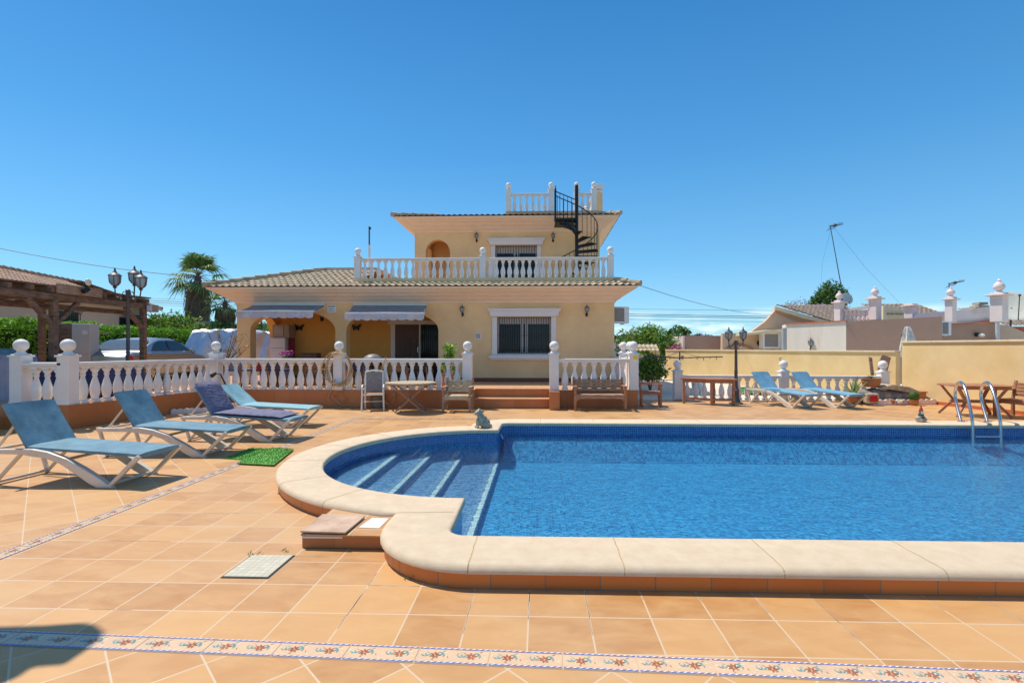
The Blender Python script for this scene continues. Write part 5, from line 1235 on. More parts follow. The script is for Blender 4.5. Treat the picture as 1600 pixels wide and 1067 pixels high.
tree('dark green bushy tree below the small palm', 335, 33, 2.5, (2.9, 1.4, .9), [M_leafm, M_leafd], 2800, .09, 22, 'shrub_tree')
tree('green tree seen through the side arch of the porch', 402, 34, 2.6, (1.6, 1.2, 1.4), [M_leafm, M_leafl, M_leafd], 1500, .09, 23, 'shrub_tree')
tree('bright green shrub rising above the hedge at far left', 38, 17.5, 2.3, (.6, .6, .5), [M_leafl, M_leafh], 1300, .06, 24, 'shrub_tree')
tree('hazy olive tree far behind the pergola post', 243, 60, 4.3, (2.6, 2, 1.2), [M_leafo, M_leafd], 900, .16, 25, 'olive_tree')
# round bush right of the porch
q = G(1022, 603); t = thing('round_bush', 'round green citrus bush right of the porch balustrade', 'bush', (q.x, 18.6, 0))
qx = WX(1016, 18.6); stems(t, (qx, 18.6, 0), (qx, 18.6, .9), (.5, .5, .5), 8, .025, 31)
foliage(t, 'foliage', (qx, 18.6, .82), (.62, .6, .62), 2200, .055, [M_leafm, M_leafl, M_leafd, M_leafo], 32, el=1.4)
qx = WX(975, 20.5); t = thing('yellow_green_bush', 'bright yellow-green bush behind the porch corner post', 'bush', (qx, 20.5, 0)); stems(t, (qx, 20.5, 0), (qx, 20.5, 1), (.5, .5, .5), 6, .02, 33)
foliage(t, 'foliage', (qx, 20.5, 1.15), (.75, .6, .42), 1300, .06, [M_leafl, M_leafm], 34)
qx = WX(1080, 30); t = thing('bougainvillea', 'magenta bougainvillea showing over the yellow wall', 'shrub', (qx, 30, 0)); stems(t, (qx, 30, 0), (qx, 30, 1.3), (.8, .5, .5), 6, .02, 35)
foliage(t, 'foliage', (qx-.6, 30, 1.55), (.9, .5, .35), 500, .06, [M_pinkf, M_pinkf, M_leafm, M_leafo], 36)
# hedge
def hedge(label, x0, x1, y0, y1, h, n_, seed):
    t = thing('hedge', label, 'hedge', ((x0+x1)/2, (y0+y1)/2, PZ), 'clipped green hedges behind the terrace'); r = random.Random(seed)
    MB().box(x0+.25, x1-.25, y0+.25, y1-.25, PZ, h-.28).build('stems', M_core, t)  # dark inner box, its colour standing in for shade between the leaves
    m = MB()
    for _ in range(n_):
        f = r.random(); y = r.uniform(y0, y1); 
        if f < .45: p = (r.uniform(x0, x1), y, h-abs(r.gauss(0, .09))+.05*math.sin(y*3)+.04*math.sin(y*7.7))
        elif f < .85: p = (x1-abs(r.gauss(0, .11)), y, r.uniform(PZ, h))
        elif f < .95: p = (r.uniform(x0, x1), y0+abs(r.gauss(0, .1)), r.uniform(PZ, h))
        else: p = (x0+abs(r.gauss(0, .1)), y, r.uniform(PZ, h))
        m.leaf(p, r.uniform(.03, .065), r, el=1.6, m=0)
    m.build('foliage', M_leafh, t, smooth='leaf'); return t
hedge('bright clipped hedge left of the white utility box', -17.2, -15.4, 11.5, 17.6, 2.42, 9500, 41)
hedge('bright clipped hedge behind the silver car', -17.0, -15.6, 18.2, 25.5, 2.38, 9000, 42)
# palms
def palm(label, px_, Y, zc, R_, trunk_r, seed, skirt_h, nf=34, zbase=0.0):
    q = W(px_, 543, Y); r = random.Random(seed); t = thing('fan_palm', label, 'palm', (q.x, Y, zbase), 'fan palms beyond the terrace'); c = Vector((q.x, Y, zc))
    m = MB(); m.tube([(q.x, Y, zbase), (q.x, Y, zc*.6), (q.x, Y, zc)], [trunk_r, trunk_r*.85, trunk_r*.7], 12); m.build('trunk', M_bark, t, smooth=True)
    if skirt_h:
        m = MB(); m.lathe(q.x, Y, [(trunk_r*1.5, 0), (trunk_r*2.5, .05*skirt_h), (trunk_r*2.75, skirt_h*.4), (trunk_r*2.3, skirt_h*.8), (trunk_r*1.2, skirt_h)], 16, z0=zc-.35-skirt_h*1.02)
        for _ in range(900):
            a = r.uniform(0, 6.28); z = zc-.35-skirt_h*r.uniform(-.02, 1.05); rr = trunk_r*(2.8-.8*abs((zc-.35-z)/skirt_h-.5))*r.uniform(.9, 1.08)
            x, y = q.x+rr*math.cos(a), Y+rr*math.sin(a); w_ = .05; m.add([(x-w_*math.sin(a), y+w_*math.cos(a), z), (x+w_*math.sin(a), y-w_*math.cos(a), z), (x+.1*math.cos(a), y+.1*math.sin(a), z-.42)], [(0, 1, 2)])
        m.build('dead_frond_skirt', M_skirtp, t)
    for i in range(nf):
        el = R(r.choice((80, 64, 50, 38, 24, 8, -8, -24))+r.uniform(-8, 8)); az = i*2.39996+r.uniform(-.2, .2)
        d = Vector((math.cos(az)*math.cos(el), math.sin(az)*math.cos(el), math.sin(el))); st = R_*r.uniform(.42, .55); tip = c+d*st+Vector((0, 0, -.06*R_))
        m = MB(); m.tube([c, c+d*st*.5+Vector((0, 0, .02)), tip], [.035, .02, .012], 4, m=1)
        side = d.cross(Vector((0, 0, 1)));
        if side.length < .1: side = Vector((1, 0, 0))
        side.normalize(); upv = side.cross(d).normalized(); nb = 20
        for k in range(nb):
            a = R(-100+200*k/(nb-1)); dd = (d*math.cos(a)+side*math.sin(a)).normalized(); ln = R_*(.62-.12*abs(a)/1.7)*r.uniform(.85, 1.1)
            p0 = tip; p1 = tip+dd*ln*.55+upv*.03*ln; p2 = tip+dd*ln+Vector((0, 0, -ln*r.uniform(.18, .5))); w_ = side.cross(dd); wv = upv.cross(dd).normalized()*R_*.022
            m.add([p0-wv*.5, p0+wv*.5, p1+wv, p1-wv], [(0, 1, 2, 3)], 0); m.add([p1-wv, p1+wv, p2], [(0, 1, 2)], 0)
        m.build('frond', [M_palm, M_bark], t, smooth='leaf')
palm('tall fan palm with a thick skirt of dead fronds left of the villa', 309, 35, 6.55, 2.15, .28, 51, 3.0, 26)
palm('small fan palm just left of the porch behind the cornice', 352, 34, 4.6, 1.5, .2, 52, .8, 18)

# ---------- neighbour house on the left ----------
t = thing('neighbour_house', 'beige neighbouring house with red-brown tiled roof beyond the hedge', 'house', (0, 0, 0))
# local frame: x runs along the facade from the near end to the far end, +y away from the garden
L_ = 13.5; M_beige = pm('beige_render', (.56, .46, .36), .9, .05, 1.2, .3)
zE, zT = 4.05, 5.45
m = MB(); m.box(0, L_, 0, .3, 0, zE); m.box(L_-.3, L_, .3, 7, 0, zE); m.box(0, .3, .3, 7, 0, zE); m.box(.3, L_-.3, 6.7, 7, 0, zE); m.build('wall', M_beige, t)
rs = 4.0; mo = (zT-zE)/3.8
tiled_slope((-1.0, -.7, zE-.1), (1, 0, 0), (0, 1, mo), L_+1.8, rs, 0, .25, pitch=.26, row=.42, amp=.05).build('roof', M_rooft2, t)
tiled_slope((L_+.8, -.7, zE-.1), (0, 1, 0), (-1, 0, mo*1.3), 8.2, 3.2, .9, .9, pitch=.26, row=.42, amp=.05).build('roof', M_rooft2, t)
m = MB(); ridge_tiles(m, (-1, -.7+3.8, zE-.1+3.8*mo+.05), (L_-.2, -.7+3.8, zE-.1+3.8*mo+.05), .12, .45); ridge_tiles(m, (L_+.8, -.7, zE-.05), (L_-.2, 3.1, zE-.1+3.8*mo), .12, .45); m.build('ridge', M_rooft2, t)
for x in (L_-2.6, L_-8.2):
    f = MB().box(x, x+2.0, -.03, -.002, 2.45, 3.3).build('window', M_glass, t); m = MB()
    for i in range(14): m.tube([(x-.05+i*.16, -.08, 2.4), (x-.05+i*.16, -.08, 3.25), (x-.05+i*.16, -.25, 3.42), (x-.05+i*.16, -.03, 3.5)], .018, 5)
    m.bar((x-.08, -.08, 2.6), (x+2.1, -.08, 2.6), .03, .03); m.bar((x-.08, -.08, 3.25), (x+2.1, -.08, 3.25), .03, .03); m.build('grille', M_iron, f)
e = W(224, 543, 30.5); s0 = W(-40, 543, 18.6); dd = Vector((e.x-s0.x, e.y-s0.y, 0)); place(t, (e.x-dd.normalized().x*L_, e.y-dd.normalized().y*L_, 0), math.atan2(dd.y, dd.x))
# far low walls beyond the car park
q0, q1 = W(305, 505, 34), W(343, 505, 34); tag(MB().box(q0.x, q1.x, 34, 34.3, 0, WZ(501, 34)).box(q1.x, q1.x+3.2, 34.4, 34.7, 0, WZ(505, 34)).build('boundary_wall', M_beige), 'beige boundary wall beyond the silver cover', 'wall')

# ---------- pergola ----------
t = thing('pergola', 'old dark timber pergola over the left terrace', 'pergola', (-12, 12, PZ)); PXX = -11.08
for y in (11.35, 14.0):
    for x in (PXX, -14.0):
        m = MB(); m.bar((x, y, PZ), (x, y, 2.72), .13, .13, up=(0, 1, 0)); pst = m.build('post', M_woodd, t, bevel=.01)
    for s in ((-1, 1) if y < 13 else (-1,)):
        m = MB(); m.bar((PXX, y+s*.62, 2.68), (PXX, y+s*.06, 2.15), .09, .09); m.build('brace', M_woodd, t)
m = MB(); m.bar((PXX, 8.2, 2.76), (PXX, 14.25, 2.76), .12, .15); m.build('beam', M_woodd, t, bevel=.012)
m = MB(); m.bar((-14.0, 8.2, 2.76), (-14.0, 14.25, 2.76), .12, .15); m.build('beam', M_woodd, t, bevel=.012)
m = MB(); m.bar((PXX-.5, 8.2, 2.58), (PXX-.5, 14.0, 2.58), .1, .12); m.build('beam', M_woodd, t, bevel=.012)
for i in range(13):
    y = 8.4+i*.47; m = MB(); dz = rnd.uniform(-.01, .02); m.bar((-14.3, y, 2.92+dz), (PXX+.12, y, 2.90+dz), .08, .11); m.build('rafter', M_woodd, t, bevel=.006)
m = MB()
for i in range(19): x = -14.2+i*.165; m.box(x, x+.15, 8.2, 14.3, 2.985+rnd.uniform(0, .012), 3.01+rnd.uniform(0.012, .03))
m.build('roof_board', M_woodd, t)
# floodlight board
yb = 11.0; qa = W(84, 455, yb); 
t = thing('floodlight', 'round floodlight with motion sensor on a board fixed to the pergola', 'floodlight', (PXX+.1, 11.2, 2.9))
m = MB(); m.box(PXX+.10, PXX+.14, 11.3, 12.5, 2.84, 3.06); m.build('board', M_wood, t); m = MB(); m.tube([(PXX+.16, 11.95, 2.95), (PXX+.34, 11.85, 2.99)], .06, 10); m.ball((PXX+.22, 11.95, 3.13), .07, 10, sy=.6); m.build('sensor', M_iron, t, smooth=True)
m = MB(); m.ball((PXX+.30, 11.92, 3.16), .085, 12, sx=.5); m.build('lamp_glass', M_cream, t, smooth=True)
# security camera at the end of the beam
t = thing('camera_box', 'small pale box on the outer end of the pergola beam', 'box', (PXX+.15, 14.5, 2.7)); MB().box(PXX+.10, PXX+.26, 14.0, 14.25, 2.60, 2.80).build('housing', M_applb, t, bevel=.01); MB().box(PXX+.11, PXX+.25, 13.985, 13.998, 2.62, 2.78).build('lens_plate', M_applw, t)
# white utility box and dark cupboard
q0, q1 = W(112, 550, 15.2), W(150, 550, 15.2); zt_ = WZ(506, 15.2, 130)
t = thing('utility_cabinet', 'white metal utility cabinet between the two hedges', 'cabinet', (q0.x+.4, 15.4, PZ)); q1 = W(140, 550, 15.2); MB().box(q0.x, q1.x, 15.2, 15.55, PZ, zt_).build('body', pm('grey_white_metal', (.50, .50, .50), .6, .06, 2, .1), t, bevel=.01); MB().box(q0.x+.35, q0.x+.50, 15.185, 15.198, zt_-.32, zt_-.2).build('label_plate', M_applw, t)
MB().box(q0.x+.02, q1.x-.02, 15.19, 15.199, PZ+.1, zt_-.9).build('door', pm('grey_metal_door', (.46, .46, .47), .6, .06, 2, .1), t)
q2 = W(96, 550, 15.6); tag(MB().box(q2.x, q0.x-.02, 15.5, 16.1, PZ, zt_+.03).build('wooden_cupboard', M_woodd, bevel=.01), 'dark wooden cupboard left of the white utility cabinet', 'cupboard')

# ---------- vehicles ----------
def loft(m, secs, mi=0, close=True):
    n = len(secs[0]); vs = [p for s_ in secs for p in s_]; fs = []
    for i in range(len(secs)-1):
        for j in range(n-1): fs.append((i*n+j, i*n+j+1, (i+1)*n+j+1, (i+1)*n+j))
    if close: fs += [tuple(range(n)), tuple(reversed([(len(secs)-1)*n+j for j in range(n)]))]
    m.add(vs, fs, mi)
t = thing('parked_car', 'silver grey saloon car parked behind the terrace balustrade', 'car', (0, 0, 0))
def belt(x):   # (half width, sill z, belt z) along the car, x from rear 0 to front 4.6
    w_ = .88 - .16*max(0, (.35-x)/.35)**2 - .22*max(0, (x-3.9)/.7)**2
    top = .98 if x < .3 else (.98+.02*(x-.3) if x < 1 else (.99 if x < 3.0 else .99-.20*((x-3.0)/1.6)**1.4))
    return w_, .22, top
secs = []
for i in range(24):
    x = 4.6*i/23; w_, z0_, z1_ = belt(x); z1_ -= .14*max(0, (.12-x)/.12)
    secs.append([(x, -w_*.93, z0_), (x, -w_, z0_+.25), (x, -w_*1.0, z0_+.5), (x, -w_*.95, z1_-.06), (x, -w_*.86, z1_), (x, 0, z1_+.03), (x, w_*.86, z1_), (x, w_*.95, z1_-.06), (x, w_, z0_+.5), (x, w_, z0_+.25), (x, w_*.93, z0_)])
m = MB(); loft(m, secs); m.build('body', M_car, t, smooth=True)
def roofz(x):  # greenhouse profile
    pts = [(.55, .98), (1.0, 1.24), (1.45, 1.40), (2.0, 1.455), (2.6, 1.44), (3.0, 1.33), (3.6, .98)]
    for (a, b), (c_, d_) in zip(pts, pts[1:]):
        if a <= x <= c_: return b+(d_-b)*(x-a)/(c_-a)
    return .98
secs = []
for i in range(21):
    x = .55+3.05*i/20; zt__ = roofz(x); f = (zt__-.96)/.5
    wt = .80-.20*f; secs.append([(x, -.80, .95), (x, -wt-.01, zt__-.07*f), (x, -wt*.82, zt__), (x, 0, zt__+.03*f), (x, wt*.82, zt__), (x, wt+.01, zt__-.07*f), (x, .80, .95)])
m = MB(); loft(m, secs); m.build('roof', M_car, t, smooth=True)
for s in (-1, 1):
    for name, pts in (('side_window', [(1.05, 1.02), (1.95, 1.02), (1.95, 1.36), (1.62, 1.355), (1.32, 1.25)]), ('side_window', [(2.03, 1.02), (3.22, 1.02), (2.86, 1.29), (2.60, 1.37), (2.03, 1.375)])):
        m = MB(); vs = [(x, s*(.80-.20*(z-.96)/.5+.014), z) for x, z in pts]+[(x, s*(.80-.20*(z-.96)/.5-.01), z) for x, z in pts]; k = len(pts)
        m.add(vs, [tuple(range(k)), tuple(reversed(range(k, 2*k)))]+[(i, (i+1) % k, (i+1) % k+k, i+k) for i in range(k)]); m.build(name, M_glass, t)
M_sky = pm('rear_glass', (.10, .13, .16), .08, .1, 3, 0, spec=.9)
m = MB(); ln = [(.66, 1.06), (1.0, 1.255), (1.32, 1.37)]
for (xa_, za), (xb_, zb) in zip(ln, ln[1:]): m.add([(xa_-.015, -.66, za+.0), (xa_-.015, .66, za), (xb_-.015, .56, zb+.02), (xb_-.015, -.56, zb+.02)], [(0, 1, 2, 3)])
m.build('rear_window', M_sky, t)
m = MB(); m.add([(3.52, -.70, 1.03), (3.52, .70, 1.03), (2.98, .58, 1.355), (2.98, -.58, 1.355)], [(0, 1, 2, 3)]); m.build('windscreen', M_sky, t)
for s in (-1, 1):
    m = MB(); m.ball((.10, s*.66, .80), .12, 10, sx=.7, sy=1.5, sz=.9); m.build('tail_light', M_redl, t, smooth=True)
    m = MB(); m.ball((3.05, s*.93, 1.03), .09, 8, sx=.8, sz=.7); m.build('wing_mirror', M_car, t, smooth=True)
    m = MB(); m.ball((4.36, s*.58, .70), .13, 10, sy=1.3, sz=.6); m.build('headlight', M_lglass, t, smooth=True)
    for x in (.85, 3.65):
        m = MB(); pts = [(x+.25*math.cos(a*math.pi/12), s*.82, .31+.25*math.sin(a*math.pi/12)) for a in range(24)]; m.tube(pts, .065, 8, close=True); wh = m.build('wheel', M_rubber, t, smooth=True)
        m = MB()
        for k in range(7): a = k*2*math.pi/7; m.bar((x, s*.87, .31), (x+.19*math.cos(a), s*.87, .31+.19*math.sin(a)), .03, .04)
        m.tube([(x+.19*math.cos(a*math.pi/8), s*.86, .31+.19*math.sin(a*math.pi/8)) for a in range(16)], .02, 6, close=True); m.build('rim', M_steel, wh)
m = MB(); m.box(.02, .045, -.26, .26, .66, .78); m.build('number_plate', M_applw, t)
q = W(157, 543, 15.3); place(t, (q.x, q.y, PZ), R(98)); t.scale = (1.06, 1.06, 1.0)
# covered van
def cover(label, c, Lx, Ly, hh, yaw, seed):
    r = random.Random(seed); m = MB(); nu, nv = 48, 34; vs = []
    for i in range(nu+1):
        for j in range(nv+1):
            u = i/nu*2-1; v = j/nv*2-1
            f = max(abs(u)*1.0, abs(v)); e = min(1.0, max(0, (1-abs(u))/.16)); g_ = min(1.0, max(0, (1-abs(v))/.20))
            fx = 1-max(0, (u-.0))*.12-(max(0, -u)*.05); z = hh*(e**.5)*(g_**.5)*fx
            x = Lx/2*u*(1-.10*(z/hh)); y = Ly/2*v*(1-.14*(z/hh))
            wr = .045*math.sin(u*16+4*math.sin(v*4))+.035*math.sin(v*21+u*11+2*math.sin(u*5))+r.uniform(-.015, .015)
            vs.append((x+wr, y+wr, max(.0, z+wr*.8*(z > .05))))
    for i in range(nu):
        for j in range(nv): a = i*(nv+1)+j; m.f.append([a, a+1, a+nv+2, a+nv+1]); m.m.append(0)
    m.v = vs; o = m.build('covered_vehicle', M_tarp, smooth='leaf')
    for p in o.data.polygons: p.use_smooth = True
    tag(o, label, 'covered car', 'vehicles under silver covers'); return place(o, c, yaw)
q = W(322, 543, 20.8); cover('tall vehicle under a wrinkled silver cover behind the silver car', (q.x+1.0, 21.6, PZ), 4.4, 2.1, 1.88, R(28), 3)
q = W(398, 543, 22.5); cover('lower vehicle under a silver cover seen through the side arch', (q.x+1.0, 23.5, PZ), 4.0, 1.9, 1.35, R(60), 4)
# blue car half hidden at left: low dark blue bonnet
# cloth-covered furniture at the far left
def draped(label, c, sx, sy, h, mat, seed, yaw=0):
    r = random.Random(seed); m = MB(); nu, nv = 18, 16; vs = []
    for i in range(nu+1):
        for j in range(nv+1):
            u = i/nu*2-1; v = j/nv*2-1; e = min(1, (1-abs(u))/.22); g_ = min(1, (1-abs(v))/.22); z = h*min(1, (e**.4)*(g_**.4)); w_ = .02*math.sin(u*14+v*3)+.02*math.sin(v*17)
            vs.append((sx/2*u+w_, sy/2*v+w_, z+w_*.4*(z > .05)))
    for i in range(nu):
        for j in range(nv): a = i*(nv+1)+j; m.f.append([a, a+1, a+nv+2, a+nv+1]); m.m.append(0)
    m.v = vs; o = m.build('draped_cloth', mat, smooth='leaf')
    for p in o.data.polygons: p.use_smooth = True
    tag(o, label, 'covered furniture', 'cloth-covered furniture on the left terrace'); return place(o, c, yaw)
q = W(8, 543, 11.0); draped('aqua cloth draped over furniture at the far left edge of the terrace', (q.x-.45, 11.0, PZ+.55), 1.2, .9, .55, M_slingl, 5)
q = W(12, 543, 10.6); draped('lilac grey cloth hanging beside the aqua cloth behind the left post', (q.x+.05, 10.7, PZ), .55, .6, .98, pm('lilac_cloth', (.38, .36, .46), .85, .08, 5, .1), 6)
q = W(70, 543, 11.2); draped('navy cloth covered seat behind the short balustrade', (q.x+.05, 11.2, PZ), .9, .8, .80, M_navy, 7)
q = W(150, 543, 11.4); draped('navy cloth covered seat behind the first balusters of the side balustrade', (q.x, 11.6, PZ), 1.5, .8, .78, M_navy, 8)
q = W(85, 543, 17.5); draped('long slate cover behind the short balustrade near the hedge', (q.x, 15.0, PZ), 2.6, 1.2, .86, pm('slate_cover', (.16, .22, .30), .6, .1, 3, .2), 9)
# young tree with a single orange in front of the porch pillar
q = W(338, 543, 14.3); t = thing('young_orange_tree', 'thin bare young tree with one orange behind the balustrade corner', 'tree', (q.x+.2, 14.3, PZ)); r = random.Random(5)
m = MB(); b = Vector((q.x+.2, 14.3, PZ)); twigs = []
f0 = Vector((q.x+.22, 14.3, PZ+.55)); m.tube([b, f0], [.03, .024], 7)
for k in range(9):
    e = f0+Vector((r.uniform(-.75, .75), r.uniform(-.3, .3), r.uniform(.5, 1.25))); mid = f0*.5+e*.5+Vector((0, 0, -.05)); m.tube([f0, mid, e], [.016, .010, .004], 5)
    for _ in range(9):
        s_ = mid+(e-mid)*r.uniform(-.3, 1); e2 = s_+Vector((r.uniform(-.25, .25), r.uniform(-.15, .15), r.uniform(.0, .3))); m.tube([s_, e2], [.005, .002], 4); twigs.append((s_, e2))
m.build('trunk', M_bark, t); m = MB()
for s_, e2 in twigs:
    for _ in range(4): p = s_+(e2-s_)*r.random(); m.leaf(p, r.uniform(.012, .028), r, el=1.5)
m.build('leaves', pm('dry_yellow_leaf', (.40, .30, .06), .7, .3, 20, 0), t, smooth='leaf'); qq = W(386, 542, 14.3)
m = MB(); m.ball((qq.x, 14.3, qq.z), .045, 10); m.build('orange', M_orange, t, smooth=True); MB().tube([(qq.x, 14.3, qq.z), tuple(f0+Vector((.5, 0, .6))), tuple(f0)], [.003, .006, .01], 4).build('twig', M_bark, t)
# scalloped bed edging beside the third and fourth loungers
def edging(label, a, b, hgt=.10, pitch=.12):
    a = Vector(a); b = Vector(b); d = b-a; Ld = d.length; u = d.normalized(); t_ = MB(); k = int(Ld/pitch); p = Vector((-u.y, u.x, 0))*.03
    poly = [(0, 0), (Ld, 0)]
    for i in range(k, 0, -1):
        for s_ in range(5): x = Ld*(i-s_/5)/k; poly.append((x, hgt+.028*abs(math.sin(math.pi*s_/5))))
    poly.append((0, hgt)); n_ = len(poly)
    vs = [tuple(a+u*x+p+Vector((0, 0, z))) for x, z in poly]+[tuple(a+u*x-p+Vector((0, 0, z))) for x, z in poly]
    t_.add(vs, [tuple(range(n_)), tuple(reversed(range(n_, 2*n_)))]+[(i, i+n_, (i+1) % n_+n_, (i+1) % n_) for i in range(n_)])
    return tag(t_.build('bed_edging', M_pinkw), label, 'edging', 'scalloped bed edgings')
edging('scalloped pinkish edging along the plinth behind the second lounger', G(267, 647), G(342, 643)); edging('scalloped edging piece by the plinth behind the fourth lounger', G(409, 637), G(436, 633))
edging('scalloped cream edging in front of the rockery by the tall yellow wall', G(1363, 633), G(1462, 632), .13, .16)
# black spout / garden spotlight behind cushion lounger
q = G(352, 640); t = thing('garden_spotlight', 'black garden spotlight on a bent stake behind the cushioned lounger', 'spotlight', (q.x, 12.3, 0)); x = WX(352, 12.3)
MB().tube([(x+.15, 12.3, 0), (x+.1, 12.3, .5), (x-.12, 12.3, .95), (x-.25, 12.3, .98)], .018, 7).build('stake', M_iron, t); m = MB(); m.tube([(x-.22, 12.3, .98), (x-.34, 12.28, .90)], [.03, .055], 10); m.build('lamp_head', M_iron, t)

# ---------- rockery by the balustrade ----------
def rock(c, r_, seed, mat, sz=.7):
    rr = random.Random(seed); m = MB(); m.ball(c, r_, 12, sz=sz, sx=rr.uniform(.9, 1.4), sy=rr.uniform(.8, 1.1)); ph = [rr.uniform(0, 6) for _ in range(6)]
    m.v = [(x+r_*.16*math.sin(5/r_*.3*y+ph[0])*math.cos(4/r_*.3*z+ph[1]), y+r_*.12*math.sin(6/r_*.3*x+ph[2]), z+r_*.16*math.sin(5/r_*.3*x+ph[3])*math.cos(5/r_*.3*y+ph[4])) for x, y, z in m.v]
    return m.build('rock', mat)
ROCKS = [('dark rock under the terracotta bowl left end of the rockery', 1348, 622, .24, M_rock), ('grey rock behind the red glass lantern in the rockery', 1362, 620, .26, M_rock), ('pale grey spiky rock in the middle of the rockery', 1377, 621, .24, M_stone), ('dark rock under the flat slab in the rockery', 1395, 622, .28, M_rock),
         ('brown rock at the right end below the flat slab', 1410, 623, .24, M_rock), ('small white stone behind the rockery edging', 1385, 628, .10, M_plate), ('small pinkish stone beside the white stone in the rockery', 1392, 629, .11, M_terrapot), ('small grey stone nearest the cactus pot in the rockery', 1404, 628, .11, M_stone)]
for i, (lb, px_, py_, r_, mt) in enumerate(ROCKS): Yr = 15.0 if r_ > .2 else 14.62; o = rock((0, 0, 0), r_*1.15, 60+i, mt); tag(o, lb, 'rock', 'rocks of the small rockery'); o.location = (WX(px_, Yr), Yr, r_*.75)
p = G(1398, 627); m = MB(); m.prism([(-.55, .02), (-.2, .12), (.3, .05), (.62, -.10), (.5, -.16), (0, -.06)], -.25, .25); o = m.build('stone_slab', M_stone, bevel=.02); tag(o, 'flat grey stone slab lying on top of the rockery', 'slab'); o.location = (WX(1396, 15.0), 15.0, .44)
def bowl(label, px_, pyb, Y, r, h, z, name='terracotta_bowl', bulge=True):
    x = WX(px_, Y); t = thing(name, label, 'pot', (x, Y, z)); m = MB(); m.lathe(x, Y, [(r*.6, 0), (r*.9, h*.3), (r, h*.6), (r*.97, h*.85), (r*1.06, h*.88), (r*1.06, h), (r*.95, h), (r*.9, h*.85), (.01, h*.8)], 22, z0=z); m.build('pot', M_terrapot, t, smooth=True); return t, x, Y, z+h*.85
t, x, y, z = bowl('wide terracotta bowl raised on the rockery in front of the balustrade', 1361, 605, 15.0, .24, .25, WZ(603, 15.0)); foliage(t, 'plant', (x, y, z+.03), (.2, .18, .06), 60, .03, [M_leafo], 71)
t, x, y, z = bowl('small terracotta pot holding the agave', 1333, 614, 14.9, .18, .22, .0); t['category'] = 'plant'
def agave(parent, c, n_, ln, seed, mat, wv=.03):
    r = random.Random(seed); c = Vector(c)
    for i in range(n_):
        az = i*2.4+r.uniform(-.2, .2); el = R(r.uniform(12, 80)); L2 = ln*r.uniform(.75, 1.1); d = Vector((math.cos(az)*math.cos(el), math.sin(az)*math.cos(el), math.sin(el))); s_ = Vector((-math.sin(az), math.cos(az), 0)); m = MB(); pr = []
        for k in range(6): a = k/5; pr.append((c+d*L2*a+Vector((0, 0, -.22*L2*a*a*math.cos(el))), wv*(1-a)**.6*(1+.6*math.sin(a*3))+.001))
        up = d.cross(s_).normalized()
        for (p0, w0), (p1, w1) in zip(pr, pr[1:]): m.add([p0-s_*w0+up*w0*.4, p0, p1, p1-s_*w1+up*w1*.4], [(0, 1, 2, 3)]); m.add([p0, p0+s_*w0+up*w0*.4, p1+s_*w1+up*w1*.4, p1], [(0, 1, 2, 3)])
        m.build('leaf', mat, parent, smooth='leaf')
agave(t, (x, y, .22), 26, .62, 72, M_agave)
t, x, y, z = bowl('small pot with a round green cactus by the tall yellow wall', 1428, 625, 14.5, .11, .16, .0, 'cactus_pot'); m = MB(); m.ball((x, y, z+.12), .13, 16, sz=1.05); m.build('cactus', M_leafd, t, smooth=True)
p = W(1363, 615, 14.4); t = thing('red_lantern', 'small box lantern with red glass in the rockery', 'lantern', (p.x, 14.4, 0)); m = MB(); m.box(p.x-.17, p.x+.17, 14.35, 14.55, .06, .34); m.build('housing', M_stone, t, bevel=.04); MB().box(p.x-.10, p.x+.10, 14.33, 14.348, .12, .28).build('red_glass', pm('red_glass', (.50, .01, .02), .2, .1, 10, 0), t)
p0, p1 = W(1416, 612, 15.0), W(1454, 612, 15.0); t = thing('terracotta_planter', 'terracotta tiled planter box against the tall yellow wall', 'planter', (p0.x+.4, 15.1, 0)); MB().box(p0.x, p1.x-.15, 14.95, 15.3, 0, WZ(611.5, 15.0)).build('box', M_plinth, t, bevel=.01); MB().box(p0.x-.02, p1.x-.13, 14.93, 15.32, WZ(611.5, 15)+.001, WZ(611.5, 15)+.03).build('rim', M_terrapot, t)
# leaning boards and canes
p = W(1372, 585, 16.2); m = MB(); m.bar((WX(1368, 16.0), 16.0, .1), (WX(1386, 16.1), 16.15, WZ(556, 16.1)), .30, .04, up=(0, 1, .1)); tag(m.build('leaning_board', M_wood), 'weathered board leaning behind the right end of the low balustrade', 'board')
for i, (a, b, lb) in enumerate(((1365, 1358, 'thin cane leaning leftmost behind the low balustrade'), (1368, 1361, 'thick cane leaning second of the two behind the low balustrade'))):
    tag(MB().tube([(WX(a, 16.1), 16.1, .1), (WX(b, 16.1), 16.1, WZ(557+i, 16.1))], .02+.012*i, 6).build('cane', M_wood), lb, 'cane', 'canes leaning behind the balustrade')
# small curled iron bird figure on middle post ball
x = WX(1220, 15.7); zb_ = WZ(567, 15.7); tag(MB().tube([(x, 15.7, zb_-.02), (x+.02, 15.7, zb_+.06), (x-.05, 15.7, zb_+.13), (x-.02, 15.7, zb_+.17), (x+.03, 15.7, zb_+.14)], .012, 6).build('hook_ornament', M_woodd), 'small curled hook ornament standing on the middle post of the low balustrade', 'ornament')
# white bucket-like pot and debris behind gap in balusters
m = MB()
q = W(1090, 600, 19); tag(MB().lathe(q.x, 19.0, [(.18, 0), (.22, .3), (.23, .32), (.20, .32), (.01, .30)], 16).build('bucket', M_applw, smooth=True), 'white bucket on the gravel behind the low balustrade', 'bucket')

# ---------- neighbouring buildings on the right ----------
def prismW(m, pts, Y, dep): m.prism([(W(a, b, Y).x, W(a, b, Y).z) for a, b in pts], Y, Y+dep)
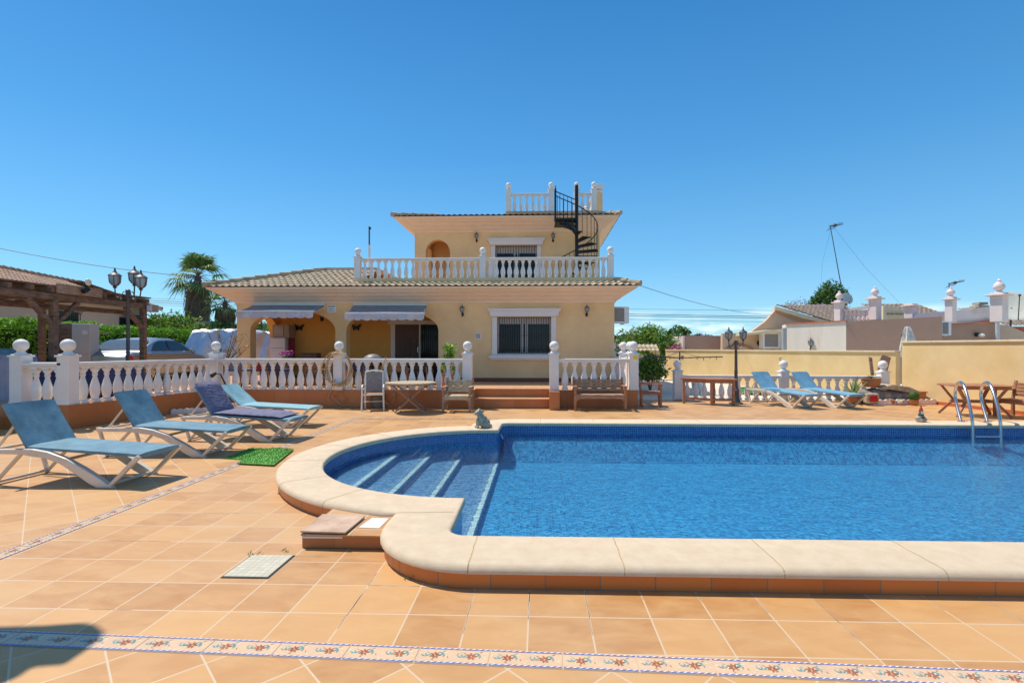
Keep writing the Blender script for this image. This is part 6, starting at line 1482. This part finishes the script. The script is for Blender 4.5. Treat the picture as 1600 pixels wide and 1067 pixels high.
# A: low taupe outbuilding
t = thing('outbuilding', 'low taupe outbuilding with pale left corner beyond the yellow wall', 'building', (W(1100, 543, 30).x, 30, 0))
m = MB(); prismW(m, [(1070, 590), (1129, 590), (1129, 524.5), (1070, 524.5)], 30, 3); m.build('wall', M_taupe, t); m = MB(); prismW(m, [(1067, 590), (1069.8, 590), (1069.8, 525), (1067, 525)], 29.95, 3); m.build('corner', M_pinkw, t)
# B: peach gabled house with sloping tiled roof
t = thing('gabled_house', 'peach house with brown tiled roof and terrace beyond the yellow wall', 'house', (W(1250, 543, 30).x, 30, 0))
m = MB(); prismW(m, [(1128, 600), (1228, 600), (1228, 512), (1305, 512), (1305, 504.5), (1213, 482), (1208, 489), (1196, 502), (1172, 520), (1129, 521)], 29, .3); m.build('wall', M_peach, t)
m = MB(); prismW(m, [(1211, 478.3), (1306, 504.8), (1306, 508), (1255, 497), (1211, 483)], 28.75, .24); m.build('verge', M_capst, t)
m = MB(); prismW(m, [(1214, 484), (1296, 507), (1270, 508), (1235, 497), (1214, 489)], 28.9, .09); m.build('eave_board', M_taupe, t)
A = W(1306, 505, 28.9); B = W(1211, 478.5, 28.9); ux = (B-A); Lr = ux.length
xa_, xb_ = WX(1211, 29), WX(1306, 28.9); zl_ = W(1306, 504.5, 28.9).z; Yt = 32.5; zt_2 = W(1250, 476.5, Yt).z; vv = Vector((0, Yt-28.95, zt_2-zl_))
tiled_slope((xa_, 28.95, zl_), (1, 0, 0), vv, 5.6, vv.length, pitch=.24, row=.4, amp=.04, lofn=lambda f: (xb_-xa_)*(1-f)+(WX(1213, Yt)-xa_)*f).build('roof', M_rooft3, t)
C2 = W(1212, 478, 28.9)
m = tiled_slope((W(1213, 479, 29).x, 29.0, W(1213, 479, 29).z-.9), (1, 0, 0), (0, 1, .24), 5.3, 3.4, pitch=.24, row=.4, amp=.04); 
# flue, ac niche
m = MB(); m.tube([(WX(1225.5, 26.5), 26.5, 0), (WX(1225.5, 26.5), 26.5, WZ(513, 26.5))], .12, 10); m.build('downpipe', pm('pipe_grey', (.38, .40, .42), .5, .1, 4, 0), t, smooth=True)
m = MB(); prismW(m, [(1162, 524), (1224, 519), (1224, 514), (1205, 515), (1162, 521)], 27.8, 1.1); m.build('canopy', M_capst, t)
m = MB(); pts = [(W(1156, 551, 28.9).x+.75*math.cos(a*math.pi/10), 28.9, W(1156, 551, 28.9).z+.42*math.sin(a*math.pi/10)) for a in range(11)]; m.tube(pts, .07, 6); m.build('brick_arch', pm('brick_arch', (.36, .21, .14), .9, .2, 9, .2), t)
m = MB(); c_ = W(1188, 536, 28.9); m.ball((c_.x, 28.97, c_.z), .16, 12, sy=.3); m.build('round_vent', M_iron, t)
c_ = W(1207, 545, 28.2); aircon('white air conditioner under the canopy of the peach house', (c_.x, 28.3, c_.z+.02), 1.15, .5, .85)
# C: stained white box wing and taupe front
t = thing('flat_roofed_wing', 'flat roofed wing with rust-stained white side and taupe front', 'building', (W(1350, 543, 26).x, 26, 0))
aL, aR = W(1227, 543, 27.5), W(1322, 543, 24.5)
zL, zR = WZ(512.5, 27.5, 1230), WZ(502.5, 24.5, 1320); cR = W(1472, 543, 22.4); zC = WZ(494.5, 22.4, 1470)
m = MB(); m.add([(aL.x, aL.y, 0), (aR.x, aR.y, 0), (aR.x, aR.y, zR), (aL.x, aL.y, zR), (aL.x+.3, aL.y+1, 0), (aR.x+.4, aR.y+1, 0), (aR.x+.4, aR.y+1, zR), (aL.x+.3, aL.y+1, zR)], [(0, 1, 2, 3), (7, 6, 5, 4), (3, 2, 6, 7), (0, 3, 7, 4)]); m.build('stained_wall', M_stain, t)
m = MB(); m.add([(aR.x, aR.y, 0), (cR.x, cR.y, 0), (cR.x, cR.y, zC), (aR.x, aR.y, zR), (aR.x+.4, aR.y+1, 0), (cR.x+.4, cR.y+3, 0), (cR.x+.4, cR.y+3, zC), (aR.x+.4, aR.y+1, zR)], [(0, 1, 2, 3), (7, 6, 5, 4), (3, 2, 6, 7), (1, 5, 6, 2)]); m.build('front_wall', M_taupe, t)
m = MB(); m.bar((aL.x, aL.y-.02, zR+.03), (aR.x, aR.y-.02, zR+.03), .10, .06); m.build('parapet_edge', M_red, t)
c_ = W(1265, 533, 26.2); t2 = thing('wall_lantern', 'dark wall lantern on the rust-stained white wall', 'wall lamp', (c_.x, c_.y-.2, c_.z)); lantern_parts(t2, c_.x, c_.y-.1, c_.z-.3, .95); MB().bar((c_.x, c_.y-.1, c_.z-.3), (c_.x+.05, c_.y+.12, c_.z-.6), .04, .04).build('bracket', M_iron, t2)
# D: second taupe wall with white parapet
t = thing('parapet_building', 'taupe building with peeling white parapet beyond the tall yellow wall', 'building', (W(1510, 543, 24).x, 24, 0))
m = MB(); prismW(m, [(1470, 600), (1556, 600), (1556, 503.5), (1530, 505), (1487, 506), (1470, 507)], 24, 3); m.build('front_wall', M_taupe, t)
m = MB(); PPM = pm('peeling_white', (.76, .70, .70), .9, .05, 2, .3, dirt=.8, dirtcol=(.45, .38, .34)); prismW(m, [(1487, 504.5), (1550, 501.5), (1550, 479), (1520, 482), (1487, 486)], 24.05, .2); m.build('parapet', PPM, t); m = MB(); prismW(m, [(1428, 500), (1476, 496), (1476, 486.5), (1430, 490)], 25.2, .2); m.build('parapet', PPM, t)
m = MB(); prismW(m, [(1487, 507), (1555, 503), (1550, 499.5), (1520, 503.5), (1487, 505.5)], 23.9, .1); m.build('red_edge', M_red, t)
m = MB(); m.tube([(WX(1558.5, 23.7), 23.7, 0), (WX(1558.5, 23.7), 23.7, WZ(504, 23.7, 1558))], .075, 10); m.build('downpipe', pm('pipe_pale', (.50, .54, .58), .5, .1, 4, 0), t, smooth=True)
m = MB(); prismW(m, [(1562, 600), (1640, 600), (1640, 528), (1600, 519), (1575, 508), (1562, 507)], 25, .3); m.build('garden_wall', M_peach, t)
def finial_post(label, px_, Y, wpx, yb, yt, hb):
    x = WX(px_, Y); w_ = wpx*Y/800/2*.93; z0, z1 = WZ(yb, Y, px_), WZ(yt, Y, px_)
    t = thing('roof_pier', label, 'pier', (x, Y, z0), 'pale piers with finials on the neighbouring roofs'); m = MB(); m.M = Matrix.Translation((x, Y, 0)) @ Matrix.Rotation(R(24), 4, 'Z'); m.box(-w_*.78, w_*.78, -w_*.78, w_*.78, z0, z1); m.build('shaft', M_pinkw, t, bevel=.02)
    m = MB(); m.M = Matrix.Translation((x, Y, 0)) @ Matrix.Rotation(R(24), 4, 'Z'); m.box(-w_*1.25, w_*1.25, -w_*1.25, w_*1.25, z1+.001, z1+.06); m.box(-w_*.8, w_*.8, -w_*.8, w_*.8, z1+.061, z1+.14); m.build('cap', M_pinkw, t, bevel=.02)
    m = MB(); k = hb; m.lathe(x, Y, [(.20*k, 0), (.12*k, .05*k), (.10*k, .1*k), (.21*k, .2*k), (.23*k, .3*k), (.17*k, .42*k), (.07*k, .52*k), (.09*k, .57*k), (.01*k, .66*k)], 14, z0=z1+.14); m.build('finial', M_pinkw, t, smooth=True)
finial_post('pier with finial beside the small satellite dish on the tiled roof', 1311.5, 26.0, 14, 503, 474, .75)
finial_post('pier with finial at the right end of the pink roof balustrade', 1367, 25.0, 17, 500, 468, .75)
finial_post('slim pier with finial between the two peeling parapets', 1485.5, 23.6, 15, 504, 469, .72)
finial_post('thick pier with finial in front of the large satellite dish', 1561, 23.2, 22, 503, 462.5, .95)
finial_post('short pier without a tall shaft left of the peeling parapet', 1423, 25.5, 17, 498, 479, .05)
# pink roof balustrade between the first two piers
a, b = W(1319, 502, 25.9), W(1360, 500, 25.1); t = thing('roof_balustrade', 'short pink balustrade between two piers on the neighbouring roof', 'balustrade', (a.x, a.y, a.z)); zr = WZ(484.5, 25.5, 1340)
MB().bar((a.x, a.y, zr), (b.x, b.y, zr+.14), .22, .12).build('rail', M_pinkw, t)
for i in range(6):
    f = (i+.5)/6; x, y = a.x+(b.x-a.x)*f, a.y+(b.y-a.y)*f; m = MB(); hh_ = zr-.06-a.z; m.lathe(x, y, [(.09, 0), (.07, .08*hh_), (.11, .3*hh_), (.05, .7*hh_), (.08, .85*hh_), (.09, hh_+.1)], 10, z0=a.z-.05); m.build('baluster', M_pinkw, t, smooth=True)
# E: roofs further right
t = thing('cream_gable_house', 'house with cream gable edge and brown tiled roof behind the taupe front', 'house', (W(1430, 543, 31).x, 31, 0))
A = W(1440, 497, 30); B = W(1388, 476.5, 30)
m = MB(); prismW(m, [(1380, 520), (1440, 520), (1440, 497), (1424, 488), (1386, 477), (1380, 478)], 30.1, .25); prismW(m, [(1440.2, 520), (1560, 520), (1560, 490), (1440.2, 490)], 30.1, .2); m.build('wall', M_capst, t)
m = tiled_slope((W(1387, 478, 30).x, 30.0, W(1430, 492, 30).z), (1, 0, 0), (0, 1, .33), WX(1478, 30)-WX(1387, 30), 2.6, hipL=0, pitch=.26, row=.4, amp=.05); m.build('roof', M_rooft3, t)
m = tiled_slope((WX(1360, 33), 33, WZ(500, 33, 1400)), (1, 0, 0), (0, 1, .33), 3.0, 2.2, pitch=.26, row=.4, amp=.05); m.build('roof', M_rooft3, t)
t = thing('far_right_roof', 'brown tiled roof sloping out of the picture at the right edge', 'house', (W(1600, 543, 29).x, 29, 0))
m = tiled_slope((WX(1574, 29), 29, WZ(509, 29, 1600)), (1, 0, 0), (0, 1, .35), 5, 3.6, pitch=.26, row=.4, amp=.05); m.build('roof', M_rooft3, t); MB().box(WX(1574, 29), WX(1574, 29)+5, 29.2, 30, 0, WZ(510, 29, 1600)).build('wall', M_red, t)
# chimney cowl
t = thing('stone_chimney', 'stone chimney with small cap left of the thick pier', 'chimney', (W(1540, 543, 34).x, 34, 3)); x = WX(1538, 34)
m = MB(); m.box(x-.35, x+.35, 34, 34.7, WZ(490, 34, 1540), WZ(477, 34, 1540)); m.build('shaft', M_stone, t); MB().box(x-.7, x+.75, 33.8, 34.8, WZ(480, 34, 1540)-.3, WZ(477.5, 34, 1540)-.1).build('shoulder', M_stone, t); MB().box(x-.28, x+.28, 34.05, 34.6, WZ(477, 34, 1540)+.05, WZ(472, 34, 1540)).build('cap', M_stone, t)
aircon('white air conditioner at the joint of the two taupe walls', (W(1479, 518, 23.2).x, 23.4, WZ(524, 23.2, 1479)), .42, .4, .62)
# lamps on taupe walls
for px_, py_, Y, lb in ((1412, 526, 22.6, 'black and white floodlight on the taupe front beside the folded parasol'), (1527, 523, 23.9, 'round black and white lamp on the right taupe wall')):
    c_ = W(px_, py_, Y); t = thing('bulkhead_lamp', lb, 'lamp', (c_.x, c_.y, c_.z), 'bulkhead lamps on the taupe walls'); m = MB(); m.box(c_.x-.08, c_.x+.03, c_.y-.06, c_.y+.05, c_.z-.08, c_.z+.09); m.build('mount', M_iron, t, bevel=.01); m = MB(); m.ball((c_.x+.10, c_.y-.10, c_.z-.02), .11, 12, sx=1.3, sz=.75); m.build('globe', M_plate, t, smooth=True)
# folded parasol
q = W(1418, 545, 20.5); t = thing('folded_parasol', 'folded grey-white parasol rising over the tall yellow wall', 'parasol', (q.x, 20.5, 0)); zt_ = WZ(510, 20.5, 1418)
MB().tube([(q.x, 20.5, 0), (q.x, 20.5, zt_-.02)], .025, 8).build('pole', M_irongrey, t); m = MB(); vs = []; 
for i in range(9):
    a = i/8; r0 = .06+.20*a**.7
    for j in range(24): th = 2*math.pi*j/24; rr = r0*(1+.35*math.sin(th*5+a)); vs.append((q.x+rr*math.cos(th)*1.1+.08*a, 20.5+rr*math.sin(th), zt_-1.15*a-.1*math.sin(th*3)*a))
fs = [(i*24+j, i*24+(j+1) % 24, (i+1)*24+(j+1) % 24, (i+1)*24+j) for i in range(8) for j in range(24)]+[tuple(range(24))]
m.add(vs, fs); m.build('canopy', pm('grey_canvas', (.50, .46, .42), .9, .3, 6, .3, c2=(.66, .63, .58)), t, smooth=True)
# satellite dishes
def dish(label, px_, py_, Y, r, mat, az=-20, el=25, zb=None):
    c = W(px_, py_, Y); t = thing('satellite_dish', label, 'satellite dish', (c.x, c.y, c.z), 'satellite dishes on the roofs'); n_ = 28; rot = Matrix.Rotation(R(az), 4, 'Z') @ Matrix.Rotation(R(90-el), 4, 'X'); m = MB(); m.M = Matrix.Translation(c) @ rot
    pr = [(0.001, -.16*r), (.4*r, -.135*r), (.75*r, -.07*r), (r, 0), (r*1.01, .012*r), (r*.99, .02*r), (.74*r, -.05*r), (.4*r, -.115*r), (.001, -.14*r)]
    m.lathe(0, 0, pr, n_); m.build('reflector', mat, t, smooth=True); f = (Matrix.Translation(c) @ rot) @ Vector((0, .0, r*.9)); e = (Matrix.Translation(c) @ rot) @ Vector((0, -r, 0))
    m = MB(); m.tube([e, f], r*.025, 6); m.ball(f, r*.07, 8); m.build('feed_arm', M_irongrey, t)
    m = MB(); m.tube([c-Vector((0, -.1, .1*r)), c-Vector((0, -.15, r*1.25))], r*.05, 6); m.build('mast', M_irongrey, t); return t
M_dish = pm('cream_dish', (.62, .60, .50), .5, .06, 3, 0, dirt=.2)
dish('small pale satellite dish beside the first roof pier', 1324, 466, 27.0, .31, M_dish, az=12, el=20)
dish('large cream satellite dish behind the thick roof pier at the right edge', 1583, 478, 26.5, .92, M_dish, az=-22, el=35)
# aerials and masts
def aerial(label, base, top, ln, s=1.0, flip=1):
    b = Vector(base); e = Vector(top); t = thing('tv_aerial', label, 'aerial', b, 'television aerials on masts'); MB().tube([b, e], [.028*s, .018*s], 7).build('mast', M_irongrey, t); m = MB(); p0 = e+Vector((-.05*s, 0, -.05*s)); p1 = e+Vector((ln, .25*ln, ln*.12)); m.tube([p0, p1], .02*s, 5); d = (p1-p0)
    for k in range(9): c = p0+d*(k+.5)/9; h = (.30-.02*k)*s; m.tube([c+Vector((-.28*h, .5*h, -.8*h if k < 5 else -.3*h)), c+Vector((.2*h, -.5*h, .6*h if k > 4 else .25*h))], .012*s, 4)
    m.ball(p0+d*.42, .09*s, 8, sx=1.4); m.build('antenna', M_irongrey, t)
    return t
tb = W(1324, 470, 27.6); tt = W(1297, 352, 27.6); aerial('tall leaning mast with an aerial above the peach house roof', (tb.x, 27.6, tb.z-1.0), tt, .78)
tb = W(1483, 470, 30); tt = W(1483, 442, 30); aerial('short mast with an aerial behind the slim roof pier', (tb.x, 30, tb.z-1.5), tt, 1.05, 1.0)
a_ = W(1300, 352, 27.6); 
t_ = tag(MB().tube([a_, W(1352, 418, 29.5), W(1410, 478, 31)], .006, 4).tube([a_, W(1285, 410, 29), W(1281, 470, 30)], .004, 4).build('guy_wire', M_cable), 'thin guy wires of the tall leaning mast', 'wire')
# overhead cables
def cable(label, p, q, sag, r_=.012):
    p = Vector(p); q = Vector(q); pts = [p*(1-i/20)+q*(i/20)-Vector((0, 0, sag*4*(i/20)*(1-i/20))) for i in range(21)]; tag(MB().tube(pts, r_, 5).build('overhead_cable', M_cable), label, 'cable', 'overhead cables')
cable('overhead cable from the villa eave down to the peach house', (ex1-.1, ey0+.3, 3.62), W(1212, 492, 29.5), .25, .009)
for k, (ya, yb_) in enumerate(((485, 486), (495, 496), (498, 498.5), (504, 505))):
    lb = ['highest of the four thin overhead cables on the horizon', 'second of the four overhead cables on the horizon', 'third of the four overhead cables on the horizon', 'lowest of the four overhead cables on the horizon'][k]
    cable(lb, W(225, 466+k*3.2, 75), W(1330, yb_, 75), .35, .045 if k in (1, 2) else .025)
cable('overhead cable sloping from the top left corner toward the palm', W(-20, 384, 40), W(300, 432, 46), .3, .03)
# flag pole like mast on the terrace
x = WX(577, FY+3); t = thing('terrace_mast', 'thin mast with a small fitting standing on the upper terrace', 'mast', (x, FY+3, TZ)); MB().tube([(x, FY+3, TZ-.1), (x, FY+3, WZ(383, FY+3, 577))], .045, 8).build('lower_tube', M_plate, t); MB().tube([(x, FY+3, WZ(383, FY+3, 577)), (x, FY+3, WZ(354, FY+3, 577))], .03, 8).build('upper_tube', M_irongrey, t); MB().ball((x+.03, FY+3, WZ(357, FY+3, 577)), .05, 8).build('fitting', M_iron, t)
# person-high blue toy / clothes prop on the balcony: blue cloth
# green bowl and red pot behind right balustrade
q = W(1248, 613, 17); tag(MB().lathe(q.x, 17, [(.14, 0), (.18, .22), (.19, .24), (.16, .24), (.01, .22)], 14, z0=0).build('red_bucket', pm('red_plastic', (.5, .03, .03), .5, .1, 5, 0), smooth=True), 'red bucket behind the low balustrade between the two sky blue loungers', 'bucket')
q = W(1176, 617, 18); m = MB(); m.lathe(q.x, 18, [(.05, 0), (.45, .05), (.50, .2), (.47, .2), (.42, .07), (.01, .03)], 20); tag(m.build('green_basin', pm('green_plastic', (.10, .45, .12), .5, .1, 5, 0), smooth=True), 'green plastic basin behind the low balustrade near the lamp post', 'basin')
# weeds in the joints by the pool
m = MB(); r = random.Random(9)
for p_ in (G(436, 772), G(450, 785), G(505, 802), G(390, 868), G(404, 868), G(445, 862), G(640, 905)):
    for _ in range(9): m.leaf((p_.x+r.gauss(0, .015), p_.y+r.gauss(0, .01), r.uniform(.002, .03)), r.uniform(.004, .010), r, el=2.2)
o = m.build('weeds', M_leafo, smooth='leaf'); o['kind'] = 'stuff'; o['label'] = 'small tufts of weed growing in the deck joints beside the pool'; o['category'] = 'weeds'
# weed tuft under the bench
m = MB(); p_ = G(935, 636)
for _ in range(60): a = r.uniform(-.35, .35); h = r.uniform(.08, .28); b_ = p_+Vector((a, r.uniform(-.02, .02), 0)); m.add([b_-Vector((.006, 0, 0)), b_+Vector((.006, 0, 0)), b_+Vector((r.uniform(-.08, .08), -.05, h))], [(0, 1, 2)])
o = m.build('grass_tuft', M_leafo, smooth='leaf'); tag(o, 'dry grass tuft growing against the plinth under the bench', 'weeds')
# added unseen panel left of the frame, shaped to cast the lower left shadow
off = Vector((-.456, .273, 0))*5.2; pts = [G(a, b)+off for a, b in ((0, 978), (70, 976), (130, 972), (150, 975), (161, 983), (160, 992), (145, 1006), (100, 1036), (50, 1040), (28, 1055), (0, 1067))]
pts = [Vector((-8.6, 4.5, 0))]+pts+[Vector((-8.6, 2.9, 0))]
t = thing('shadow_caster', 'grey shade sail on a pole, added out of view to cast the lower left shadow', 'shade sail', (-8.6, 3.7, 0)); MB().prism([(p.x, p.y) for p in pts], 5.2, 5.23, 'z').build('blocker', M_aw, t); MB().tube([(-8.6, 3.7, 0), (-8.6, 3.7, 5.3)], .05, 10).build('pole', M_irongrey, t)
